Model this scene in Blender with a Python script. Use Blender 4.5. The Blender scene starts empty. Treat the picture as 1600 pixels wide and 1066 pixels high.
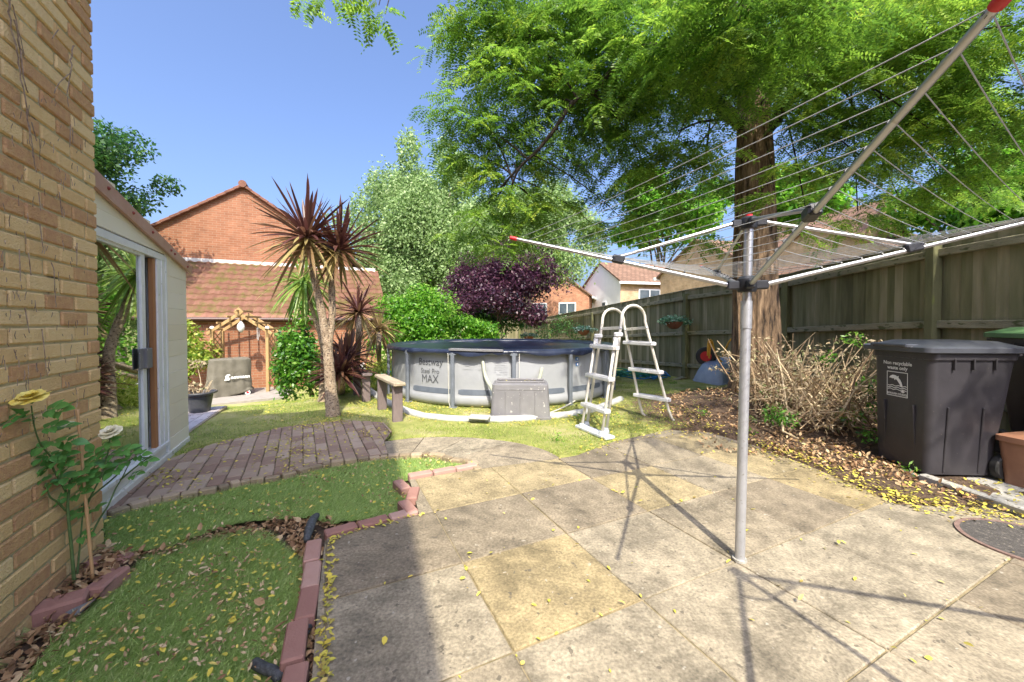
import bpy, bmesh, math, random
import numpy as np
from mathutils import Vector, Matrix, noise
random.seed(7)
rng = np.random.default_rng(11)
SC = bpy.context.scene
COL = SC.collection
R = math.radians

# ------------------------------------------------------------ camera, sky, sun, exposure
CAMZ, FPX, PITCH, SHIFT = 1.22, 605.0, R(1.2), 13.3
cam = bpy.data.cameras.new('camera')
cam.sensor_width = 36.0
cam.lens = 36.0 * FPX / 1600.0
cam.shift_y = -SHIFT / 1600.0
cam.clip_start = 0.05
cam.clip_end = 2000
camo = bpy.data.objects.new('camera', cam)
COL.objects.link(camo)
camo.location = (0, 0, CAMZ)
camo.rotation_euler = (R(90) - PITCH, 0, 0)
SC.camera = camo

ELEV = R(50.5)
SDIR = Vector((0.139 * math.cos(ELEV), -0.990 * math.cos(ELEV), math.sin(ELEV)))
w = bpy.data.worlds.new('World')
SC.world = w
w.use_nodes = True
nt = w.node_tree
bg = nt.nodes['Background']
sky = nt.nodes.new('ShaderNodeTexSky')
sky.sky_type = 'NISHITA'
sky.sun_disc = False
sky.sun_elevation = ELEV
sky.sun_rotation = math.atan2(SDIR.x, SDIR.y)
sky.air_density = 1.0
sky.dust_density = 6.0
sky.ozone_density = 6.0
tn = nt.nodes.new('ShaderNodeMix'); tn.data_type = 'RGBA'; tn.blend_type = 'MULTIPLY'; tn.inputs[0].default_value = 1.0
tn.inputs[7].default_value = (0.93, 0.92, 1.0, 1)      # colour of this day's sky
nt.links.new(sky.outputs[0], tn.inputs[6]); nt.links.new(tn.outputs[2], bg.inputs[0])
bg.inputs[1].default_value = 0.15
sun = bpy.data.lights.new('sun', 'SUN')
sun.energy = 3.2
sun.angle = R(0.5)
sun.color = (1.0, 0.93, 0.77)
suno = bpy.data.objects.new('sun', sun)
COL.objects.link(suno)
suno.rotation_euler = (-SDIR).to_track_quat('-Z', 'Y').to_euler()
SC.view_settings.view_transform = 'Standard'
SC.view_settings.look = 'None'
SC.view_settings.exposure = 1.26
SC.view_settings.gamma = 1.0
SC.view_settings.use_curve_mapping = False

# ------------------------------------------------------------ measuring helpers (photo pixel -> point in the garden)
def ray(px, py):
    x = (px - 800.0) / FPX
    v = (533.0 - py - SHIFT) / FPX
    return Vector((x, math.cos(PITCH) + v * math.sin(PITCH), -math.sin(PITCH) + v * math.cos(PITCH)))
ORI = Vector((0, 0, CAMZ))
def P(px, py, d):
    r = ray(px, py)
    return ORI + r * (d / r.y)
def G(px, py, z=0.0):
    r = ray(px, py)
    return ORI + r * ((z - CAMZ) / r.z)
def PL(px, py, p0, n):
    r = ray(px, py)
    return ORI + r * ((p0 - ORI).dot(n) / r.dot(n))
def ss(t):
    t = max(0.0, min(1.0, t))
    return t * t * (3 - 2 * t)
def terr(x, y):
    z = -0.62 * ss((-x - 2.5) / 2.5) * ss((y - 5.0) / 4.0)
    z -= 0.9 * ss((y - 9.5) / 14.0) * (1 - 0.5 * ss((-x - 2.5) / 2.5))
    e = ((x - 3.75) / 1.25) ** 2 + ((y - 5.35) / 1.1) ** 2
    z += 0.36 * math.exp(-e)
    return z
def GT(px, py):
    z = 0.0
    for i in range(25):
        p = G(px, py, z)
        z = 0.5 * z + 0.5 * terr(p.x, p.y)
    return G(px, py, z)
DV = Vector((-0.431, 0.902, 0))       # along the house wall, away from the camera
UV_ = Vector((0.902, 0.431, 0))       # out of the house wall
def inpoly(x, y, poly):
    c = False
    n = len(poly)
    j = n - 1
    for i in range(n):
        xi, yi = poly[i][0], poly[i][1]
        xj, yj = poly[j][0], poly[j][1]
        if (yi > y) != (yj > y) and x < (xj - xi) * (y - yi) / (yj - yi + 1e-12) + xi:
            c = not c
        j = i
    return c

# ------------------------------------------------------------ materials
MATS = {}
def ramp(nt, cols):
    n = nt.nodes.new('ShaderNodeValToRGB')
    cr = n.color_ramp
    while len(cr.elements) < len(cols):
        cr.elements.new(0.5)
    for e, (p, c) in zip(cr.elements, cols):
        e.position = p
        e.color = (c[0], c[1], c[2], 1)
    return n
def pm(name, cols, scale=6.0, rough=0.8, bump=0.3, bscale=None, detail=6.0, metal=0.0, stretch=(1, 1, 1), coord='Object',
       spots=None, spot_scale=20, spot_thr=0.62, bdist=0.01, coat=0.0, spec=0.5):
    """procedural surface: large mottling through a ramp, finer speckle, bump"""
    m = bpy.data.materials.new(name)
    m.use_nodes = True
    t = m.node_tree
    b = t.nodes['Principled BSDF']
    tc = t.nodes.new('ShaderNodeTexCoord')
    mp = t.nodes.new('ShaderNodeMapping')
    mp.inputs['Scale'].default_value = stretch
    t.links.new(tc.outputs[coord], mp.inputs[0])
    n1 = t.nodes.new('ShaderNodeTexNoise')
    n1.inputs['Scale'].default_value = scale
    n1.inputs['Detail'].default_value = detail
    n1.inputs['Roughness'].default_value = 0.62
    t.links.new(mp.outputs[0], n1.inputs['Vector'])
    k = len(cols)
    rp = ramp(t, [(0.3 + 0.4 * i / max(1, k - 1), c) for i, c in enumerate(cols)])
    t.links.new(n1.outputs['Fac'], rp.inputs[0])
    out = rp.outputs[0]
    if spots:
        n3 = t.nodes.new('ShaderNodeTexNoise')
        n3.inputs['Scale'].default_value = spot_scale
        n3.inputs['Detail'].default_value = 3
        t.links.new(mp.outputs[0], n3.inputs['Vector'])
        r3 = ramp(t, [(spot_thr - 0.03, (0, 0, 0)), (spot_thr + 0.05, (1, 1, 1))])
        t.links.new(n3.outputs['Fac'], r3.inputs[0])
        mx = t.nodes.new('ShaderNodeMix')
        mx.data_type = 'RGBA'
        mx.inputs[7].default_value = (*spots, 1)
        t.links.new(r3.outputs[0], mx.inputs[0])
        t.links.new(out, mx.inputs[6])
        out = mx.outputs[2]
    t.links.new(out, b.inputs['Base Color'])
    b.inputs['Roughness'].default_value = rough
    b.inputs['Metallic'].default_value = metal
    b.inputs['Specular IOR Level'].default_value = spec
    b.inputs['Coat Weight'].default_value = coat
    if bump:
        n2 = t.nodes.new('ShaderNodeTexNoise')
        n2.inputs['Scale'].default_value = bscale or scale * 6
        n2.inputs['Detail'].default_value = 5
        t.links.new(mp.outputs[0], n2.inputs['Vector'])
        bp = t.nodes.new('ShaderNodeBump')
        bp.inputs['Strength'].default_value = bump
        bp.inputs['Distance'].default_value = bdist
        t.links.new(n2.outputs['Fac'], bp.inputs['Height'])
        t.links.new(bp.outputs[0], b.inputs['Normal'])
    MATS[name] = m
    return m
def attr_mat(name, cols, attr='rnd', rough=0.7, nscale=30, namt=0.35, bump=0.2, bscale=120, trans=0.0, bdist=0.004, spec=0.5, coord='Object', stretch=(1, 1, 1)):
    """colour picked by a per-piece random value, broken up by noise; optional light passing through (leaves)"""
    m = bpy.data.materials.new(name)
    m.use_nodes = True
    t = m.node_tree
    b = t.nodes['Principled BSDF']
    a = t.nodes.new('ShaderNodeAttribute')
    a.attribute_name = attr
    tc = t.nodes.new('ShaderNodeTexCoord')
    n1 = t.nodes.new('ShaderNodeTexNoise')
    n1.inputs['Scale'].default_value = nscale
    n1.inputs['Detail'].default_value = 5
    mp = t.nodes.new('ShaderNodeMapping'); mp.inputs['Scale'].default_value = stretch
    t.links.new(tc.outputs[coord], mp.inputs[0])
    t.links.new(mp.outputs[0], n1.inputs['Vector'])
    ma = t.nodes.new('ShaderNodeMath')
    ma.operation = 'MULTIPLY_ADD'
    ma.inputs[1].default_value = namt
    t.links.new(n1.outputs['Fac'], ma.inputs[0])
    sb = t.nodes.new('ShaderNodeMath')
    sb.operation = 'ADD'
    sb.inputs[1].default_value = -namt * 0.5
    t.links.new(a.outputs['Fac'], sb.inputs[0])
    t.links.new(sb.outputs[0], ma.inputs[2])
    k = len(cols)
    rp = ramp(t, [(i / max(1, k - 1), c) for i, c in enumerate(cols)])
    t.links.new(ma.outputs[0], rp.inputs[0])
    t.links.new(rp.outputs[0], b.inputs['Base Color'])
    b.inputs['Roughness'].default_value = rough
    b.inputs['Specular IOR Level'].default_value = spec
    if bump:
        n2 = t.nodes.new('ShaderNodeTexNoise')
        n2.inputs['Scale'].default_value = bscale
        n2.inputs['Detail'].default_value = 4
        t.links.new(tc.outputs[coord], n2.inputs['Vector'])
        bp = t.nodes.new('ShaderNodeBump')
        bp.inputs['Strength'].default_value = bump
        bp.inputs['Distance'].default_value = bdist
        t.links.new(n2.outputs['Fac'], bp.inputs['Height'])
        t.links.new(bp.outputs[0], b.inputs['Normal'])
    if trans:
        tr = t.nodes.new('ShaderNodeBsdfTranslucent')
        hs = t.nodes.new('ShaderNodeHueSaturation')
        hs.inputs['Saturation'].default_value = 1.0
        hs.inputs['Value'].default_value = 1.7
        t.links.new(rp.outputs[0], hs.inputs['Color'])
        t.links.new(hs.outputs[0], tr.inputs[0])
        mx = t.nodes.new('ShaderNodeMixShader')
        mx.inputs[0].default_value = trans
        o = t.nodes['Material Output']
        t.links.new(b.outputs[0], mx.inputs[1])
        t.links.new(tr.outputs[0], mx.inputs[2])
        t.links.new(mx.outputs[0], o.inputs[0])
    MATS[name] = m
    return m
def brick_mat(name, c1, c2, mortar, bw=0.225, rh=0.075, ms=0.01, cvar=None, vary=0.35):
    """brick courses from UVs measured in metres"""
    m = bpy.data.materials.new(name)
    m.use_nodes = True
    t = m.node_tree
    b = t.nodes['Principled BSDF']
    uv = t.nodes.new('ShaderNodeUVMap')
    br = t.nodes.new('ShaderNodeTexBrick')
    br.inputs['Scale'].default_value = 1
    br.inputs['Brick Width'].default_value = bw
    br.inputs['Row Height'].default_value = rh
    br.inputs['Mortar Size'].default_value = ms * 0.5
    br.inputs['Mortar Smooth'].default_value = 0.2
    br.inputs['Bias'].default_value = -0.1
    br.inputs['Color1'].default_value = (*c1, 1)
    br.inputs['Color2'].default_value = (*c2, 1)
    br.inputs['Mortar'].default_value = (*mortar, 1)
    t.links.new(uv.outputs[0], br.inputs['Vector'])
    n = t.nodes.new('ShaderNodeTexNoise')
    n.inputs['Scale'].default_value = 2.2
    n.inputs['Detail'].default_value = 8
    n.inputs['Roughness'].default_value = 0.7
    t.links.new(uv.outputs[0], n.inputs['Vector'])
    rp = ramp(t, [(0.3, (1 - vary,) * 3), (0.7, (1 + vary * 0.6,) * 3)])
    t.links.new(n.outputs['Fac'], rp.inputs[0])
    mx = t.nodes.new('ShaderNodeMix')
    mx.data_type = 'RGBA'
    mx.blend_type = 'MULTIPLY'
    mx.inputs[0].default_value = 1
    t.links.new(br.outputs['Color'], mx.inputs[6])
    t.links.new(rp.outputs[0], mx.inputs[7])
    t.links.new(mx.outputs[2], b.inputs['Base Color'])
    b.inputs['Roughness'].default_value = 0.9
    bp = t.nodes.new('ShaderNodeBump')
    bp.inputs['Strength'].default_value = 0.7
    bp.inputs['Distance'].default_value = 0.008
    bp.invert = True
    t.links.new(br.outputs['Fac'], bp.inputs['Height'])
    t.links.new(bp.outputs[0], b.inputs['Normal'])
    MATS[name] = m
    return m

# ------------------------------------------------------------ mesh builder
class MB:
    def __init__(s):
        s.v = []; s.f = []; s.uv = {}; s.at = {}
    def q(s, pts, uv=None, a=None):
        i = len(s.v)
        s.v += [tuple(p) for p in pts]
        s.f.append(tuple(range(i, i + len(pts))))
        if uv: s.uv[len(s.f) - 1] = uv
        if a is not None: s.at[len(s.f) - 1] = a
        return s
    def box(s, c, size, M=None, a=None, taper=1.0):
        """c centre, size full; M 3x3 orientation"""
        hx, hy, hz = size[0] / 2, size[1] / 2, size[2] / 2
        i = len(s.v)
        for z in (-1, 1):
            k = taper if z > 0 else 1
            for x, y in ((-1, -1), (1, -1), (1, 1), (-1, 1)):
                p = Vector((x * hx * k, y * hy * k, z * hz))
                if M is not None: p = M @ p
                s.v.append(tuple(Vector(c) + p))
        for f in ((3, 2, 1, 0), (4, 5, 6, 7), (0, 1, 5, 4), (1, 2, 6, 5), (2, 3, 7, 6), (3, 0, 4, 7)):
            s.f.append(tuple(i + k for k in f))
            if a is not None: s.at[len(s.f) - 1] = a
        return s
    def bbox(s, c, size, M=None, b=0.004, a=None):
        """box with chamfered edges"""
        h = [x / 2 for x in size]
        b = min(b, min(h) * 0.45)
        M = M or Matrix.Identity(3)
        c = Vector(c)
        i = len(s.v)
        idx = {}
        for sx in (-1, 1):
            for sy in (-1, 1):
                for sz in (-1, 1):
                    for ax in range(3):
                        p = [sx * (h[0] - b), sy * (h[1] - b), sz * (h[2] - b)]
                        p[ax] = (sx, sy, sz)[ax] * h[ax]
                        idx[(sx, sy, sz, ax)] = len(s.v)
                        s.v.append(tuple(c + M @ Vector(p)))
        def face(l):
            s.f.append(tuple(l))
            if a is not None: s.at[len(s.f) - 1] = a
        # main faces
        for sg in (-1, 1):
            for ax in range(3):
                o = [k for k in range(3) if k != ax]
                ring = []
                for u, v in ((-1, -1), (1, -1), (1, 1), (-1, 1)):
                    key = [0, 0, 0]; key[ax] = sg; key[o[0]] = u; key[o[1]] = v
                    ring.append(idx[(*key, ax)])
                flip = (sg > 0) == (ax != 1)
                face(ring if flip else ring[::-1])
        for ax in range(3):          # edges parallel to ax
            o = [k for k in range(3) if k != ax]
            for u in (-1, 1):
                for v in (-1, 1):
                    ks = []
                    for sg, fa in ((-1, o[0]), (1, o[0]), (1, o[1]), (-1, o[1])):
                        key = [0, 0, 0]; key[ax] = sg; key[o[0]] = u; key[o[1]] = v
                        ks.append(idx[(*key, fa)])
                    flip = (u * v > 0) == (ax != 1)
                    face(ks[::-1] if not flip else ks)
        for sx in (-1, 1):
            for sy in (-1, 1):
                for sz in (-1, 1):
                    l = [idx[(sx, sy, sz, k)] for k in range(3)]
                    face(l if sx * sy * sz > 0 else l[::-1])
        return s
    def tube(s, pts, r, n=10, cap=True, a=None):
        pts = [Vector(p) for p in pts]
        if not hasattr(r, '__len__'): r = [r] * len(pts)
        prev = None
        i0 = len(s.v)
        for k, p in enumerate(pts):
            d = (pts[min(k + 1, len(pts) - 1)] - pts[max(k - 1, 0)])
            if d.length < 1e-9: d = Vector((0, 0, 1))
            d.normalize()
            if prev is None:
                u = d.cross(Vector((0, 0, 1)))
                if u.length < 0.05: u = d.cross(Vector((1, 0, 0)))
            else:
                u = prev - d * prev.dot(d)
            u.normalize()
            prev = u
            w_ = d.cross(u)
            for j in range(n):
                t = 2 * math.pi * j / n
                s.v.append(tuple(p + (u * math.cos(t) + w_ * math.sin(t)) * r[k]))
        for k in range(len(pts) - 1):
            for j in range(n):
                j2 = (j + 1) % n
                s.f.append((i0 + k * n + j, i0 + k * n + j2, i0 + (k + 1) * n + j2, i0 + (k + 1) * n + j))
                if a is not None: s.at[len(s.f) - 1] = a
        if cap:
            s.f.append(tuple(i0 + j for j in range(n))[::-1])
            s.f.append(tuple(i0 + (len(pts) - 1) * n + j for j in range(n)))
        return s
    def lathe(s, prof, c, n=24, M=None):
        """prof: list of (r, z)"""
        i0 = len(s.v)
        c = Vector(c)
        for r, z in prof:
            for j in range(n):
                t = 2 * math.pi * j / n
                p = Vector((r * math.cos(t), r * math.sin(t), z))
                if M is not None: p = M @ p
                s.v.append(tuple(c + p))
        for k in range(len(prof) - 1):
            for j in range(n):
                j2 = (j + 1) % n
                s.f.append((i0 + k * n + j, i0 + k * n + j2, i0 + (k + 1) * n + j2, i0 + (k + 1) * n + j))
        s.f.append(tuple(i0 + j for j in range(n))[::-1])
        s.f.append(tuple(i0 + (len(prof) - 1) * n + j for j in range(n)))
        return s
    def loft(s, secs, M=None, o=(0, 0, 0), m=4, cap=True):
        """rounded-rectangle sections (z, cx, cy, w, d, r)"""
        i0 = len(s.v)
        n = 4 * (m + 1)
        o = Vector(o)
        for z, cx, cy, wd, dp, rr in secs:
            for q in range(4):
                sx = (1, -1, -1, 1)[q]; sy = (1, 1, -1, -1)[q]
                for k in range(m + 1):
                    t = math.pi / 2 * (q + k / m)
                    p = Vector((cx + sx * (wd / 2 - rr) + rr * math.cos(t), cy + sy * (dp / 2 - rr) + rr * math.sin(t), z))
                    if M is not None: p = M @ p
                    s.v.append(tuple(o + p))
        for k in range(len(secs) - 1):
            for j in range(n):
                j2 = (j + 1) % n
                s.f.append((i0 + k * n + j, i0 + k * n + j2, i0 + (k + 1) * n + j2, i0 + (k + 1) * n + j))
        if cap:
            s.f.append(tuple(i0 + j for j in range(n))[::-1])
            s.f.append(tuple(i0 + (len(secs) - 1) * n + j for j in range(n)))
        return s
    def prism(s, poly, z0, z1, a=None):
        i = len(s.v)
        n = len(poly)
        s.v += [(p[0], p[1], z0) for p in poly] + [(p[0], p[1], z1) for p in poly]
        fs = [tuple(range(i + n - 1, i - 1, -1)), tuple(range(i + n, i + 2 * n))]
        for k in range(n):
            fs.append((i + k, i + (k + 1) % n, i + n + (k + 1) % n, i + n + k))
        for f in fs:
            s.f.append(f)
            if a is not None: s.at[len(s.f) - 1] = a
        return s
    def build(s, name, mat, parent=None, smooth=False, origin=None):
        me = bpy.data.meshes.new(name)
        if parent is not None:
            rt = parent
            while rt.parent is not None: rt = rt.parent
            o = Vector(rt.location)
            loc = Vector((0, 0, 0))
        else:
            if origin is None:
                a = np.array(s.v)
                origin = ((a[:, 0].min() + a[:, 0].max()) / 2, (a[:, 1].min() + a[:, 1].max()) / 2, a[:, 2].min())
            o = Vector(origin)
            loc = o
        me.from_pydata([(p[0] - o.x, p[1] - o.y, p[2] - o.z) for p in s.v], [], s.f)
        if s.uv:
            ul = me.uv_layers.new(name='UVMap')
            for fi, uvs in s.uv.items():
                p = me.polygons[fi]
                for k, li in enumerate(p.loop_indices):
                    ul.data[li].uv = uvs[k]
        if s.at:
            at = me.attributes.new('rnd', 'FLOAT', 'FACE')
            arr = np.zeros(len(me.polygons), dtype=np.float32)
            for fi, x in s.at.items(): arr[fi] = x
            at.data.foreach_set('value', arr)
        if smooth:
            me.polygons.foreach_set('use_smooth', [True] * len(me.polygons))
            if smooth == 'auto':
                try: me.set_sharp_from_angle(angle=R(35))
                except Exception: pass
        me.materials.append(MATS[mat] if isinstance(mat, str) else mat)
        ob = bpy.data.objects.new(name, me)
        COL.objects.link(ob)
        ob.location = loc
        if parent is not None: ob.parent = parent
        return ob
def tag(o, label=None, cat=None, group=None, kind=None):
    if label: o['label'] = label
    if cat: o['category'] = cat
    if group: o['group'] = group
    if kind: o['kind'] = kind
    return o
def empty(name, loc, label, cat, group=None):
    o = bpy.data.objects.new(name, None)
    o.empty_display_size = 0.1
    o.location = loc
    COL.objects.link(o)
    return tag(o, label, cat, group)
def rotz(a): return Matrix.Rotation(a, 3, 'Z')
def frame(x, y, z=None):
    x = Vector(x).normalized(); y = Vector(y).normalized()
    z = Vector(z).normalized() if z else x.cross(y).normalized()
    return Matrix((x, y, z)).transposed()
def raw_mesh(name, V, F, mat, rnd=None, parent=None, smooth=False, origin=(0, 0, 0)):
    """V (n,3) array; F (m,k) array"""
    me = bpy.data.meshes.new(name)
    if parent is not None:
        rt = parent
        while rt.parent is not None: rt = rt.parent
        o = np.array(rt.location)
    else:
        o = np.array(origin, dtype=float)
    V = V - o
    k = F.shape[1]
    me.vertices.add(len(V)); me.vertices.foreach_set('co', V.astype(np.float32).ravel())
    me.loops.add(F.size); me.loops.foreach_set('vertex_index', F.astype(np.int32).ravel())
    me.polygons.add(len(F))
    me.polygons.foreach_set('loop_start', np.arange(0, F.size, k, dtype=np.int32))
    me.polygons.foreach_set('loop_total', np.full(len(F), k, dtype=np.int32))
    me.update(calc_edges=True)
    if rnd is not None:
        at = me.attributes.new('rnd', 'FLOAT', 'FACE')
        at.data.foreach_set('value', np.clip(rnd, 0, 1).astype(np.float32))
    if smooth: me.polygons.foreach_set('use_smooth', [True] * len(F))
    me.materials.append(MATS[mat])
    ob = bpy.data.objects.new(name, me)
    COL.objects.link(ob)
    if parent is not None: ob.parent = parent
    else: ob.location = Vector(origin)
    return ob
def text_geo(txt, size, bold=0.0, align='CENTER', sx=1.0):
    cu = bpy.data.curves.new('t', 'FONT')
    cu.body = txt; cu.size = size; cu.align_x = align; cu.offset = bold
    cu.resolution_u = 3
    ob = bpy.data.objects.new('t', cu)
    COL.objects.link(ob)
    dg = bpy.context.evaluated_depsgraph_get()
    me = bpy.data.meshes.new_from_object(ob.evaluated_get(dg))
    vs = [(v.co.x * sx, v.co.y) for v in me.vertices]
    fs = [tuple(p.vertices) for p in me.polygons]
    bpy.data.objects.remove(ob); bpy.data.curves.remove(cu); bpy.data.meshes.remove(me)
    return vs, fs
def put_text(txt, size, fn, mat, parent, bold=0.0, align='CENTER', sx=1.0, name='lettering'):
    vs, fs = text_geo(txt, size, bold, align, sx)
    b = MB()
    b.v = [tuple(fn(x, y)) for x, y in vs]
    b.f = fs
    return b.build(name, mat, parent)
def boolean_clip(ob, poly, z0=-1, z1=1):
    """keep what lies inside the polygon (plan view)"""
    c = MB().prism(poly, z0, z1).build('clip', list(MATS.values())[0])
    md = ob.modifiers.new('b', 'BOOLEAN')
    md.operation = 'INTERSECT'; md.solver = 'EXACT'; md.object = c
    dg = bpy.context.evaluated_depsgraph_get()
    me = bpy.data.meshes.new_from_object(ob.evaluated_get(dg))
    ob.modifiers.clear()
    old = ob.data
    ob.data = me
    bpy.data.meshes.remove(old)
    cm = c.data
    bpy.data.objects.remove(c); bpy.data.meshes.remove(cm)
    if len(ob.data.materials) > 1: ob.data.materials.pop(index=1)
    return ob
def cdir(poly):
    a = 0
    for i in range(len(poly)):
        x0, y0 = poly[i][0], poly[i][1]; x1, y1 = poly[(i + 1) % len(poly)][0], poly[(i + 1) % len(poly)][1]
        a += x0 * y1 - x1 * y0
    return list(poly) if a > 0 else list(poly)[::-1]

# ------------------------------------------------------------ foliage
def rand_dirs(n):
    v = rng.normal(size=(n, 3))
    return v / np.linalg.norm(v, axis=1)[:, None]
def leaf_quads(C, D, Nn, L, W, fold=0.0):
    """diamond leaves: centre base C, direction D, normal Nn, length L, width W"""
    S = np.cross(D, Nn)
    S /= (np.linalg.norm(S, axis=1)[:, None] + 1e-9)
    n = len(C)
    L = L[:, None]; W = W[:, None]
    V = np.empty((n, 4, 3))
    V[:, 0] = C
    V[:, 1] = C + D * L * 0.45 + S * W * 0.5
    V[:, 2] = C + D * L
    V[:, 3] = C + D * L * 0.45 - S * W * 0.5
    F = np.arange(n * 4).reshape(n, 4)
    return V.reshape(-1, 3), F
def cloud(clumps, size, aspect=0.55, up=0.5, droop=0.0, shell=0.55):
    """clumps: (cx,cy,cz,rx,ry,rz,n); returns V,F,rnd"""
    Vs = []; Fs = []; Rs = []; off = 0
    for (cx, cy, cz, rx, ry, rz, n) in clumps:
        n = int(n)
        d = rand_dirs(n)
        rad = (shell + (1 - shell) * rng.random(n)) ** 1.0
        rad = np.where(rng.random(n) < 0.3, rng.random(n) ** 0.5, rad)
        rad = rad * (1 + 0.22 * rng.normal(size=n) * (rng.random(n) < 0.3))
        C = np.array([cx, cy, cz]) + d * rad[:, None] * np.array([rx, ry, rz])
        nn = d * 0.7 + rand_dirs(n) * 0.9 + np.array([0, 0, up])
        nn /= np.linalg.norm(nn, axis=1)[:, None]
        D = rand_dirs(n) + d * 0.5 + np.array([0, 0, -droop])
        D -= nn * np.sum(D * nn, axis=1)[:, None]
        D /= np.linalg.norm(D, axis=1)[:, None]
        L = size * (0.6 + 0.8 * rng.random(n))
        V, F = leaf_quads(C, D, nn, L, L * aspect)
        Vs.append(V); Fs.append(F + off); off += len(V)
        Rs.append(np.clip(0.5 + 0.3 * (rng.random() - 0.5) + 0.28 * rng.normal(size=n), 0, 1))
    return np.concatenate(Vs), np.concatenate(Fs), np.concatenate(Rs)
def bezier(a, b, c, n=8):
    a, b, c = Vector(a), Vector(b), Vector(c)
    return [a * (1 - t) ** 2 + b * 2 * t * (1 - t) + c * t * t for t in [i / n for i in range(n + 1)]]
def bush(name, label, cat, base, centre, rad, ncl, leaves, size, mat, bark='bark_brown', trunk_r=0.08, group=None, up=0.5, droop=0.0,
         clr=0.42, aspect=0.55, trunk=True, flat=1.0, shell=0.55):
    """tree or shrub: stem with limbs to every clump, crown of leaf clumps"""
    base = Vector(base); centre = Vector(centre)
    root = empty(name, base, label, cat, group)
    cl = []
    for i in range(ncl):
        for _ in range(20):
            d = Vector(rand_dirs(1)[0])
            if d.z > -0.8: break
        k = random.uniform(0.3, 1.02)
        p = centre + Vector((d.x * rad[0] * k, d.y * rad[1] * k, d.z * rad[2] * k))
        s = clr * random.uniform(0.65, 1.25)
        cl.append((p.x, p.y, p.z, rad[0] * s, rad[1] * s, rad[2] * s * flat, leaves * random.uniform(0.7, 1.3)))
    V, F, Rn = cloud(cl, size, up=up, droop=droop, aspect=aspect, shell=shell)
    raw_mesh('foliage', V, F, mat, Rn, root)
    if trunk:
        b = MB()
        fork = base + (centre - base) * 0.55
        top = centre + Vector((0, 0, rad[2] * 0.5))
        pts = bezier(base, fork + Vector((random.uniform(-.1, .1) * rad[0], 0, 0)), top, 8)
        b.tube(pts, [trunk_r * (1 - 0.8 * i / 8) * (1.35 if i == 0 else 1) for i in range(9)], 10)
        for c in cl[:14]:
            k = random.uniform(0.3, 0.75)
            st = base + (top - base) * k
            e = Vector(c[:3])
            b.tube(bezier(st, (st + e) / 2 + Vector((0, 0, 0.15 * rad[2])), e, 6), [trunk_r * 0.45 * (1 - 0.8 * i / 6) for i in range(7)], 6, cap=False)
        b.build('trunk', bark, root, smooth=True)
    return root
# ------------------------------------------------------------ the materials
pm('concrete_kerb', [(0.30, 0.29, 0.26), (0.42, 0.40, 0.36)], 9, 0.9, 0.4, 60, spots=(0.16, 0.15, 0.12), spot_scale=30)
pm('soil', [(0.035, 0.022, 0.014), (0.075, 0.048, 0.03), (0.13, 0.085, 0.055)], 9, 0.95, 0.9, 40, bdist=0.02)
pm('bark_brown', [(0.07, 0.05, 0.035), (0.16, 0.12, 0.085)], 12, 0.9, 0.6, 50)
pm('bark_pale', [(0.25, 0.22, 0.18), (0.42, 0.38, 0.32)], 12, 0.9, 0.6, 50)
pm('white_paint', [(0.62, 0.60, 0.54), (0.78, 0.76, 0.70)], 5, 0.5, 0.15, 60, spots=(0.35, 0.3, 0.22), spot_scale=14, spot_thr=0.68)
pm('white_frame', [(0.66, 0.67, 0.68), (0.78, 0.79, 0.8)], 7, 0.35, 0.05, 60, spots=(0.4, 0.38, 0.33), spot_scale=22, spot_thr=0.7)
pm('pink_fascia', [(0.36, 0.19, 0.13), (0.46, 0.26, 0.19), (0.52, 0.34, 0.27)], 3, 0.55, 0.12, 40)
pm('rust_red', [(0.22, 0.03, 0.02), (0.3, 0.06, 0.04)], 20, 0.6, 0.1)
pm('stud_wood', [(0.30, 0.13, 0.05), (0.42, 0.2, 0.08)], 8, 0.7, 0.2, 40, stretch=(1, 1, 0.15))
pm('dark_plastic', [(0.012, 0.013, 0.018), (0.03, 0.032, 0.04)], 8, 0.45, 0.1, 80)
pm('steel_blue', [(0.05, 0.07, 0.12), (0.12, 0.15, 0.22)], 5, 0.5, 0.1)
pm('limb_bark', [(0.016, 0.012, 0.009), (0.045, 0.032, 0.022)], 12, 0.95, 0.6, 40)
pm('alu', [(0.42, 0.42, 0.43), (0.52, 0.52, 0.53)], 12, 0.36, 0.05, 80, metal=0.8, spots=(0.4, 0.39, 0.37), spot_scale=40, spot_thr=0.66)
pm('pole_grey', [(0.42, 0.43, 0.46), (0.52, 0.53, 0.56)], 12, 0.4, 0.05, 80, metal=0.55, spots=(0.33, 0.32, 0.31), spot_scale=60, spot_thr=0.66)
pm('red_plastic', [(0.55, 0.01, 0.02), (0.65, 0.03, 0.04)], 12, 0.4, 0.03)
pm('line_cord', [(0.30, 0.31, 0.32), (0.42, 0.43, 0.44)], 40, 0.6, 0)
pm('pool_wall', [(0.28, 0.29, 0.31), (0.36, 0.37, 0.385)], 1.6, 0.5, 0.25, 5, bdist=0.03)
pm('pool_frame', [(0.12, 0.135, 0.16), (0.18, 0.2, 0.23)], 6, 0.45, 0.05)
pm('pool_band', [(0.085, 0.1, 0.125), (0.12, 0.14, 0.17)], 6, 0.5, 0.05)
pm('ink', [(0.07, 0.075, 0.085), (0.1, 0.105, 0.115)], 30, 0.6, 0)
pm('faint_ink', [(0.3, 0.31, 0.33), (0.36, 0.37, 0.39)], 30, 0.6, 0)
pm('cover_sheet', [(0.012, 0.016, 0.035), (0.03, 0.04, 0.075)], 4, 0.28, 0.5, 9, bdist=0.03)
pm('box_grey', [(0.155, 0.15, 0.16), (0.215, 0.21, 0.215)], 4, 0.55, 0.12, 50, spots=(0.45, 0.43, 0.4), spot_scale=25, spot_thr=0.68)
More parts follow.
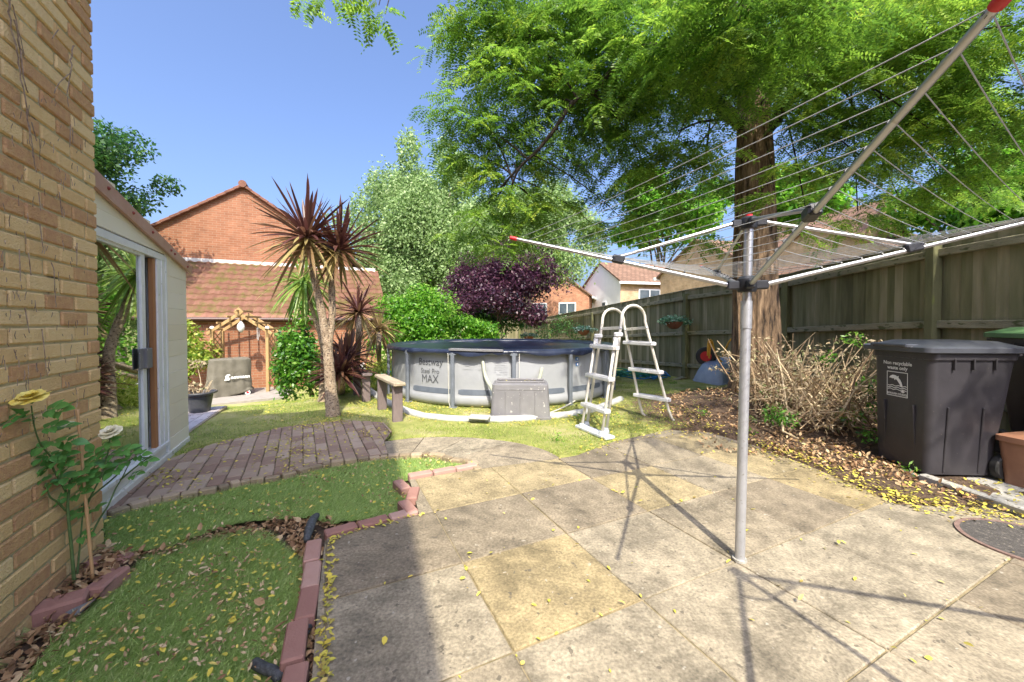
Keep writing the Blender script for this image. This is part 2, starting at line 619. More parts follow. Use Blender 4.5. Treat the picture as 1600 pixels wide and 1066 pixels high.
pm('hose_white', [(0.4, 0.4, 0.38), (0.55, 0.55, 0.52)], 9, 0.5, 0.2, 30, spots=(0.36, 0.33, 0.27), spot_scale=10, spot_thr=0.66)
pm('hose_green_grey', [(0.32, 0.34, 0.27), (0.45, 0.46, 0.38)], 9, 0.5, 0.2, 30)
pm('ladder_cream', [(0.56, 0.53, 0.47), (0.68, 0.65, 0.58)], 9, 0.45, 0.1, 40, spots=(0.33, 0.29, 0.22), spot_scale=22, spot_thr=0.66)
pm('ladder_step', [(0.5, 0.5, 0.52), (0.64, 0.64, 0.65)], 9, 0.5, 0.15, 40, spots=(0.36, 0.33, 0.3), spot_scale=18, spot_thr=0.64)
pm('foot_blue', [(0.42, 0.45, 0.5), (0.6, 0.62, 0.66)], 9, 0.5, 0.15, 40)
pm('bin_grey', [(0.03, 0.028, 0.032), (0.044, 0.041, 0.048)], 5, 0.42, 0.25, 160, spots=(0.09, 0.08, 0.075), spot_scale=90, spot_thr=0.7, bdist=0.002)
pm('bin_lid_grey', [(0.05, 0.053, 0.065), (0.075, 0.08, 0.095)], 5, 0.36, 0.2, 160, bdist=0.002)
pm('green_lid', [(0.07, 0.15, 0.06), (0.11, 0.21, 0.09)], 6, 0.45, 0.1)
pm('brown_box', [(0.25, 0.12, 0.07), (0.34, 0.17, 0.1)], 6, 0.5, 0.1)
pm('rubber', [(0.014, 0.014, 0.015), (0.035, 0.033, 0.03)], 12, 0.7, 0.3, 60)
pm('sticker', [(0.7, 0.7, 0.7), (0.78, 0.78, 0.78)], 12, 0.6, 0)
pm('bamboo', [(0.45, 0.26, 0.12), (0.6, 0.38, 0.18)], 14, 0.6, 0.1, stretch=(1, 1, 0.3))
pm('rose_stem', [(0.06, 0.12, 0.03), (0.13, 0.2, 0.07)], 30, 0.6, 0.3, 90)
pm('petal_yellow', [(0.8, 0.62, 0.08), (0.85, 0.75, 0.25)], 14, 0.6, 0.1)
pm('petal_cream', [(0.75, 0.7, 0.45), (0.82, 0.79, 0.62)], 14, 0.6, 0.1)
pm('petal_heart', [(0.6, 0.26, 0.03), (0.75, 0.45, 0.08)], 14, 0.6, 0.1)
pm('membrane', [(0.02, 0.022, 0.024), (0.11, 0.12, 0.13)], 60, 0.7, 0.4, 150)
pm('membrane_grey', [(0.13, 0.14, 0.15), (0.22, 0.23, 0.24)], 90, 0.75, 0.6, 200)
pm('cedar', [(0.30, 0.18, 0.07), (0.44, 0.29, 0.13)], 6, 0.75, 0.3, 60, stretch=(1, 1, 0.25))
pm('old_board', [(0.13, 0.10, 0.10), (0.22, 0.17, 0.16)], 7, 0.85, 0.5, 60, stretch=(1, 1, 0.3))
pm('board_top', [(0.28, 0.23, 0.16), (0.46, 0.38, 0.27)], 7, 0.85, 0.5, 60)
pm('khaki_cloth', [(0.11, 0.10, 0.075), (0.155, 0.14, 0.108)], 5, 0.85, 0.35, 18, bdist=0.02)
pm('khaki_dark', [(0.03, 0.045, 0.045), (0.06, 0.075, 0.075)], 5, 0.8, 0.2, 30)
pm('bright_print', [(0.78, 0.78, 0.76), (0.82, 0.82, 0.8)], 12, 0.6, 0)
pm('lamp_glass', [(0.6, 0.6, 0.58), (0.78, 0.78, 0.75)], 40, 0.25, 0.4, 90)
pm('pot_black', [(0.045, 0.047, 0.052), (0.075, 0.078, 0.085)], 8, 0.42, 0.08)
pm('deck_wood', [(0.42, 0.38, 0.40), (0.56, 0.52, 0.53)], 7, 0.8, 0.4, 70, stretch=(1, 1, 1), spots=(0.3, 0.25, 0.25), spot_scale=12)
pm('slab_pale', [(0.25, 0.22, 0.19), (0.34, 0.31, 0.27)], 7, 0.9, 0.4, 70)
pm('terracotta', [(0.22, 0.075, 0.045), (0.32, 0.12, 0.07)], 9, 0.7, 0.2)
pm('barrow_tray', [(0.20, 0.26, 0.36), (0.3, 0.37, 0.47)], 6, 0.5, 0.15)
pm('barrow_frame', [(0.55, 0.28, 0.02), (0.68, 0.38, 0.05)], 9, 0.45, 0.1)
pm('teal_sheet', [(0.0, 0.13, 0.10), (0.01, 0.24, 0.18)], 6, 0.5, 0.4, 20)
pm('blue_hose', [(0.0, 0.12, 0.4), (0.01, 0.2, 0.5)], 6, 0.45, 0.1)
pm('green_net', [(0.0, 0.11, 0.07), (0.02, 0.2, 0.12)], 6, 0.6, 0.1)
pm('string_white', [(0.5, 0.48, 0.42), (0.62, 0.6, 0.55)], 20, 0.8, 0)
pm('render_white', [(0.8, 0.8, 0.8), (0.86, 0.86, 0.86)], 2, 0.8, 0.1)
pm('flashing', [(0.5, 0.48, 0.46), (0.62, 0.6, 0.58)], 5, 0.6, 0.1)
pm('gutter_brown', [(0.07, 0.035, 0.03), (0.1, 0.05, 0.04)], 5, 0.45, 0)
pm('far_glass', [(0.05, 0.07, 0.09), (0.12, 0.15, 0.18)], 1.5, 0.1, 0, spec=0.8)
pm('verge_tile', [(0.13, 0.055, 0.035), (0.24, 0.11, 0.07)], 4, 0.85, 0.3)
pm('pipe_green', [(0.10, 0.12, 0.09), (0.2, 0.21, 0.17)], 8, 0.8, 0.3)
pm('iron_cover', [(0.05, 0.045, 0.042), (0.1, 0.09, 0.082)], 30, 0.8, 0.6, 120, spots=(0.16, 0.14, 0.12), spot_scale=60)
pm('iron_rim', [(0.16, 0.1, 0.085), (0.24, 0.16, 0.13)], 30, 0.8, 0.3, 90)
pm('creeper_dry', [(0.13, 0.08, 0.05), (0.42, 0.33, 0.25)], 40, 0.9, 0.3, 120)
pm('mortar', [(0.40, 0.33, 0.18), (0.54, 0.46, 0.28)], 12, 0.95, 0.5, 120, spots=(0.12, 0.1, 0.07), spot_scale=8, spot_thr=0.66)
pm('joint_sand', [(0.13, 0.11, 0.055), (0.26, 0.21, 0.12), (0.36, 0.29, 0.18)], 14, 0.95, 0.6, 90)
pm('joint_moss', [(0.05, 0.045, 0.02), (0.13, 0.12, 0.05)], 14, 0.95, 0.6, 90)
pm('fence_rail', [(0.20, 0.18, 0.11), (0.32, 0.29, 0.2)], 5, 0.9, 0.5, 50, stretch=(1, 1, 3), spots=(0.09, 0.1, 0.04), spot_scale=9, spot_thr=0.6)
pm('fence_post', [(0.11, 0.11, 0.05), (0.19, 0.185, 0.09)], 5, 0.9, 0.5, 50, stretch=(1, 1, 0.3), spots=(0.2, 0.22, 0.06), spot_scale=7, spot_thr=0.62)

# brick by brick wall, turf, leaves ... colours chosen per piece
attr_mat('wall_brick', [(0.50, 0.27, 0.14), (0.64, 0.41, 0.19), (0.72, 0.50, 0.24), (0.78, 0.58, 0.31)], nscale=38, namt=0.55, bump=1.0, bscale=130, rough=0.95, bdist=0.008)
attr_mat('grid_paver', [(0.24, 0.155, 0.115), (0.32, 0.23, 0.17), (0.40, 0.31, 0.235)], nscale=12, namt=0.6, bump=0.5, bscale=90, rough=0.92)
attr_mat('border_brick', [(0.22, 0.17, 0.11), (0.36, 0.28, 0.18), (0.45, 0.34, 0.24)], nscale=20, namt=0.7, bump=0.6, bscale=80, rough=0.95)
attr_mat('red_paver', [(0.30, 0.15, 0.12), (0.38, 0.21, 0.17), (0.46, 0.29, 0.24)], nscale=14, namt=0.7, bump=0.5, bscale=110, rough=0.9)
attr_mat('turf_blade', [(0.15, 0.23, 0.05), (0.27, 0.40, 0.10), (0.40, 0.52, 0.17), (0.56, 0.60, 0.30)], namt=0.0, bump=0, rough=0.5, trans=0.3)
attr_mat('lawn_blade', [(0.09, 0.17, 0.02), (0.21, 0.32, 0.045), (0.36, 0.42, 0.09), (0.52, 0.48, 0.2)], namt=0.5, nscale=0.9, bump=0, rough=0.7, trans=0.3)
attr_mat('litter_brown', [(0.10, 0.045, 0.02), (0.24, 0.13, 0.06), (0.42, 0.27, 0.14), (0.55, 0.42, 0.25)], namt=0.2, bump=0, rough=0.8)
attr_mat('litter_yellow', [(0.28, 0.20, 0.06), (0.42, 0.40, 0.06), (0.62, 0.50, 0.07), (0.66, 0.50, 0.15)], namt=0.1, bump=0, rough=0.7)
attr_mat('robinia_leaf', [(0.028, 0.07, 0.012), (0.08, 0.17, 0.022), (0.19, 0.32, 0.035), (0.42, 0.50, 0.07)], namt=0.1, bump=0, rough=0.5, trans=0.5)
attr_mat('birch_leaf', [(0.09, 0.16, 0.045), (0.18, 0.28, 0.09), (0.30, 0.42, 0.17), (0.42, 0.52, 0.26)], namt=0.1, bump=0, rough=0.6, trans=0.4)
attr_mat('bright_leaf', [(0.035, 0.12, 0.01), (0.085, 0.24, 0.015), (0.16, 0.36, 0.03), (0.28, 0.44, 0.07)], namt=0.1, bump=0, rough=0.4, trans=0.45)
attr_mat('ivy_leaf', [(0.02, 0.08, 0.01), (0.055, 0.17, 0.015), (0.11, 0.27, 0.025), (0.2, 0.34, 0.05)], namt=0.1, bump=0, rough=0.35, trans=0.35)
attr_mat('oak_leaf', [(0.015, 0.06, 0.015), (0.03, 0.1, 0.02), (0.06, 0.16, 0.03), (0.1, 0.2, 0.05)], namt=0.1, bump=0, rough=0.5, trans=0.35)
attr_mat('purple_leaf', [(0.02, 0.008, 0.018), (0.045, 0.014, 0.035), (0.09, 0.03, 0.06), (0.16, 0.07, 0.09)], namt=0.1, bump=0, rough=0.4, trans=0.3)
attr_mat('yellow_green_leaf', [(0.08, 0.16, 0.015), (0.2, 0.3, 0.03), (0.38, 0.44, 0.07), (0.5, 0.5, 0.15)], namt=0.1, bump=0, rough=0.5, trans=0.4)
attr_mat('rose_leaf', [(0.06, 0.17, 0.04), (0.09, 0.25, 0.055), (0.14, 0.34, 0.08), (0.2, 0.42, 0.13)], namt=0.2, nscale=60, bump=0.3, bscale=120, rough=0.35, trans=0.15)
attr_mat('cordyline_blade', [(0.05, 0.016, 0.018), (0.11, 0.042, 0.033), (0.22, 0.14, 0.06), (0.42, 0.36, 0.14)], namt=0.1, bump=0, rough=0.4, trans=0.25)
attr_mat('green_sword_blade', [(0.06, 0.12, 0.02), (0.14, 0.25, 0.04), (0.27, 0.36, 0.08), (0.45, 0.45, 0.2)], namt=0.1, bump=0, rough=0.4, trans=0.3)
attr_mat('dead_foliage', [(0.17, 0.12, 0.07), (0.33, 0.25, 0.15), (0.52, 0.43, 0.28), (0.24, 0.28, 0.11)], namt=0.2, bump=0, rough=0.8, trans=0.15)
attr_mat('dead_stick', [(0.2, 0.13, 0.075), (0.42, 0.30, 0.18), (0.64, 0.52, 0.34)], namt=0.4, bump=0.3, rough=0.85)
attr_mat('basket_leaf', [(0.03, 0.12, 0.06), (0.08, 0.22, 0.12), (0.2, 0.36, 0.24), (0.6, 0.62, 0.55)], namt=0.1, bump=0, rough=0.5, trans=0.2)
attr_mat('clad_board', [(0.74, 0.66, 0.50), (0.80, 0.73, 0.58), (0.84, 0.78, 0.65)], nscale=5, namt=0.5, bump=0.2, bscale=50, rough=0.6)
attr_mat('fence_board', [(0.11, 0.105, 0.05), (0.18, 0.17, 0.085), (0.25, 0.22, 0.125), (0.36, 0.31, 0.2)], nscale=16, namt=1.1, bump=0.5, bscale=40, rough=0.95, stretch=(1, 1, .12))
attr_mat('roof_tile', [(0.17, 0.08, 0.05), (0.225, 0.105, 0.07), (0.28, 0.145, 0.1)], nscale=5, namt=0.5, bump=0.3, bscale=40, rough=0.9)
attr_mat('rope_fibre', [(0.17, 0.12, 0.08), (0.33, 0.27, 0.19)], nscale=60, namt=0.8, bump=0.9, bscale=70, rough=0.95, bdist=0.02)

brick_mat('garage_brick', (0.28, 0.11, 0.055), (0.345, 0.15, 0.08), (0.34, 0.24, 0.16), ms=0.012, vary=0.25)
brick_mat('far_orange_brick', (0.42, 0.19, 0.11), (0.5, 0.25, 0.15), (0.46, 0.34, 0.25))
brick_mat('far_tan_brick', (0.5, 0.33, 0.19), (0.58, 0.4, 0.25), (0.5, 0.4, 0.3))
brick_mat('yellow_brick_plain', (0.42, 0.28, 0.16), (0.52, 0.37, 0.2), (0.38, 0.32, 0.21))
brick_mat('far_roof', (0.20, 0.115, 0.075), (0.26, 0.155, 0.105), (0.10, 0.06, 0.04), bw=0.33, rh=0.32, ms=0.05, vary=0.35)

def special_mats():
    # roof tiles get moss
    m = MATS['roof_tile']; t = m.node_tree
    b = t.nodes['Principled BSDF']
    src = b.inputs['Base Color'].links[0].from_socket
    tc = t.nodes.new('ShaderNodeTexCoord')
    n = t.nodes.new('ShaderNodeTexNoise'); n.inputs['Scale'].default_value = 3.0; n.inputs['Detail'].default_value = 10; n.inputs['Roughness'].default_value = 0.75
    t.links.new(tc.outputs['Object'], n.inputs['Vector'])
    r = ramp(t, [(0.48, (0, 0, 0)), (0.6, (.85, .85, .85))])
    t.links.new(n.outputs['Fac'], r.inputs[0])
    mx = t.nodes.new('ShaderNodeMix'); mx.data_type = 'RGBA'
    mx.inputs[7].default_value = (0.15, 0.13, 0.035, 1)
    t.links.new(r.outputs[0], mx.inputs[0]); t.links.new(src, mx.inputs[6]); t.links.new(mx.outputs[2], b.inputs['Base Color'])
    # ground: lawn / bare earth by a painted weight
    m = bpy.data.materials.new('ground'); m.use_nodes = True; t = m.node_tree; b = t.nodes['Principled BSDF']
    tc = t.nodes.new('ShaderNodeTexCoord')
    def nz(sc, det=6):
        n = t.nodes.new('ShaderNodeTexNoise'); n.inputs['Scale'].default_value = sc; n.inputs['Detail'].default_value = det
        n.inputs['Roughness'].default_value = 0.7
        t.links.new(tc.outputs['Object'], n.inputs['Vector']); return n
    n1 = nz(1.3); n2 = nz(14); n3 = nz(60)
    g = ramp(t, [(0.3, (0.13, 0.17, 0.03)), (0.5, (0.29, 0.30, 0.08)), (0.68, (0.42, 0.36, 0.19))])
    t.links.new(n1.outputs['Fac'], g.inputs[0])
    s = ramp(t, [(0.25, (0.035, 0.022, 0.014)), (0.5, (0.10, 0.062, 0.038)), (0.7, (0.21, 0.14, 0.085))])
    t.links.new(n2.outputs['Fac'], s.inputs[0])
    a = t.nodes.new('ShaderNodeAttribute'); a.attribute_name = 'soil'
    ad = t.nodes.new('ShaderNodeMath'); ad.operation = 'MULTIPLY_ADD'; ad.inputs[1].default_value = 0.9
    t.links.new(n2.outputs['Fac'], ad.inputs[0]); 
    sb = t.nodes.new('ShaderNodeMath'); sb.operation = 'SUBTRACT'; sb.inputs[1].default_value = 0.45
    t.links.new(a.outputs['Fac'], sb.inputs[0]); t.links.new(sb.outputs[0], ad.inputs[2])
    mx = t.nodes.new('ShaderNodeMix'); mx.data_type = 'RGBA'
    rr = ramp(t, [(0.4, (0, 0, 0)), (0.6, (1, 1, 1))]); t.links.new(ad.outputs[0], rr.inputs[0])
    t.links.new(rr.outputs[0], mx.inputs[0]); t.links.new(g.outputs[0], mx.inputs[6]); t.links.new(s.outputs[0], mx.inputs[7])
    t.links.new(mx.outputs[2], b.inputs['Base Color']); b.inputs['Roughness'].default_value = 0.95
    bp = t.nodes.new('ShaderNodeBump'); bp.inputs['Strength'].default_value = 0.8; bp.inputs['Distance'].default_value = 0.02
    t.links.new(n3.outputs['Fac'], bp.inputs['Height']); t.links.new(bp.outputs[0], b.inputs['Normal'])
    MATS['ground'] = m
    # patio slabs: grey aggregate or buff, picked per slab (rnd 0..0.45 grey, >0.5 buff)
    m = bpy.data.materials.new('slab'); m.use_nodes = True; t = m.node_tree; b = t.nodes['Principled BSDF']
    tc = t.nodes.new('ShaderNodeTexCoord')
    a = t.nodes.new('ShaderNodeAttribute'); a.attribute_name = 'rnd'
    n1 = nz2(t, tc, 2.2, 9, 0.75); n2 = nz2(t, tc, 75, 3, 0.6); n3 = nz2(t, tc, 9, 6, 0.7); n4 = nz2(t, tc, 26, 2, 0.5)
    base = ramp(t, [(0.0, (0.15, 0.118, 0.08)), (0.16, (0.215, 0.175, 0.122)), (0.32, (0.275, 0.23, 0.162)), (0.48, (0.315, 0.272, 0.198)), (0.55, (0.30, 0.235, 0.125)), (0.8, (0.33, 0.265, 0.15)), (1.0, (0.35, 0.285, 0.17))])
    t.links.new(a.outputs['Fac'], base.inputs[0])
    f1 = ramp(t, [(0.34, (0.58,) * 3), (0.5, (0.98,) * 3), (0.68, (1.22,) * 3)]); t.links.new(n1.outputs['Fac'], f1.inputs[0])
    f2 = ramp(t, [(0.3, (0.68,) * 3), (0.5, (1.0,) * 3), (0.7, (1.35,) * 3)]); t.links.new(n2.outputs['Fac'], f2.inputs[0])
    f3 = ramp(t, [(0.36, (0.72,) * 3), (0.62, (1.12,) * 3)]); t.links.new(n3.outputs['Fac'], f3.inputs[0])
    cur = base.outputs[0]
    for f in (f1, f2, f3):
        mm = t.nodes.new('ShaderNodeMix'); mm.data_type = 'RGBA'; mm.blend_type = 'MULTIPLY'; mm.inputs[0].default_value = 1
        t.links.new(cur, mm.inputs[6]); t.links.new(f.outputs[0], mm.inputs[7]); cur = mm.outputs[2]
    # lichen dots, pale and dark
    for thr, colr, src in ((0.715, (0.46, 0.42, 0.35), n4), ):
        r = ramp(t, [(thr, (0, 0, 0)), (thr + 0.04, (0.7, 0.7, 0.7))]); t.links.new(src.outputs['Fac'], r.inputs[0])
        mm = t.nodes.new('ShaderNodeMix'); mm.data_type = 'RGBA'; mm.inputs[7].default_value = (*colr, 1)
        t.links.new(r.outputs[0], mm.inputs[0]); t.links.new(cur, mm.inputs[6]); cur = mm.outputs[2]
    r = ramp(t, [(0.29, (0.75, 0.75, 0.75)), (0.32, (0, 0, 0))]); t.links.new(n4.outputs['Fac'], r.inputs[0])
    mm = t.nodes.new('ShaderNodeMix'); mm.data_type = 'RGBA'; mm.inputs[7].default_value = (0.10, 0.085, 0.065, 1)
    t.links.new(r.outputs[0], mm.inputs[0]); t.links.new(cur, mm.inputs[6]); cur = mm.outputs[2]
    t.links.new(cur, b.inputs['Base Color']); b.inputs['Roughness'].default_value = 0.92
    bp = t.nodes.new('ShaderNodeBump'); bp.inputs['Strength'].default_value = 0.55; bp.inputs['Distance'].default_value = 0.004
    t.links.new(n2.outputs['Fac'], bp.inputs['Height']); t.links.new(bp.outputs[0], b.inputs['Normal'])
    MATS['slab'] = m
    # door glass: thin pane, mostly mirror at this grazing view
    m = bpy.data.materials.new('door_glass'); m.use_nodes = True; t = m.node_tree
    for n in list(t.nodes):
        if n.type == 'BSDF_PRINCIPLED': t.nodes.remove(n)
    gl = t.nodes.new('ShaderNodeBsdfGlossy'); gl.inputs['Roughness'].default_value = 0.012; gl.inputs['Color'].default_value = (0.86, 0.9, 0.86, 1)
    tr = t.nodes.new('ShaderNodeBsdfTransparent'); tr.inputs[0].default_value = (0.6, 0.66, 0.6, 1)
    mx = t.nodes.new('ShaderNodeMixShader'); fr = t.nodes.new('ShaderNodeFresnel'); fr.inputs[0].default_value = 2.2
    mu = t.nodes.new('ShaderNodeMath'); mu.operation = 'MULTIPLY_ADD'; mu.inputs[1].default_value = 1.1; mu.inputs[2].default_value = 0.35; mu.use_clamp = True
    t.links.new(fr.outputs[0], mu.inputs[0]); t.links.new(mu.outputs[0], mx.inputs[0])
    t.links.new(tr.outputs[0], mx.inputs[1]); t.links.new(gl.outputs[0], mx.inputs[2]); t.links.new(mx.outputs[0], t.nodes['Material Output'].inputs[0])
    MATS['door_glass'] = m
    # tree bark with deep vertical furrows
    m = bpy.data.materials.new('furrowed_bark'); m.use_nodes = True; t = m.node_tree; b = t.nodes['Principled BSDF']
    tc = t.nodes.new('ShaderNodeTexCoord'); mp = t.nodes.new('ShaderNodeMapping'); mp.inputs['Scale'].default_value = (1, 1, 0.16)
    t.links.new(tc.outputs['Object'], mp.inputs[0])
    n = t.nodes.new('ShaderNodeTexNoise'); n.inputs['Scale'].default_value = 16; n.inputs['Detail'].default_value = 8; n.inputs['Roughness'].default_value = 0.7
    t.links.new(mp.outputs[0], n.inputs['Vector'])
    r = ramp(t, [(0.38, (0.025, 0.016, 0.011)), (0.5, (0.17, 0.11, 0.065)), (0.66, (0.36, 0.245, 0.15))]); t.links.new(n.outputs['Fac'], r.inputs[0])
    t.links.new(r.outputs[0], b.inputs['Base Color']); b.inputs['Roughness'].default_value = 0.95
    bp = t.nodes.new('ShaderNodeBump'); bp.inputs['Strength'].default_value = 1.0; bp.inputs['Distance'].default_value = 0.04
    t.links.new(n.outputs['Fac'], bp.inputs['Height']); t.links.new(bp.outputs[0], b.inputs['Normal'])
    MATS['furrowed_bark'] = m
def nz2(t, tc, sc, det, ro):
    n = t.nodes.new('ShaderNodeTexNoise'); n.inputs['Scale'].default_value = sc; n.inputs['Detail'].default_value = det
    n.inputs['Roughness'].default_value = ro
    t.links.new(tc.outputs['Object'], n.inputs['Vector']); return n
special_mats()

# ------------------------------------------------------------ ground plan (outlines measured from the photograph)
def gp(pts, z=0.0): return [G(x, y, z) for x, y in pts]
def smooth_line(p, n=6):
    out = []
    for i in range(len(p) - 1):
        a = p[max(i - 1, 0)]; b = p[i]; c = p[i + 1]; d = p[min(i + 2, len(p) - 1)]
        for k in range(n):
            t = k / n
            out.append(0.5 * ((2 * b) + (c - a) * t + (2 * a - 5 * b + 4 * c - d) * t * t + (3 * b - a - 3 * c + d) * t ** 3))
    out.append(p[-1])
    return out
BORDER = smooth_line(gp([(150, 805), (220, 783), (280, 770), (334, 760), (381, 749), (443, 740), (497, 725), (570, 714), (606, 710), (671, 707), (700, 713), (736, 720), (751, 733)]), 4)
BACK_PATH = gp([(600, 690), (612, 674), (598, 660), (530, 657), (440, 668), (350, 690), (300, 704), (262, 720), (200, 762), (150, 795)])
STRIP_OUT = gp([(876, 717), (850, 703), (795, 690), (720, 683), (650, 684), (600, 690)])
EDGE_RED = gp([(470, 1120), (487, 1066), (497, 940), (508, 843), (655, 803), (640, 750), (748, 730)])
k_split = 8 * 4   # where the block paving meets the concrete strip (px 606)
PATH_POLY = BORDER[:k_split + 1] + BACK_PATH
STRIP_POLY = BORDER[k_split:] + [G(770, 740)] + STRIP_OUT
HOUSE0 = Vector((-1.956, 1.479, 0))
TURF_POLY = BORDER + EDGE_RED[::-1] + [Vector((-0.55, 0.9, 0)), Vector((-1.62, 0.78, 0)), HOUSE0 + DV * 0.1, HOUSE0 + DV * 0.72, Vector((-2.5, 2.3, 0))]
PATIO_POLY = [G(751, 731)] + [G(876, 716), G(900, 712), G(960, 690), G(1045, 672), G(1110, 676), G(1190, 700), G(1265, 728), G(1335, 758), G(1400, 788), Vector((3.2, 2.55, 0)), Vector((3.25, 2.0, 0)), Vector((3.6, -1.2, 0)), Vector((-0.2, -1.2, 0))] + EDGE_RED[0:1] + EDGE_RED[1:]
ALLP = [PATH_POLY, STRIP_POLY, TURF_POLY, PATIO_POLY]

# ground sheet reaching the horizon, fine where it is close
def build_ground():
    xs = np.unique(np.round(np.concatenate([np.array([-600, -300, -150, -80, -45, -30, -22, -16]), np.arange(-12, -5.5, .4), np.arange(-5.5, 6.01, .07), np.arange(6.4, 12, .5), np.array([16, 22, 30, 45, 80, 150, 300, 600])]), 3))
    ys = np.unique(np.round(np.concatenate([np.array([-300, -100, -40, -20, -12, -8, -6, -4.5]), np.arange(-3, 0.5, .4), np.arange(0.5, 8.0, .07), np.arange(8, 16, .25), np.array([17, 19, 22, 26, 32, 40, 60, 100, 200, 500, 900])]), 3))
    nx, ny = len(xs), len(ys)
    V = np.zeros((nx * ny, 3)); S = np.zeros(nx * ny)
    for j, y in enumerate(ys):
        for i, x in enumerate(xs):
            z = terr(x, y)
            hard = False
            if -6 < x < 5 and -2 < y < 7:
                for p in ALLP:
                    if inpoly(x, y, p): hard = True; break
            if y < 0.9: hard = True
            e = math.exp(-(((x - 3.7) / 1.6) ** 2 + ((y - 5.2) / 1.35) ** 2))
            soil = min(1, e * 2.6)
            if x > 2.3 and y < 5: soil = 1
            if y > 12: soil = 0.3
            if hard: z = -0.13 if y > -1.4 or x < 3.6 else -0.13; soil = 1
            elif x < 6 and y < 9: z += 0.012 * noise.noise(Vector((x * 3, y * 3, 0))) + (0.02 * noise.noise(Vector((x * 9, y * 9, 3))) if soil > 0.5 else 0)
            V[j * nx + i] = (x, y, z); S[j * nx + i] = soil
    I = np.arange(nx * ny).reshape(ny, nx)
    F = np.stack([I[:-1, :-1].ravel(), I[:-1, 1:].ravel(), I[1:, 1:].ravel(), I[1:, :-1].ravel()], 1)
    o = raw_mesh('lawn', V, F, 'ground', smooth=True)
    at = o.data.attributes.new('soil', 'FLOAT', 'POINT'); at.data.foreach_set('value', S.astype(np.float32))
    tag(o, kind='structure')
build_ground()

# patio slabs
def build_patio():
    P1 = Vector((-0.2525, 1.963, 0))
    SU, SD = 0.635, 0.60
    buff = set()
    def cell(p): 
        q = p - P1
        return (math.floor(q.dot(UV_) / SU), math.floor(q.dot(DV) / SD))
    for px in ((870, 920), (720, 775), (845, 748), (1060, 760), (1330, 765), (1090, 698), (1210, 738), (1130, 700), (1240,722)):
        buff.add(cell(G(*px)))
    light = {cell(G(*p)) for p in ((700, 1000), (900, 1030), (1300, 900), (1200, 980), (1450, 850), (1500, 900), (1250, 1000), (1380, 790), (1350, 1000))}
    b = MB()
    M = Matrix((UV_, DV, Vector((0, 0, 1)))).transposed()
    for i in range(-6, 10):
        for j in range(-8, 10):
            c = P1 + UV_ * (SU * (i + .5)) + DV * (SD * (j + .5))
            if c.y < -2 or c.y > 7: continue
            near = False
            for u, v in ((0, 0), (-.5, -.5), (.5, -.5), (.5, .5), (-.5, .5), (0, .5), (.5, 0)):
                q = c + UV_ * SU * u + DV * SD * v
                if inpoly(q.x, q.y, PATIO_POLY): near = True
            if not near: continue
            if (i, j) in buff: a = random.uniform(0.6, 0.95)
            elif (i, j) in light: a = random.uniform(0.4, 0.5)
            else: a = random.uniform(0.16, 0.42)
            tilt = Matrix.Rotation(random.uniform(-.002, .002), 3, 'X') @ Matrix.Rotation(random.uniform(-.002, .002), 3, 'Y')
            b.bbox((c.x, c.y, -0.025 + random.uniform(-.003, .002)), (SU - random.uniform(.005, .010), SD - random.uniform(.005, .010), 0.05), M @ tilt, 0.004, a)
    o = b.build('patio', 'slab')
    boolean_clip(o, cdir(PATIO_POLY))
    tag(o, kind='structure')
    # bedding under the slabs, showing in the joints
    pc = cdir(PATIO_POLY)
    b = MB(); b.prism(pc, -0.09, -0.0075)
    tag(b.build('patio_bedding', 'joint_sand'), kind='structure')
build_patio()

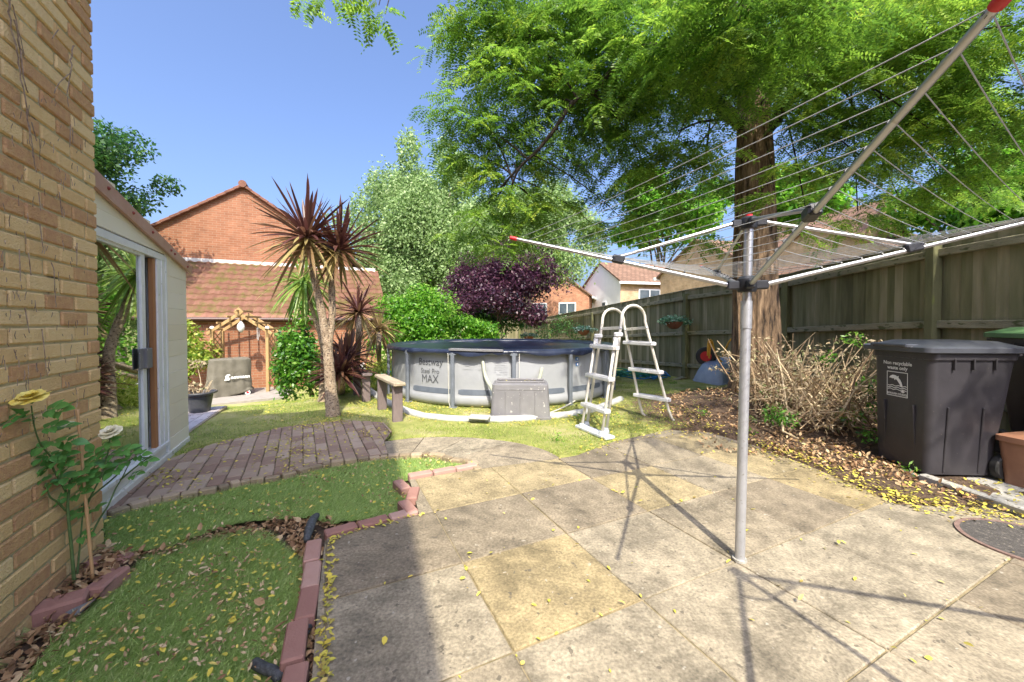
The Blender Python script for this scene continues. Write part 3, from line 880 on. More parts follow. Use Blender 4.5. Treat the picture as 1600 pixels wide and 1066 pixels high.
# block paving path with its kerb of upright bricks, and the concrete strip
def build_path():
    b = MB()
    M = Matrix((UV_, DV, Vector((0, 0, 1)))).transposed()
    o0 = G(420, 720)
    ang = Matrix.Rotation(R(3), 3, 'Z')
    U = ang @ UV_; D = ang @ DV; M = Matrix((U, D, Vector((0, 0, 1)))).transposed()
    for i in range(-30, 34):
        for j in range(-14, 18):
            c = o0 + U * (0.108 * i + random.uniform(-.002, .002)) + D * (0.212 * (j + 0.5 * (i % 2)) + random.uniform(-.004, .004))
            ok = any(inpoly(c.x + dx, c.y + dy, PATH_POLY) for dx, dy in ((0, 0), (.1, 0), (-.1, 0), (0, .1), (0, -.1)))
            if not ok: continue
            tl = Matrix.Rotation(random.uniform(-.02, .02), 3, 'X') @ Matrix.Rotation(random.uniform(-.025, .025), 3, 'Y')
            b.bbox((c.x, c.y, -0.02 + random.uniform(-.004, .003)), (0.102, 0.206, 0.05), M @ tl, 0.006, random.random())
    o = b.build('brick_path', 'grid_paver')
    boolean_clip(o, cdir(PATH_POLY))
    tag(o, kind='structure')
    pc = cdir(PATH_POLY)
    tag(MB().prism(pc, -0.1, -0.008).build('path_bedding', 'joint_moss'), kind='structure')
    # concrete strip made of wedge slabs
    inner = BORDER[k_split:]
    outer = smooth_line(STRIP_OUT[::-1], 6)
    def along(line, t):
        L = [0]
        for i in range(1, len(line)): L.append(L[-1] + (line[i] - line[i - 1]).length)
        s = t * L[-1]
        for i in range(1, len(line)):
            if L[i] >= s - 1e-9:
                return line[i - 1].lerp(line[i], (s - L[i - 1]) / max(1e-9, L[i] - L[i - 1]))
        return line[-1]
    b = MB(); cuts = [0, .2, .42, .66, 1.0]
    for k in range(4):
        a0, a1 = cuts[k] + .003, cuts[k + 1] - .003
        n = 6
        pl = [along(inner, a0 + (a1 - a0) * i / n) for i in range(n + 1)] + [along(outer, a1 - (a1 - a0) * i / n) for i in range(n + 1)]
        b.prism(cdir(pl), -0.05, -0.002 + 0.001 * k, a=0.3 + 0.06 * (k % 3))
    tag(b.build('concrete_strip', 'slab'), kind='structure')
    # kerb bricks
    b = MB(); L = [0]
    for i in range(1, len(BORDER)): L.append(L[-1] + (BORDER[i] - BORDER[i - 1]).length)
    s = 0.05
    while s < L[-1] - 0.03:
        p = along(BORDER, s / L[-1]); q = along(BORDER, min(1, (s + 0.03) / L[-1]))
        d = (q - p).normalized() if (q - p).length > 1e-6 else Vector((1, 0, 0))
        nrm = Vector((-d.y, d.x, 0))
        wd = random.choice((0.07, 0.1, 0.105, 0.11))
        c = p + d * wd / 2 - nrm * 0.02
        tl = Matrix.Rotation(random.uniform(-.05, .05), 3, 'X') @ Matrix.Rotation(random.uniform(-.05, .05), 3, 'Z')
        b.bbox((c.x, c.y, -0.045 + random.uniform(-.006, .006)), (wd - .008, 0.065, 0.1), frame(d, nrm) @ tl, 0.007, random.random())
        s += wd
    tag(b.build('path_kerb', 'border_brick'), kind='structure')
build_path()

# ------------------------------------------------------------ artificial turf by the patio
def turf_h(x, y):
    return 0.012 * noise.noise(Vector((x * 2.2, y * 2.2, 1))) + 0.006 * noise.noise(Vector((x * 7, y * 7, 5)))
SEAM = smooth_line([G(60, 905, -.04), G(190, 872, -.04), G(250, 860, -.04), G(300, 845, -.04), G(370, 822, -.04), G(440, 815, -.04), G(490, 812, -.04), G(560, 822, -.04)], 5)
def seam_y(x):
    for i in range(len(SEAM) - 1):
        if SEAM[i].x <= x <= SEAM[i + 1].x:
            t = (x - SEAM[i].x) / max(1e-9, SEAM[i + 1].x - SEAM[i].x)
            return SEAM[i].y + t * (SEAM[i + 1].y - SEAM[i].y)
    return SEAM[0].y if x < SEAM[0].x else SEAM[-1].y
UP_TURF = [G(165, 868, -.04)] + [p for p in SEAM if p.x > G(175, 868, -.04).x and p.x < G(500, 812, -.04).x] + [G(520, 822, -.04), G(640, 800, -.04), G(630, 752, -.04), G(738, 726, -.04)] + [Vector((p.x, p.y - 0.06, 0)) for p in BORDER[::-1][3:]] + [G(160, 815, -.04)]
LOW_TURF = [G(215, 870, -.05), G(300, 846, -.05), G(370, 828, -.05), G(415, 834, -.05), G(450, 862, -.05), G(478, 885, -.05), G(478, 940, -.05), G(468, 1010, -.05), G(450, 1090, -.05), Vector((-.6, .75, 0)), Vector((-1.45, .85, 0)), G(30, 1066, -.05), G(95, 985, -.05), G(150, 935, -.05)]
def turf(name, poly, z0, nblade, lip):
    xs = [p[0] for p in poly]; ys = [p[1] for p in poly]
    step = 0.025
    V = []; idx = {}; F = []
    X = np.arange(min(xs) - step, max(xs) + step, step); Y = np.arange(min(ys) - step, max(ys) + step, step)
    def h(x, y):
        z = z0 + turf_h(x, y)
        if lip:
            d = y - seam_y(x)
            z += 0.016 * math.exp(-(d / 0.06) ** 2)
        return z
    ins = {(i, j) for i, x in enumerate(X) for j, y in enumerate(Y) if inpoly(x, y, poly)}
    def vid(i, j):
        if (i, j) not in idx:
            idx[(i, j)] = len(V); V.append((X[i], Y[j], h(X[i], Y[j])))
        return idx[(i, j)]
    for i in range(len(X) - 1):
        for j in range(len(Y) - 1):
            if sum(k in ins for k in ((i, j), (i + 1, j), (i + 1, j + 1), (i, j + 1))) >= 3:
                F.append((vid(i, j), vid(i + 1, j), vid(i + 1, j + 1), vid(i, j + 1)))
    o = raw_mesh(name, np.array(V), np.array(F), 'turf_back', smooth=True)
    tag(o, kind='structure')
    # blades
    P_ = []
    while len(P_) < nblade:
        x = random.uniform(min(xs), max(xs)); y = random.uniform(min(ys), max(ys))
        if inpoly(x, y, poly): P_.append((x, y, h(x, y)))
    P_ = np.array(P_)
    return P_
def blades(name, P_, hgt, wid, mat, lean=(0, 0), leanr=0.6, rnd0=0.5, rvar=0.22):
    n = len(P_)
    d = rng.normal(size=(n, 3)) * leanr + np.array([lean[0], lean[1], 0])
    d[:, 2] = 1
    d /= np.linalg.norm(d, axis=1)[:, None]
    H = hgt * (0.5 + 0.8 * rng.random(n))
    a = rng.random(n) * 2 * np.pi
    s = np.stack([np.cos(a), np.sin(a), np.zeros(n)], 1) * (wid / 2)
    V = np.empty((n, 4, 3))
    V[:, 0] = P_ - s; V[:, 1] = P_ + s
    top = P_ + d * H[:, None] + np.stack([d[:, 0], d[:, 1], -0.3 * np.ones(n)], 1) * (H[:, None] * 0.35)
    V[:, 2] = top + s * 0.25; V[:, 3] = top - s * 0.25
    F = np.arange(n * 4).reshape(n, 4)
    cl = np.array([noise.noise(Vector((p[0] * 2.5, p[1] * 2.5, 9))) for p in P_[::50]])
    cl = np.repeat(cl, 50)[:n]
    o = raw_mesh(name, V.reshape(-1, 3), F, mat, np.clip(rnd0 + rvar * rng.normal(size=n), 0, 1))
    tag(o, kind='stuff')
    return o
pm('turf_back', [(0.15, 0.25, 0.05), (0.27, 0.40, 0.10)], 30, 0.9, 0.5, 120)
tb1 = turf('artificial_turf', UP_TURF, -0.042, 52000, True)
tb2 = turf('artificial_turf', LOW_TURF, -0.055, 62000, False)
o = blades('turf_pile', np.concatenate([tb1, tb2]), 0.034, 0.0034, 'turf_blade', lean=(0.8, 0.35), leanr=0.7, rnd0=0.52, rvar=0.26)
# earth bed under and between the turf sheets
pc = cdir(TURF_POLY)
tag(MB().prism(pc, -0.16, -0.062).build('earth_bed', 'soil'), kind='structure')

# lawn grass beyond the paving
def lawn_pts(n, x0, x1, y0, y1, cond):
    out = []
    while len(out) < n:
        x = random.uniform(x0, x1); y = y0 + (y1 - y0) * random.random() ** 1.4
        if not cond(x, y): continue
        if noise.noise(Vector((x * 1.1, y * 1.1, 2))) < random.uniform(-0.55, 0.1): continue
        if any(inpoly(x, y, p) for p in ALLP): continue
        out.append((x, y, terr(x, y) - 0.004))
    return np.array(out)
def grass_ok(x, y):
    e = math.exp(-(((x - 3.7) / 1.6) ** 2 + ((y - 5.2) / 1.35) ** 2))
    if e > 0.3 and random.random() < 0.9: return False
    if x > 2.3 and y < 5: return False
    return abs(x) < y * 1.15 + 0.5
blades('grass', lawn_pts(90000, -6, 3.4, 3.6, 11, grass_ok), 0.032, 0.006, 'lawn_blade', leanr=0.7, rnd0=0.45, rvar=0.25)

# ------------------------------------------------------------ fallen leaves
def scatter(name, pts, size, mat, aspect=0.45, curl=0.5, rnd0=0.5, rvar=0.25):
    n = len(pts)
    C = np.array(pts)
    nn = rng.normal(size=(n, 3)) * curl; nn[:, 2] = 1
    nn /= np.linalg.norm(nn, axis=1)[:, None]
    D = rand_dirs(n); D -= nn * np.sum(D * nn, axis=1)[:, None]; D /= np.linalg.norm(D, axis=1)[:, None]
    L = size * (0.5 + rng.random(n))
    C = C + np.array([0, 0, 1]) * (np.abs(D[:, 2]) * L)[:, None] * 1.0
    S = np.cross(D, nn)
    V = np.empty((n, 6, 3))
    Lc = L[:, None]; W = (L * aspect * (0.7 + .6 * rng.random(n)))[:, None]
    V[:, 0] = C; V[:, 1] = C + D * Lc * .3 + S * W * .5 + nn * Lc * .08; V[:, 2] = C + D * Lc * .7 + S * W * .42 + nn * Lc * .08
    V[:, 3] = C + D * Lc; V[:, 4] = C + D * Lc * .7 - S * W * .42 + nn * Lc * .08; V[:, 5] = C + D * Lc * .3 - S * W * .5 + nn * Lc * .08
    V[:, :, 2] += 0.003
    b = np.arange(n) * 6
    F = np.concatenate([np.stack([b, b + 1, b + 2, b + 3], 1), np.stack([b, b + 3, b + 4, b + 5], 1)])
    r = np.clip(rnd0 + rvar * rng.normal(size=n), 0, 1)
    o = raw_mesh(name, V.reshape(-1, 3), F, mat, np.concatenate([r, r]))
    tag(o, kind='stuff')
    return o
def poly_pts(poly, n, zf, dens=None):
    xs = [p[0] for p in poly]; ys = [p[1] for p in poly]
    out = []; t = 0
    while len(out) < n and t < n * 400:
        t += 1
        x = random.uniform(min(xs), max(xs)); y = random.uniform(min(ys), max(ys))
        if not inpoly(x, y, poly): continue
        if dens and random.random() > dens(x, y): continue
        out.append((x, y, zf(x, y)))
    return out
def zmax(x, y):
    for p, z in ((PATIO_POLY, 0.0), (PATH_POLY, 0.005), (STRIP_POLY, 0.0)):
        if inpoly(x, y, p): return z
    if inpoly(x, y, TURF_POLY):
        if inpoly(x, y, UP_TURF) or inpoly(x, y, LOW_TURF): return -0.025
        return -0.07
    return terr(x, y) + 0.006
clump = lambda s, k: (lambda x, y: 0.15 + 0.85 * ss((noise.noise(Vector((x * s, y * s, k))) + 0.1) * 3))
WALLBED = [HOUSE0 + DV * -1.0, Vector((-1.35, .8, 0)), G(40, 1066, -.05), G(110, 985, -.05), G(200, 900, -.05), G(225, 870, -.05), HOUSE0 + DV * 0.72]
SEAMBED = [G(290, 852, -.06), G(350, 836, -.06), G(400, 822, -.06), G(440, 815, -.06), G(490, 815, -.06), G(495, 900, -.06), G(476, 890, -.06), G(440, 850, -.06), G(380, 842, -.06)]
LOWEDGE = [G(478, 885, -.06), G(506, 850, -.06), G(496, 940, -.06), G(488, 1066, -.06), G(440, 1090, -.06), G(470, 1000, -.06)]
br = []
br += poly_pts(WALLBED, 900, lambda x, y: -0.058)
br += poly_pts(SEAMBED, 520, lambda x, y: -0.058)
for k in range(260):
    p = SEAM[0].lerp(SEAM[-1], random.random()); q = (p.x, seam_y(p.x) - abs(random.gauss(.02, .02)) - .01)
    br.append((q[0], q[1], -.052))
br += poly_pts(LOWEDGE, 260, lambda x, y: -0.065)


MOUND = gp([(1060, 640), (1130, 600), (1240, 600), (1390, 690), (1460, 745), (1400, 785), (1330, 752), (1265, 722), (1190, 696), (1110, 672), (1050, 668)])
br += poly_pts([(1.9, 3.8), (2.6, 3.3), (3.2, 2.9), (3.35, 3.6), (4.6, 4.5), (4.7, 6.3), (3.0, 6.6), (2.0, 5.6)], 2600, zmax, clump(2.5, 1))
WEDGE = [(2.35, 3.75), (2.75, 3.15), (3.15, 2.62), (3.3, 2.3), (3.36, 2.3), (3.24, 3.1), (3.3, 3.7), (2.8, 4.1)]
br += poly_pts(WEDGE, 900, zmax)
scatter('dead_leaf_litter', br, 0.034, 'litter_brown', curl=0.55)
br2 = poly_pts(LOW_TURF, 16, lambda x, y: -0.026) + poly_pts(WALLBED, 60, lambda x, y: -0.055) + poly_pts(SEAMBED, 16, lambda x, y: -0.06)
scatter('dead_leaf_litter', br2, 0.045, 'litter_brown', curl=0.4, aspect=0.5, rnd0=0.7)
scatter('dead_leaf_litter', poly_pts(LOW_TURF, 900, lambda x, y: -0.03, clump(3, 4)) + poly_pts(UP_TURF, 380, lambda x, y: -0.012, clump(3, 8)), 0.02, 'litter_brown', curl=0.6, aspect=.4, rnd0=.75)
ye = []
ye += poly_pts(LOW_TURF, 480, lambda x, y: -0.03)
ye += poly_pts(UP_TURF, 420, lambda x, y: -0.012)
ye += poly_pts(PATH_POLY, 900, lambda x, y: 0.004, clump(1.6, 2))
ye += poly_pts(PATIO_POLY, 150, lambda x, y: 0.002)
ye += poly_pts([(-2.6, 4.6), (-1.5, 4.9), (2.0, 4.0), (2.6, 5), (1.5, 6.2), (-1.6, 6.4), (-2.4, 7)], 3200, zmax, clump(1.3, 3))
ye += poly_pts([(-5, 4.5), (-1.6, 4.6), (-2.0, 7.5), (-5.5, 7.5)], 700, zmax, clump(1.3, 3))
ye += poly_pts(WEDGE, 220, zmax, clump(2.5, 6))
# drifts along the back edge of the patio and by the bin
rim = [G(900, 712), G(960, 690), G(1045, 672), G(1110, 676), G(1190, 700), G(1265, 728), G(1335, 758), G(1400, 786), G(1470, 797), G(1545, 806), G(1600, 813)]
for i in range(len(rim) - 1):
    for k in range(random.randint(90, 200) if i > 3 else 70):
        p = rim[i].lerp(rim[i + 1], random.random())
        x, y = p.x + random.gauss(0.05, .10), p.y + random.gauss(0.07, .10)
        ye.append((x, y, zmax(x, y)))
for i in range(2, 5):
    for k in range(45):
        p = EDGE_RED[i - 1].lerp(EDGE_RED[i], random.random())
        ye.append((p.x + abs(random.gauss(.035, .012)), p.y, 0.003))
for k in range(60):
    p = EDGE_RED[0].lerp(EDGE_RED[3], random.random()); ye.append((p.x + 0.06 + random.gauss(0, .01), p.y, 0.003))
for k in range(420):   # caught in the slab joints
    i, j = random.randint(-2, 6), random.randint(-4, 5)
    t = random.random()
    q = Vector((-0.2525, 1.963, 0)) + (UV_ * (.635 * (i + t)) + DV * (.6 * j) if random.random() < .6 else UV_ * (.635 * i) + DV * (.6 * (j + t)))
    if inpoly(q.x, q.y, PATIO_POLY) and noise.noise(q * 2.0) > -0.05: ye.append((q.x + random.gauss(0, .006), q.y + random.gauss(0, .006), 0.0))
scatter('yellow_leaflets', ye, 0.024, 'litter_yellow', curl=0.3, aspect=0.5)

# red pavers that edge the turf
def red_edge():
    runs = [(EDGE_RED[0], EDGE_RED[3], 'in the row beside the lower turf', 'from its far end'),
            (EDGE_RED[3], EDGE_RED[4], 'between grey slab and upper turf', 'from the black roll'),
            (EDGE_RED[4], EDGE_RED[5], 'in the zigzag by the buff slab', 'from its near end'),
            (EDGE_RED[5], EDGE_RED[6], 'in the row ending at the path kerb', 'from its left')]
    words = ['first', 'second', 'third', 'fourth', 'fifth', 'sixth', 'seventh', 'eighth', 'ninth']
    for ri, (a, b_, where, cnt) in enumerate(runs):
        d = b_ - a; L = d.length; n = max(2, round(L / 0.212)); d.normalize(); nr = Vector((-d.y, d.x, 0))
        for k in range(n):
            jit = random.uniform(-.012, .012) + (0.03 * (-1) ** k if ri == 2 else 0)
            c = a + d * (L * (k + .5) / n) + nr * (jit + (0.045 if ri in (0, 1, 3) else 0.03))
            ang = random.uniform(-.035, .035) + (0.25 * (-1) ** k if ri == 2 else 0)
            M = frame(d, nr) @ rotz(ang) @ Matrix.Rotation(random.uniform(-.03, .03), 3, 'X')
            mb = MB().bbox((c.x, c.y, -0.012 + random.uniform(-.006, .008)), (L / n - .008, .078, .06), M, .007, random.random())
            o = mb.build('edging_paver', 'red_paver')
            kk = n - 1 - k if ri == 0 else k
            if c.y < 0.85: continue
            tag(o, 'red paver, %s %s, %s' % (words[min(kk, 8)], where, cnt), 'paver', 'red brick pavers edging the turf')
red_edge()
# ------------------------------------------------------------ local frame along the house wall
ZV = Vector((0, 0, 1))
def LF(o, s, n, z): return o + DV * s + UV_ * n + ZV * z
MF = Matrix((DV, UV_, ZV)).transposed()      # x along wall, y outwards (left-handed pair handled by box symmetry)
MFr = Matrix((DV, -UV_, ZV)).transposed()
def lbox(mb, o, s0, s1, n0, n1, z0, z1, a=None, bev=None):
    c = LF(o, (s0 + s1) / 2, (n0 + n1) / 2, (z0 + z1) / 2)
    sz = (abs(s1 - s0), abs(n1 - n0), abs(z1 - z0))
    if bev: mb.bbox(c, sz, MFr, bev, a)
    else: mb.box(c, sz, MFr, a)
    return mb

# ------------------------------------------------------------ the yellow brick house on the left
HO = HOUSE0
TE = 0.715
house = empty('brick_house', HO + DV * TE, 'tall yellow brick house wall with dry creeper stems, filling the left edge', 'house')
def build_house():
    # real bricks where the wall is seen
    mb = MB(); zc = -0.06; row = 0
    while zc < 4.0:
        off = 0.0 if row % 2 else -0.112
        s = TE - (0.215 if row % 2 == 0 else 0.1025)
        ends = [(TE - (0.215 if row % 2 == 0 else 0.1025), TE)]
        x = ends[0][0] - 0.01
        segs = list(ends)
        while x > -3.2:
            segs.append((x - 0.215, x)); x -= 0.225
        for a0, a1 in segs:
            n_ = random.uniform(-.003, .003)
            r = random.random()
            rr = 0.1 + 0.25 * r if r < 0.3 else random.uniform(.45, .95)
            lbox(mb, HO, a0 + random.uniform(0, .003), a1 - (random.uniform(0, .003) if a1 < TE else 0), -0.1, n_, zc + random.uniform(-.001, .001), zc + 0.065 + random.uniform(-.001, .001), a=rr, bev=0.006)
        # header faces round the corner
        row += 1; zc += 0.075
    mb.build('wall', 'wall_brick', house)
    m2 = MB()
    lbox(m2, HO, -3.2, TE - 0.006, -0.105, -0.008, -0.2, 4.0)
    m2.build('mortar_bed', 'mortar', house)
    # gable above and the far side wall
    g = MB()
    ez, rz, t0, tr = 4.02, 7.1, -8.5, -2.62
    def pt(s, n, z): return LF(HO, s, n, z)
    poly = [(t0, 0), (-3.2, 0), (-3.2, 4.01), (TE, 4.01), (TE, ez + .02), (tr, rz), (t0, ez)]
    g.q([pt(s, -0.002, z) for s, z in poly], uv=[(s, z) for s, z in poly])
    g.q([pt(TE - .012, -0.1, -.2), pt(TE - .012, -7, -.2), pt(TE - .012, -7, ez), pt(TE - .012, -.1, ez)], uv=[(0, 0), (7, 0), (7, 4), (0, 4)])
    g.q([pt(t0, 0, -.2), pt(t0, -7, -.2), pt(t0, -7, ez), pt(t0, 0, ez)], uv=[(0, 0), (7, 0), (7, 4), (0, 4)])
    g.q([pt(s, -7, z) for s, z in poly], uv=[(s, z) for s, z in poly])
    g.build('gable_wall', 'yellow_brick_plain', house)
    rf = MB()
    for sa, sb in ((TE + .05, tr), (t0 - .05, tr)):
        pts = [(sa, ez - .03), (sb, rz + .05), (sb, rz + .13), (sa, ez + .05)]
        quad = [pt(s, .06, z) for s, z in pts] + [pt(s, -7.1, z) for s, z in pts]
        for f in ((0, 1, 2, 3), (7, 6, 5, 4), (0, 4, 5, 1), (1, 5, 6, 2), (2, 6, 7, 3), (3, 7, 4, 0)):
            rf.q([quad[i] for i in f], uv=[(0, 0), (7, 0), (7, 4), (0, 4)])
    rf.build('roof', 'far_roof', house)
build_house()
# dry creeper stems on the wall
def creeper():
    mb = MB()
    p0 = HO + UV_ * 0.012
    def wp(px, py):
        return PL(px, py, p0, UV_)
    lines = [((10, -10), (14, 20), (22, 60), (28, 100), (34, 150), (44, 200), (56, 270)), ((16, 5), (27, 45), (38, 90)), ((20, 30), (30, 80), (36, 130), (43, 145)),
             ((113, 70), (110, 90), (107, 110), (96, 125), (84, 145)), ((107, 110), (102, 150)), ((110, 195), (107, 230)), ((48, 190), (54, 220)),
             ((23, 60), (33, 85), (37, 92)), ((38, 170), (45, 215), (50, 245)), ((90, 47), (80, 60)), ((112, 200), (114, 225)), ((78, 410), (84, 455), (86, 480)), ((45, 395), (48, 430)),
             ((60, 350), (63, 385)), ((25, 390), (30, 440)), ((40, 480), (46, 520)), ((66, 515), (70, 560)), ((92, 300), (95, 340)), ((58, 300), (62, 330)), ((118, 380), (118, 415))]
    for l in lines:
        pts = [wp(*q) + UV_ * random.uniform(.0, .008) for q in l]
        if len(pts) > 2: pts = smooth_line(pts, 4)
        pts = [p + Vector(rand_dirs(1)[0]) * 0.003 for p in pts]
        r = 0.0034 if len(l) > 3 else 0.0022
        mb.tube(pts, [r * (1 - .5 * i / len(pts)) for i in range(len(pts))], 5)
    for i in range(150):       # broken-off tendrils still stuck to the bricks
        px = random.uniform(2, 140); py = random.uniform(150, 700)
        p = wp(px, py)
        L = random.uniform(.01, .05)
        q = p + ZV * -L + DV * random.uniform(-.012, .012)
        mb.tube([p, (p + q) / 2 + DV * random.uniform(-.006, .006), q], .0014, 3)
    o = mb.build('dry_creeper', 'creeper_dry')
    tag(o, 'dead leafless creeper stems clinging to the yellow brick wall', 'creeper')
creeper()

# ------------------------------------------------------------ white clad garden room
SO = Vector((-3.40, 4.033, 0))          # far corner at the ground
NSH = UV_
def SP(px, py):
    q = PL(px, py, SO, NSH)
    return (q - SO).dot(DV), q.z
def build_shed():
    sh = empty('garden_room', SO, 'white clad garden room with sliding glass door and pink sloping fascia', 'garden room')
    S0 = -2.35                                  # end against the house
    s_open0 = SP(226, 500)[0]; s_open1 = SP(243, 500)[0]; s_fr = SP(256, 500)[0]; s_gl = SP(221, 500)[0]
    ztop, zbot = 1.785, 0.165
    zl = lambda s: 1.84 + (s * -0.19)            # fascia top line, rising toward the house
    zb = lambda s: zl(s) - 0.075 - 0.02 * (-s)   # fascia bottom line
    # cladding boards right of the door and above it
    b = MB(); z = 0.02
    while z < 1.70:
        z1 = min(z + 0.148, 1.76)
        lbox(b, SO, s_fr + .035, 0, -.03, .012 + random.uniform(-.002, .002), z, z1 + .0005, a=random.random(), bev=.002)
        z += 0.15
    sa, sb = s_fr + .035, -.001
    tp = [(sa, 1.672), (sb, 1.672), (sb, zb(0) + .02), (sa, zb(sa) + .02)]
    q = [LF(SO, s, .011, zz) for s, zz in tp] + [LF(SO, s, -.03, zz) for s, zz in tp]
    for f in ((0, 1, 2, 3), (7, 6, 5, 4), (0, 4, 5, 1), (1, 5, 6, 2), (2, 6, 7, 3), (3, 7, 4, 0)): b.q([q[i] for i in f], a=.5)
    z = ztop + 0.07
    while z < 2.4:
        e = min(0, (1.84 - z - .0) / .19)
        s1 = max(S0, min(s_fr + .035, -(z + .06 - 1.84) / .19 + 0.0))
        s1 = min(s_fr + .035, -(z - 1.80) / .19) if z > 1.8 else s_fr + .035
        if s1 > S0: lbox(b, SO, S0, s1 - .002, -.03, .010 + random.uniform(-.002, .002), z, z + .1115, a=random.random(), bev=.002)
        z += 0.112
    b.build('cladding', 'clad_board', sh)
    # inner shell
    w_ = MB()
    lbox(w_, SO, s_fr + .03, -.004, -.10, -.031, -.05, 1.80)
    lbox(w_, SO, -.04, -.0, -2.4, -.10, -.65, 1.78)
    lbox(w_, SO, S0, 0, -2.44, -2.4, -.65, 1.75)
    w_.build('shell', 'white_paint', sh)
    fl = MB(); lbox(fl, SO, S0, -.04, -2.4, -.06, 0.02, .10); fl.build('floor_boards', 'stud_wood', sh)
    # plinth under the door
    p = MB()
    lbox(p, SO, S0, .004, -.06, .022, -.14, .05, bev=.006)
    lbox(p, SO, S0, s_fr + .04, -.06, .0, .05, .135, bev=.004)
    p.build('plinth', 'white_paint', sh)
    # roof slab and fascia
    r = MB()
    for (n0, n1) in ((-2.6, .02),):
        q = [LF(SO, S0, n, zl(S0) + dz) for n, dz in ((n0, -.05), (n1, -.05), (n1, -.012), (n0, -.012))] + [LF(SO, .06, n, zl(.06) + dz) for n, dz in ((n0, -.05), (n1, -.05), (n1, -.012), (n0, -.012))]
        for f in ((0, 1, 2, 3), (7, 6, 5, 4), (0, 4, 5, 1), (1, 5, 6, 2), (2, 6, 7, 3), (3, 7, 4, 0)):
            r.q([q[i] for i in f])
    r.build('roof', 'gutter_brown', sh)
    f_ = MB()
    a, c = S0, .07
    q = [LF(SO, a, n, z) for n, z in ((.021, zb(a)), (.045, zb(a)), (.045, zl(a)), (.021, zl(a)))] + [LF(SO, c, n, z) for n, z in ((.021, zb(c)), (.045, zb(c)), (.045, zl(c)), (.021, zl(c)))]
    for f in ((0, 1, 2, 3), (7, 6, 5, 4), (0, 4, 5, 1), (1, 5, 6, 2), (2, 6, 7, 3), (3, 7, 4, 0)):
        f_.q([q[i] for i in f])
    fa = f_.build('fascia', 'pink_fascia', sh)
    for px, py in ((154, 281), (195, 321), (227, 356), (257, 385), (263, 391), (284, 411)):
        s, z = SP(px, py)
        z = zl(s) - 0.045
        mb = MB().lathe([(.0, 0), (.012, 0), (.012, .005), (.006, .011), (0, .012)], LF(SO, s, .045, z), 10, frame((0, 0, 1), DV, UV_))
        mb.build('screw_cap', 'rust_red', fa, smooth=True)
    # door frame, fixed and sliding stiles, glass
    fr = MB()
    lbox(fr, SO, S0, s_fr, -.06, .018, ztop, ztop + .055, bev=.003)
    lbox(fr, SO, S0, s_fr, -.06, .030, zbot - .03, zbot, bev=.003)
    lbox(fr, SO, s_open1 + .004, s_fr, -.06, .016, zbot, ztop, bev=.003)
    lbox(fr, SO, (s_open1 + s_fr) / 2 - .004, (s_open1 + s_fr) / 2 + .004, .016, .021, zbot, ztop)
    lbox(fr, SO, s_fr, s_fr + .035, -.02, .020, .05, 1.83, bev=.003)
    fo = fr.build('door_frame', 'white_frame', sh)
    st = MB(); lbox(st, SO, s_gl, s_open0 + .012, -.028, .004, zbot, ztop, bev=.003)
    lbox(st, SO, S0, s_gl, -.028, .004, zbot, zbot + .02); lbox(st, SO, S0, s_gl, -.028, .004, ztop - .02, ztop)
    dr = st.build('sliding_door', 'white_frame', sh)
    gl = MB(); lbox(gl, SO, S0, s_gl, -.016, -.012, zbot + .02, ztop - .02); gl.build('glass', 'door_glass', dr)
    hd = MB()
    s1, z1 = SP(212, 546); s2, z2 = SP(233, 574)
    lbox(hd, SO, s_gl - .075, s_gl - .004, .004, .012, z2, z1, bev=.003); lbox(hd, SO, s_gl + .0, s_open0 + .05, .006, .03, z2, z1, bev=.004)
    hd.build('handle', 'box_grey', dr)
    # what shows through the gap
    sw = MB(); lbox(sw, SO, s_open1 - .05, s_open1 + .003, -.03, .004, .14, 1.78, bev=.003); sw.build('wall_stud', 'stud_wood', sh)
    dk = MB(); lbox(dk, SO, s_open1 + .0, s_fr - .02, -.2, -.06, .1, 1.78); dk.build('lining', 'khaki_cloth', sh)
    for k, (a, bb, z0, z1, mt, lb) in enumerate(((-1.0, -.52, .10, .55, 'steel_blue', 'blue grey storage tub on the garden room floor inside the door gap'),
                                           (-.98, -.56, .56, .86, 'dark_plastic', 'dark storage tub stacked on the blue grey tub behind the door gap'),
                                           (-.95, -.6, 1.25, 1.5, 'dark_plastic', 'dark box hanging high inside the garden room door gap'))):
        t = MB(); lbox(t, SO, a, bb, -.75, -.3, z0, z1 - .04, bev=.02); lbox(t, SO, a - .015, bb + .015, -.765, -.285, z1 - .04, z1, bev=.008)
        if k == 2: lbox(t, SO, a, bb, -.8, -.28, 1.21, 1.245, bev=.003)
        tag(t.build('storage_tub', mt), lb, 'storage tub')
    # blind interior wall
build_shed()

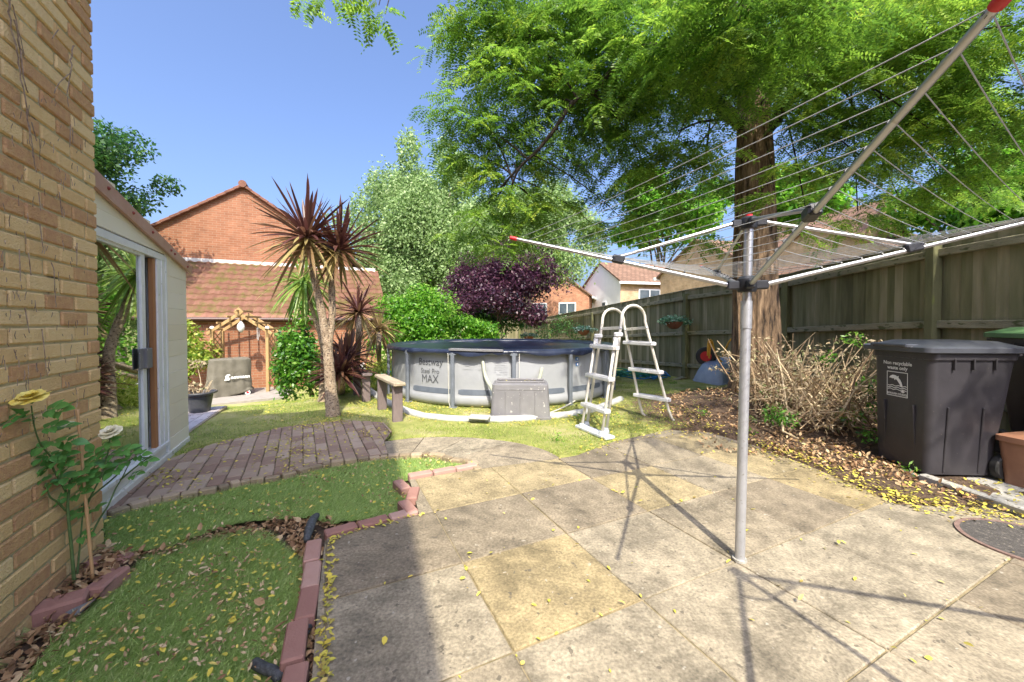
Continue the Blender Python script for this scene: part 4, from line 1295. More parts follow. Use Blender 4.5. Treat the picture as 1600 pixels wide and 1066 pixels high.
# ------------------------------------------------------------ decking beyond the garden room, pot, slab
def deck():
    z = 0.02
    a = G(352, 634, z); bpt = G(290, 676, z)
    d = (bpt - a).normalized(); nrm = Vector((d.y, -d.x, 0))
    if nrm.x > 0: nrm = -nrm
    L = (bpt - a).length
    root = empty('decking', (a.x, a.y, -.25), 'pale weathered low decking behind the garden room corner', 'decking')
    mb = MB(); fm = MB()
    k = 0; x = 0
    while x < 2.0:
        c = a + d * (L / 2) + nrm * (x + .06)
        mb.bbox((c.x, c.y, z - .012), (L, .112, .024), frame(d, nrm), .004); x += .118
    mb.build('boards', 'deck_wood', root)
    c = a + d * (L / 2) - nrm * 0.012; fm.bbox((c.x, c.y, z - .10), (L + .02, .024, .19), frame(d, nrm), .003)
    c = a - d * 0.012 + nrm * 1.0; fm.bbox((c.x, c.y, z - .10), (.024, 2.0, .19), frame(d, nrm), .003)
    fm.build('edge_board', 'board_top', root)
    # pot on it
    pb = G(312, 643, z)
    pot = empty('plant_pot', pb, 'black plastic pot with a dried plant, standing on the decking', 'plant pot')
    MB().lathe([(.0, 0), (.115, 0), (.12, .02), (.155, .23), (.16, .235), (.165, .25), (.2, .25), (.205, .262), (.2, .275), (.175, .275), (.165, .26), (.15, .22), (0, .215)], pb, 28).build('pot', 'pot_black', pot, smooth='auto')
    MB().lathe([(0, .24), (.155, .235), (.155, .215), (0, .215)], pb, 16).build('compost', 'soil', pot)
    st = MB()
    for i in range(22):
        a0 = random.uniform(0, 6.28); r0 = random.uniform(0, .09)
        q = pb + Vector((math.cos(a0) * r0, math.sin(a0) * r0, .23))
        e = q + Vector((math.cos(a0) * random.uniform(.02, .12), math.sin(a0) * random.uniform(.02, .12), random.uniform(.06, .2)))
        st.tube([q, (q + e) / 2 + Vector((random.uniform(-.02, .02), 0, .02)), e], [.004, .003, .0015], 4, a=random.random())
    top = pb + Vector((-.03, 0, .66))
    st.tube([pb + Vector((.03, 0, .23)), pb + Vector((.01, .01, .45)), top], [.006, .005, .003], 5, a=.8)
    st.build('stem', 'dead_stick', pot)
    V, F, Rn = cloud([(top.x - .02, top.y, top.z, .1, .08, .06, 40), (top.x + .08, top.y, top.z + .03, .05, .05, .03, 14), (pb.x - .03, pb.y, pb.z + .33, .13, .1, .07, 50)], .06)
    raw_mesh('dry_leaves', V, F, 'dead_foliage', Rn, pot)
deck()

# ------------------------------------------------------------ brick garage and gable of the neighbours
GA = Vector((-7.64, 11.0, 0))
def gw(t, r, z): return GA + UV_ * t + DV * r + ZV * z
def tiled(name, parent, o, u, d, width, slope_len, mat='roof_tile', tw=0.24, course=0.32, seed=0):
    """interlocking wavy tiles in courses; o lower left corner, u along the eave, d up the slope"""
    n = u.cross(d).normalized()
    if n.z < 0: n = -n
    V = []; F = []; Rn = []
    rows = int(slope_len / course); nx = int(width / tw) * 8
    rngl = random.Random(seed)
    for k in range(rows + 1):
        for e in (0, 1):
            for i in range(nx + 1):
                x = i * tw / 8 + (0.0)
                ph = (i % 8) / 8
                wv = 0.034 * (0.5 + 0.5 * math.cos(2 * math.pi * ph)) ** 1.5 
                y = (k + e) * course - (0.0 if e else 0.012)
                lift = 0.045 if e == 0 else 0.004
                p = o + u * x + d * min(y, slope_len) + n * (wv + lift)
                V.append(tuple(p))
        base = k * 2 * (nx + 1)
        cols = [.25 + .5 * rngl.random() for _ in range(nx // 8 + 2)]
        for i in range(nx):
            F.append((base + i, base + i + 1, base + nx + 1 + i + 1, base + nx + 1 + i)); Rn.append(cols[(i + 4) // 8])
            if k > 0:
                pb = base - (nx + 1)
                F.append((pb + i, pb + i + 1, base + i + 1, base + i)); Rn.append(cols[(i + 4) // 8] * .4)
    V = np.array(V)
    return raw_mesh(name, V, np.array(F), mat, np.array(Rn), parent)
def build_garage():
    root = empty('brick_garage', gw(0, 0, -.62), 'orange brick garage with mossy brown tiled lean-to roof and tall plain gable behind', 'garage')
    t0, t1 = -3.4, 3.75
    ze = 1.42
    w_ = MB()
    w_.q([gw(t0, 0, -1), gw(t1, 0, -1), gw(t1, 0, ze), gw(t0, 0, ze)], uv=[(t0, -1), (t1, -1), (t1, ze), (t0, ze)])
    w_.q([gw(t1, 0, -1), gw(t1, 2.7, -1), gw(t1, 2.7, 3.0), gw(t1, 0, ze)], uv=[(0, -1), (2.7, -1), (2.7, 3), (0, ze)])
    w_.q([gw(t0, 0, -1), gw(t0, 2.7, -1), gw(t0, 2.7, 3.0), gw(t0, 0, ze)], uv=[(0, -1), (2.7, -1), (2.7, 3), (0, ze)])
    w_.build('wall', 'garage_brick', root)
    # lower roof
    r1 = 2.65
    zt = PL(400, 415, gw(0, r1, 0), DV).z
    sl = Vector(DV * r1 + ZV * (zt - ze)); L = sl.length
    tiled('roof', root, gw(t0 - .1, -.14, ze - .06), UV_, (sl).normalized(), t1 - t0 + .35, L + .12)
    u = MB(); u.q([gw(t0, -.1, ze - .07), gw(t1 + .15, -.1, ze - .07), gw(t1 + .15, r1, zt - .06), gw(t0, r1, zt - .06)]); u.build('roof_felt', 'gutter_brown', root)
    g = MB(); g.tube([gw(t0 - .1, -.19, ze - .05), gw(t1 + .2, -.19, ze - .05)], .05, 10)
    g.box(gw((t0 + t1) / 2, -.06, ze - .06), (t1 - t0 + .3, .03, .12), frame(UV_, DV))
    g.build('gutter', 'gutter_brown', root)
    fl = MB(); fl.box(gw((t0 + t1) / 2, r1 - .03, zt + .06), (t1 - t0 + .2, .03, .14), frame(UV_, DV)); fl.build('flashing', 'flashing', root)
    # upper gable
    ap = PL(380, 292, gw(0, r1, 0), DV); lf = PL(240, 357, gw(0, r1, 0), DV); rt = PL(440, 333, gw(0, r1, 0), DV)
    ta = (ap - GA).dot(UV_); tl = (lf - GA).dot(UV_)
    slope = (ap.z - lf.z) / (ta - tl)
    slope2 = (ap.z - rt.z) / ((rt - GA).dot(UV_) - ta)
    sl_ = (slope + slope2) / 2
    half = 3.4
    pts = [(ta - half, -1), (ta + half, -1), (ta + half, ap.z - sl_ * half), (ta, ap.z), (ta - half, ap.z - sl_ * half)]
    gb = MB(); gb.q([gw(t, r1, z) for t, z in pts], uv=[(t, z) for t, z in pts])
    ez = ap.z - sl_ * half
    for tt in (ta - half, ta + half):
        gb.q([gw(tt, r1, -1), gw(tt, r1 + 8, -1), gw(tt, r1 + 8, ez), gw(tt, r1, ez)], uv=[(0, -1), (8, -1), (8, ez), (0, ez)])
    gb.build('gable_wall', 'garage_brick', root)
    for sg in (-1, 1):
        o = gw(ta + sg * (half + .2), r1 - .06, ez - sl_ * .2)
        d = (gw(ta, r1 - .06, ap.z) - o).normalized(); LL = (gw(ta, r1 - .06, ap.z) - o).length
        if sg < 0: tiled('upper_roof', root, o, DV, d, 8, LL)
        else: tiled('upper_roof', root, o, DV, d, 8, LL)
        vt = MB(); n_ = 15
        for k in range(n_):
            c = o + d * (LL * (k + .5) / n_) + ZV * (.03)
            vt.bbox(c + DV * .0, (LL / n_ * 1.04, .16, .09), frame(d, DV) @ Matrix.Rotation(R(-3 * sg), 3, 'Y'), .015)
        vt.build('verge', 'verge_tile', root)
    MB().tube([gw(ta, r1 - .16, ap.z + .06), gw(ta, r1 + 8, ap.z + .06)], .12, 10).build('ridge_tile', 'verge_tile', root)
build_garage()

# second neighbouring house just visible beside the cordylines
def far_house(name, label, c0, gdir, width, length, eave, ridge, wallmat, roofmat='far_roof', back=None, base=-2.5, gut='white_frame', overhang=.25, windows=(), returnwalls=None):
    """c0: one eave corner at plan position; gdir along the gable; back: ridge direction"""
    gd = Vector(gdir).normalized(); bd = Vector(back).normalized()
    c0 = Vector((c0[0], c0[1], 0))
    root = empty(name, c0 + ZV * base, label, 'house')
    m = width / 2
    def pt(s, r, z): return c0 + gd * s + bd * r + ZV * z
    for r in (0, length):
        poly = [(0, base), (width, base), (width, eave), (m, ridge), (0, eave)]
        MB().q([pt(s, r, z) for s, z in poly], uv=[(s, z) for s, z in poly]).build('gable_wall', wallmat, root)
    for s in (0, width):
        MB().q([pt(s, 0, base), pt(s, length, base), pt(s, length, eave), pt(s, 0, eave)], uv=[(0, base), (length, base), (length, eave), (0, eave)]).build('side_wall', returnwalls or wallmat, root)
    for sg in (0, 1):
        e0 = pt(0 - overhang if sg == 0 else width + overhang, -.12, eave - overhang * (ridge - eave) / m)
        t0 = pt(m, -.12, ridge)
        rf = MB()
        L = (t0 - e0).length
        a = [e0, e0 + bd * (length + .24), t0 + bd * (length + .24), t0]
        th = ZV * .12
        rf.q([p + th for p in a], uv=[(0, 0), (length, 0), (length, L), (0, L)])
        rf.q([a[0], a[0] + th, a[3] + th, a[3]], uv=[(0, 0), (0, .1), (L, .1), (L, 0)])
        rf.q([a[0], a[1], a[1] + th, a[0] + th], uv=[(0, 0), (length, 0), (length, .1), (0, .1)])
        rf.q([p + ZV * .002 for p in a], uv=[(0, 0), (length, 0), (length, L), (0, L)])
        rf.build('roof', roofmat, root)
        gt = MB().box(e0 + bd * (length / 2) + ZV * .03 + (e0 - t0).normalized() * .06, (length + .3, .12, .16), frame(bd, gd)); gt.build('gutter', gut, root)
    for (wall, s, z, ww, hh) in windows:
        if wall == 'g': c = pt(s, -.03, z); M = frame(gd, ZV, gd.cross(ZV))
        else: c = pt(width + .03 if wall == 's' else -.03, s, z); M = frame(bd, ZV, bd.cross(ZV))
        fr = MB().bbox(c, (ww, hh, .1), M, .01).build('window', 'white_frame', root)
        for k in range(2 if ww > 1 else 1):
            nn = 2 if ww > 1 else 1
            pw = (ww - .1) / nn - .07
            cc = c + M @ Vector((-ww / 2 + .05 + (ww - .1) * (k + .5) / nn, 0, 0))
            MB().box(cc, (pw, hh - .16, .13), M).build('pane', 'far_glass', fr)
    return root
def far_houses():
    g = (.25, -.97, 0); bk = (.97, .25, 0)
    far_house('terraced_house', 'white gabled house beyond the fence with two small square windows', (5.85, 31.9), g, 5.9, 6.2, 4.15, 5.75, 'render_white', back=bk,
              windows=(('g', 1.55, 2.5, .62, .75), ('g', 3.7, 2.5, .62, .75), ('s', 2.2, 3.1, 1.7, 1.1)), returnwalls='far_tan_brick')
    far_house('terraced_house', 'tan brick house with its gable beyond the fence, right of the white house', (8.94, 23.4), g, 6.0, 9, 4.1, 5.6, 'far_tan_brick', back=bk)
    far_house('terraced_house', 'house with long brown roof and white gutter seen right of the big trunk', (11.0, 18.2), g, 6.0, 5.5, 3.55, 5.0, 'far_tan_brick', back=(.97, .25, 0), windows=(('g', 1.6, 2.9, 1.2, .9), ('g', 4.2, 2.9, 1.2, .9)))
    far_house('terraced_house', 'steep tan gabled house above the fence at the right, behind the clothes airer', (11.8, 14.0), (.97, .25, 0), 4.4, 7, 3.2, 5.8, 'far_tan_brick', back=(-.25, .97, 0))
    far_house('terraced_house', 'orange brick house behind the purple tree with white windows', (.9, 30), (.95, -.31, 0), 5.0, 8, 3.4, 5.3, 'far_orange_brick', back=(.31, .95, 0), windows=(('g', 1.2, 2.4, 1.3, .9), ('g', 3.4, 2.4, 1.3, .9)))
    far_house('terraced_house', 'pink tile hung house wall with white windows behind the burgundy cordylines', (-9.66, 15.3), UV_, 4.0, 7, 3.4, 4.2, 'verge_pink', back=DV, windows=(('g', 3.45, 1.95, .7, .9), ('g', 3.2, 3.0, .9, .6)))
brick_mat('verge_pink', (0.45, 0.22, 0.17), (0.5, 0.27, 0.21), (0.3, 0.14, 0.1), bw=.2, rh=.15)
far_houses()

# ------------------------------------------------------------ wooden arch, lanterns, covered cart
def arch():
    fl = GT(333, 617); fr_ = GT(419, 615)
    zg = (fl.z + fr_.z) / 2
    u = (fr_ - fl); u.z = 0; wd = u.length; u.normalize(); d = Vector((-u.y, u.x, 0))
    if d.y < 0: d = -d
    root = empty('garden_arch', (fl + fr_) / 2, 'wooden garden arch with trellis sides against the orange brick wall', 'arch')
    dep = 0.45; H = 1.72
    for i, (s, r) in enumerate(((0, 0), (wd, 0), (0, dep), (wd, dep))):
        c = fl + u * s + d * r
        MB().bbox((c.x, c.y, zg + H / 2 - .05), (.075, .075, H), frame(u, d), .006).build('post', 'cedar', root)
    apz = zg + 2.12; apx = wd / 2
    for r in (-.02, dep + .02):
        for sg in (0, 1):
            e0 = fl + u * (-.12 if sg == 0 else wd + .12) + d * r; e0.z = zg + H - .13
            e1 = fl + u * apx + d * r; e1.z = apz
            c = (e0 + e1) / 2; dd = (e1 - e0)
            MB().bbox(c, (dd.length, .04, .08), frame(dd, d), .005).build('rafter', 'cedar', root)
    for k, t in enumerate((.12, .42, .72, 1.0)):
        for sg in (-1, 1):
            if t == 1.0 and sg == 1: continue
            s = apx + sg * (1 - t) * (apx + .1)
            c = fl + u * s + d * (dep / 2); c.z = zg + H - .1 + t * (apz - zg - H + .15) + .03
            MB().bbox(c, (.04, dep + .4, .05), frame(u, d), .005).build('cross_bar', 'cedar', root)
    c = fl + u * apx + d * (-.05); c.z = apz + .05
    MB().bbox(c, (.17, .03, .17), frame(u, d) @ Matrix.Rotation(R(45), 3, 'Y'), .004).build('peak_block', 'cedar', root)
    for s in (0, wd):
        t = MB()
        for k in range(9):
            for sg in (-1, 1):
                p = fl + u * s + d * (dep / 2); p.z = zg + .25 + k * .16
                t.box(p, (.012, .5, .022), frame(u, d) @ Matrix.Rotation(R(38 * sg), 3, 'X'))
        t.build('trellis', 'cedar', root)
    # globes on the front posts
    for s, nm in ((0, 'left'), (wd, 'right')):
        c = fl + u * s; c.z = zg + H - .05
        l = empty('post_light', c, 'small white globe light capping the %s post of the wooden arch' % nm, 'light', 'globe lights on the arch posts')
        prof = [(.0, .0), (.035, 0), (.04, .02)] + [(.055 * math.sin(R(a)), .075 - .055 * math.cos(R(a))) for a in range(30, 181, 15)]
        MB().lathe(prof[:3], c, 16).build('base', 'gutter_brown', l)
        MB().lathe(prof[3:], c, 16).build('globe', 'lamp_glass', l, smooth=True)
    # hanging glass lantern and small chime
    c = fl + u * (apx) + d * .05; c.z = apz - .1
    l = empty('hanging_lantern', c, 'oval clear glass lantern hanging under the peak of the arch', 'lantern')
    MB().tube([c, c - ZV * .08], .006, 6).build('hook', 'gutter_brown', l)
    MB().lathe([(.005, -.08), (.03, -.11), (.07, -.17), (.09, -.24), (.085, -.3), (.05, -.36), (.015, -.39), (0, -.395)][::-1], c, 18).build('glass_drop', 'lamp_glass', l, smooth=True)
    c = fl + u * (wd * .82) + d * .05; c.z = zg + H + .02
    l = empty('wind_chime', c, 'small pale wind chime hanging near the right post of the arch', 'chime')
    MB().lathe([(0, -.02), (.04, -.02), (.045, 0), (.01, .05), (0, .06)], c, 12).build('cap', 'string_white', l)
    for k in range(5):
        q = c + Vector((math.cos(k * 1.26) * .03, math.sin(k * 1.26) * .03, 0))
        MB().tube([q - ZV * .03, q - ZV * (.2 + .03 * k)], .006, 6).build('rod', 'flashing', l)
arch()
def covered_cart():
    zg = -.60
    p = G(363, 621, zg)
    ul = (G(392, 616, zg) - G(338, 622, zg)); ul.z = 0; ul.normalize(); vl = Vector((-ul.y, ul.x, 0))
    if vl.y < 0: vl = -vl
    M = Matrix((ul, vl, ZV)).transposed()
    root = empty('covered_barbecue', (p.x, p.y, zg), 'khaki fabric cover with white lettering over a wheeled barbecue under the arch', 'covered barbecue')
    W, Dp, H = .88, .42, .94
    # draped cover: loft with folds
    mb = MB(); n = 96; rows = 30; i0 = 0
    o = p + vl * (Dp / 2)
    for k in range(rows + 1):
        t = k / rows
        z = H * t
        for j in range(n):
            a = 2 * math.pi * j / n
            c_, s_ = math.cos(a), math.sin(a)
            e = 4.5
            rr = (abs(c_) ** e + abs(s_) ** e) ** (-1 / e)
            wx = W / 2 * (1.06 - .10 * t); wy = Dp / 2 * (1.12 - .18 * t)
            x, y = rr * c_ * wx, rr * s_ * wy
            fold = .022 * (1 - t * .6) * noise.noise(Vector((math.cos(a) * 2.2 * 1.5 + t * .9, math.sin(a) * 2.2 * 1.5, t * 2.0))) * 2 + .012 * noise.noise(Vector((a * 3, t * 5, 1)))
            x += c_ * fold * 1.6; y += s_ * fold * 1.6
            zz = z
            if k == 0:  # hem lifts over the wheel on the right front
                zz = .02 + .12 * ss((c_ + .1) * 1.3) * (1 if s_ < .3 else .4) + .02 * math.sin(a * 7)
            elif k < 6:
                zz = max(z, .02 + .12 * ss((c_ + .1) * 1.3) * (1 if s_ < .3 else .4) + .02 * math.sin(a * 7) + .012 * k)
            mb.v.append(tuple(o + M @ Vector((x, y, zz))))
    top0 = len(mb.v)
    for sc, dz in ((.93, .018), (.7, .03), (.35, .026)):
        for j in range(n):
            b_ = mb.v[rows * n + j]
            q = Vector(b_) - o
            mb.v.append(tuple(o + Vector((q.x * sc, q.y * sc, H + dz + .008 * noise.noise(Vector((q.x * 9, q.y * 9, sc)))))))
    for k in range(rows + 3):
        for j in range(n):
            j2 = (j + 1) % n
            mb.f.append((k * n + j, k * n + j2, (k + 1) * n + j2, (k + 1) * n + j))
    mb.f.append(tuple((rows + 3) * n + j for j in range(n)))
    cv = mb.build('cover', 'khaki_cloth', root, smooth=True)
    fy = -Dp / 2 * 1.16 - .022
    fn = lambda x, y: o + M @ Vector((-.04 + x, fy, .47 + y))
    put_text('ommann', .115, fn, 'bright_print', cv, .004, 'LEFT', 1.0)
    em = MB()
    em.v = [tuple(fn(-.13 + a, b)) for a, b in ((0, -.03), (.03, .03), (.02, .07), (.05, .11), (.11, .12), (.13, .09), (.09, .075), (.1, .04), (.12, .0), (.1, -.035), (.05, -.03))]
    em.f = [tuple(range(11))]; em.build('emblem', 'bright_print', cv)
    for sx in (.27,):
        c = o + M @ Vector((sx + .05, -Dp / 2 - .0, .085))
        wh = MB().lathe([(0, -.02), (.07, -.02), (.085, -.012), (.085, .012), (.07, .02), (0, .02)], c, 20, frame(ul, ZV, ul.cross(ZV))).build('wheel', 'khaki_dark', root, smooth='auto')
        MB().lathe([(0, .021), (.06, .021), (.06, .026), (0, .026)], c, 20, frame(ul, ZV, ul.cross(ZV))).build('hub_cap', 'bright_print', wh)
        MB().lathe([(0, .0265), (.028, .0265), (.028, .03), (0, .03)], c, 16, frame(ul, ZV, ul.cross(ZV))).build('hub', 'red_plastic', wh)
    # slab under it
    z = -.57
    pl = cdir([G(270, 640, z), G(330, 632, z), G(448, 620, z), G(457, 606, z), G(440, 604, z), G(270, 615, z)])
    tag(MB().prism(pl, z - .3, z + .002).build('paving', 'slab_pale'), kind='structure')
covered_cart()
# ------------------------------------------------------------ fence
FENCE = [(4.75, -2.0, 2.18), (4.75, 1.6, 2.18), (4.75, 4.32, 2.18), (4.80, 6.75, 2.08), (3.93, 8.65, 1.98), (2.72, 12.85, 1.75), (1.65, 16.6, 1.55), (.4, 19.4, 1.45), (-2.6, 21.5, 1.4)]
def fence():
    root = empty('wooden_fence', (4.75, 4.3, 0), 'tall weathered featheredge wooden fence along the right side and back', 'fence')
    for i in range(len(FENCE) - 1):
        a = Vector(FENCE[i]); b = Vector(FENCE[i + 1])
        za, zb_ = a.z, b.z
        p0 = Vector((a.x, a.y, 0)); p1 = Vector((b.x, b.y, 0))
        d = p1 - p0; L = d.length; d.normalize(); n = Vector((-d.y, d.x, 0))     # n toward the garden
        mb = MB(); s = 0; k = 0
        while s < L:
            t = (s + .05) / L
            zt = za + (zb_ - za) * t + random.uniform(-.006, .006)
            g = min(terr(p0.x + d.x * s, p0.y + d.y * s), .1) - .1
            c = p0 + d * (s + .05) - n * (.012 + .004 * (k % 2)); 
            mb.box((c.x, c.y, (zt + g) / 2), (.118, .014, zt - g), frame(d, n) @ rotz(R(3.5)), a=random.betavariate(2, 2.4))
            s += .1; k += 1
        mb.build('board_panel', 'fence_board', root)
        for off, hh in ((.17, .085), (.96, .085), (1.68 if i > 2 else 1.75, .085)):
            r = MB()
            q0 = p0 + n * .04 + ZV * (za - off); q1 = p1 + n * .04 + ZV * (zb_ - off)
            dd = q1 - q0
            r.bbox((q0 + q1) / 2, (dd.length - .02, .05, hh), frame(dd, n), .008)
            r.build('rail', 'fence_rail', root)
        cp = MB(); q0 = p0 - n * .012 + ZV * (za + .012); q1 = p1 - n * .012 + ZV * (zb_ + .012); dd = q1 - q0
        cp.bbox((q0 + q1) / 2, (dd.length, .05, .022), frame(dd, n), .004); cp.build('capping', 'fence_rail', root)
        pst = MB().bbox((p0.x + n.x * .06, p0.y + n.y * .06, (za - .06 + terr(p0.x, p0.y)) / 2 - .1), (.1, .1, za + .1), frame(d, n), .008)
        pst.build('post', 'fence_post', root)
fence()

# ------------------------------------------------------------ pool
PC = Vector((-.2, 7.69, 0)); PR = 2.135
def pool():
    root = empty('frame_pool', PC, 'round grey above ground pool on dark steel legs under a dark cover', 'pool')
    mb = MB(); n = 120
    legs = [R(a) for a in range(-66 - 24 * 3, 360 - 66 - 24 * 3, 24)]
    prof = []
    for k in range(19):
        z = .02 + .80 * k / 18
        bulge = .05 * math.exp(-((z - .10) / .09) ** 2) + .02 * math.sin(math.pi * z / .8)
        prof.append((PR - .07 + bulge, z))
    prof = [(PR - .13, .0)] + prof
    for r, z in prof:
        for j in range(n):
            a = 2 * math.pi * j / n
            ph = ((a - legs[0]) / R(24)) % 1
            w_ = -.03 * abs(math.sin(math.pi * ph)) ** .5 * (1 - min(1, z / .9)) * 0 + .0012 * noise.noise(Vector((a * 9, z * 2, 0)))
            mb.v.append((PC.x + (r + w_) * math.sin(a), PC.y - (r + w_) * math.cos(a), z))
    for k in range(len(prof) - 1):
        for j in range(n):
            j2 = (j + 1) % n
            mb.f.append((k * n + j, k * n + j2, (k + 1) * n + j2, (k + 1) * n + j))
    mb.build('wall', 'pool_wall', root, smooth=True)
    def cyl(a, z, off=0.0):
        r = PR - .05 + off
        return Vector((PC.x + r * math.sin(a), PC.y - r * math.cos(a), z))
    RW = PR - .05
    def wr(z):
        return PR - .07 + .05 * math.exp(-((z - .10) / .09) ** 2) + .02 * math.sin(math.pi * max(0, min(.8, z)) / .8) + .006
    def cw(a, z): r = wr(z); return Vector((PC.x + r * math.sin(a), PC.y - r * math.cos(a), z))
    for a in legs:
        if math.cos(a) < -.35: continue
        lg = MB()
        d = Vector((math.sin(a), -math.cos(a), 0)); t = Vector((math.cos(a), math.sin(a), 0))
        lg.loft([(-.0, 0, 0, .06, .045, .015), (.82, 0, 0, .06, .045, .015)], frame(t, -d, ZV), PC + d * (PR + .03))
        l = lg.build('leg', 'pool_frame', root, smooth='auto')
        MB().bbox(PC + d * (PR + .01) + ZV * .005, (.11, .1, .012), frame(t, -d, ZV), .003).build('foot', 'pool_frame', l)
        # tee joint cap
        MB().bbox(PC + d * (PR + .005) + ZV * .80, (.11, .085, .075), frame(t, -d, ZV), .012).build('joint_cap', 'pool_frame', l)
    # top rail
    ring = [Vector((PC.x + PR * math.sin(2 * math.pi * i / 90), PC.y - PR * math.cos(2 * math.pi * i / 90), .815)) for i in range(91)]
    MB().tube(ring, .033, 10, cap=False).build('top_rail', 'pool_frame', root, smooth=True)
    # band pieces between the legs
    for i, a in enumerate(legs):
        a2 = a + R(24)
        if math.cos((a + a2) / 2) < -.3: continue
        g = R(1.6)
        b = MB(); m = 14
        for k in range(m + 1):
            t = k / m
            aa = a + g + (a2 - a - 2 * g) * t
            e = .012 if k in (0, m) else 0
            b.v.append(tuple(cw(aa, .185 + e))); b.v.append(tuple(cw(aa, .265 - e)))
        for k in range(m): b.f.append((2 * k, 2 * k + 2, 2 * k + 3, 2 * k + 1))
        b.build('band', 'pool_band', root)
    # lettering, bent to the wall
    def bent(a0, z0): return lambda x, y: cw(a0 + x / RW, z0 + y) + Vector((math.sin(a0), -math.cos(a0), 0)) * .001
    put_text('Bestway', .148, bent(R(-30.3), .60), 'ink', root, .001, 'CENTER', 1.0)
    put_text('Steel Pro', .105, bent(R(-30.3), .475), 'ink', root, .0, 'CENTER', .95)
    put_text('MAX', .172, bent(R(-30.3), .335), 'ink', root, .0, 'CENTER', .92)
    # washed-out notices
    for a0, z0, rows, sc in ((R(-10.5), .68, 5, .022), (R(1.0), .66, 6, .02), (R(39.5), .66, 8, .026)):
        for k in range(rows):
            if a0 == R(-10.5): continue
            b = MB(); wd = random.uniform(.17, .26)
            for j in range(11):
                x0 = -wd / 2 + wd * j / 11
                if random.random() < .18: continue
                f = bent(a0, z0 - k * .034)
                b.q([f(x0, 0), f(x0 + wd / 13, 0), f(x0 + wd / 13, .013), f(x0, .013)])
            if b.f: b.build('lettering', 'faint_ink', root)
    for sx in (-1, 1):      # two pictogram frames
        f = bent(R(-12.5 + 3.2 * (sx + 1)), .56)
        b = MB()
        h, w2, t = .16, .075, .006
        for x0, x1, y0, y1 in ((-w2, w2, 0, t), (-w2, w2, h - t, h), (-w2, -w2 + t, t, h - t), (w2 - t, w2, t, h - t), (-.03, .03, .05, .06), (-.006, .006, .06, .11), (-.02, .02, .115, .13)):
            b.q([f(x0, y0), f(x1, y0), f(x1, y1), f(x0, y1)])
        b.build('pictogram', 'faint_ink', root)
    for z in (.66, .575):
        f = bent(R(35.5), z); b = MB(); b.q([f(-.03, 0), f(.03, 0), f(.03, .055), f(-.03, .055)]); b.build('pictogram', 'blue_hose', root)
        b = MB(); f2 = lambda x, y: f(x, y) + Vector((.3, -.6, 0)) * .01
        b.q([f2(-.012, .012), f2(.012, .012), f2(.012, .042), f2(-.012, .042)]); b.build('pictogram', 'bright_print', root)
    # cover: sagging sheet with ragged hanging skirt
    b = MB(); n = 160
    rs = [0, .5, 1.0, 1.5, 1.85, 2.05, 2.13, 2.165, 2.185, 2.19, 2.185]
    for k, r in enumerate(rs):
        for j in range(n):
            a = 2 * math.pi * j / n
            nz = noise.noise(Vector((math.sin(a) * r * 2.5, math.cos(a) * r * 2.5, 3)))
            nz2_ = noise.noise(Vector((a * 14, k * .3, 7)))
            if k <= 5: z = .80 + .035 * nz - .06 * (1 - r / 2.05) + .012 * nz2_
            elif k == 6: z = .858
            elif k == 7: z = .852
            else:
                dr = .028 + .05 * max(0, .45 + noise.noise(Vector((a * 4.2, 0, 11))) * 1.4) * (1 if math.sin(a) > -.25 else .35)
                z = .845 - dr * (k - 7) / 3 * 1.3
            rr = r + (.012 * nz2_ if k > 6 else 0)
            b.v.append((PC.x + rr * math.sin(a), PC.y - rr * math.cos(a), z))
    for k in range(len(rs) - 1):
        for j in range(n):
            j2 = (j + 1) % n
            b.f.append((k * n + j, (k + 1) * n + j, (k + 1) * n + j2, k * n + j2))
    b.build('cover', 'cover_sheet', root, smooth=True)
    # pale folded bit of sheet on the front rim
    b = MB()
    for k in range(13):
        a = R(-19 + 1.75 * k)
        for r, z in ((PR + .07, .842), (PR + .072, .866), (PR - .01, .874)):
            b.v.append((PC.x + r * math.sin(a), PC.y - r * math.cos(a), z - .001 * k))
    for k in range(12):
        for q in range(2):
            b.f.append((k * 3 + q, k * 3 + 3 + q, k * 3 + 4 + q, k * 3 + 1 + q))
    b.build('rim_cap', 'box_grey', root)
    # cords tying the cover
    for a in (R(-19.5), R(8)):
        c = cw(a, .8); dd = Vector((math.sin(a), -math.cos(a), 0))
        MB().tube([c + dd * .12, c + dd * .11 - ZV * .35, c + dd * .10 - ZV * .72, c + dd * .12 - ZV * .79 + Vector((.03, 0, 0))], .005, 5).build('tie_cord', 'string_white', root)
pool()

def hoses():
    # outlet hoses from the pool wall to the pump box
    a = PL(755, 562, Vector((0, 5.66, 0)), Vector((0, 1, 0)))
    b1 = P(759, 590, 5.55); c = P(772, 612, 5.3); d = P(782, 622, 5.2)
    o = MB().tube(smooth_line([a + Vector((0, .03, 0)), a + Vector((0, -.05, -.03)), b1, c, d], 5), .026, 10).build('pool_hose', 'hose_green_grey', smooth=True)
    tag(o, 'pale corrugated pool hose curving from the left port behind the pump box', 'hose', 'pool hoses')
    a = P(846, 575, 5.72); o = MB().tube(smooth_line([a + Vector((.02, .06, 0)), a + Vector((0, -.03, -.02)), P(844, 588, 5.5), P(838, 606, 5.2)], 5), .026, 10).build('pool_hose', 'hose_green_grey', smooth=True)
    tag(o, 'short pale pool hose dropping to the right end of the pump box', 'hose', 'pool hoses')
    for px, py, dd in ((755, 560, 5.63), (846, 574, 5.74)):
        pass
    o = MB().tube(smooth_line([P(852, 648, 5.0), GT(880, 640) + ZV * .03, GT(905, 627) + ZV * .04, GT(925, 618) + ZV * .02], 5), .010, 6).build('cord', 'string_white', smooth=True)
    tag(o, 'thin white cord stretched over the grass from the pump box to the ladder', 'cord')
hoses()

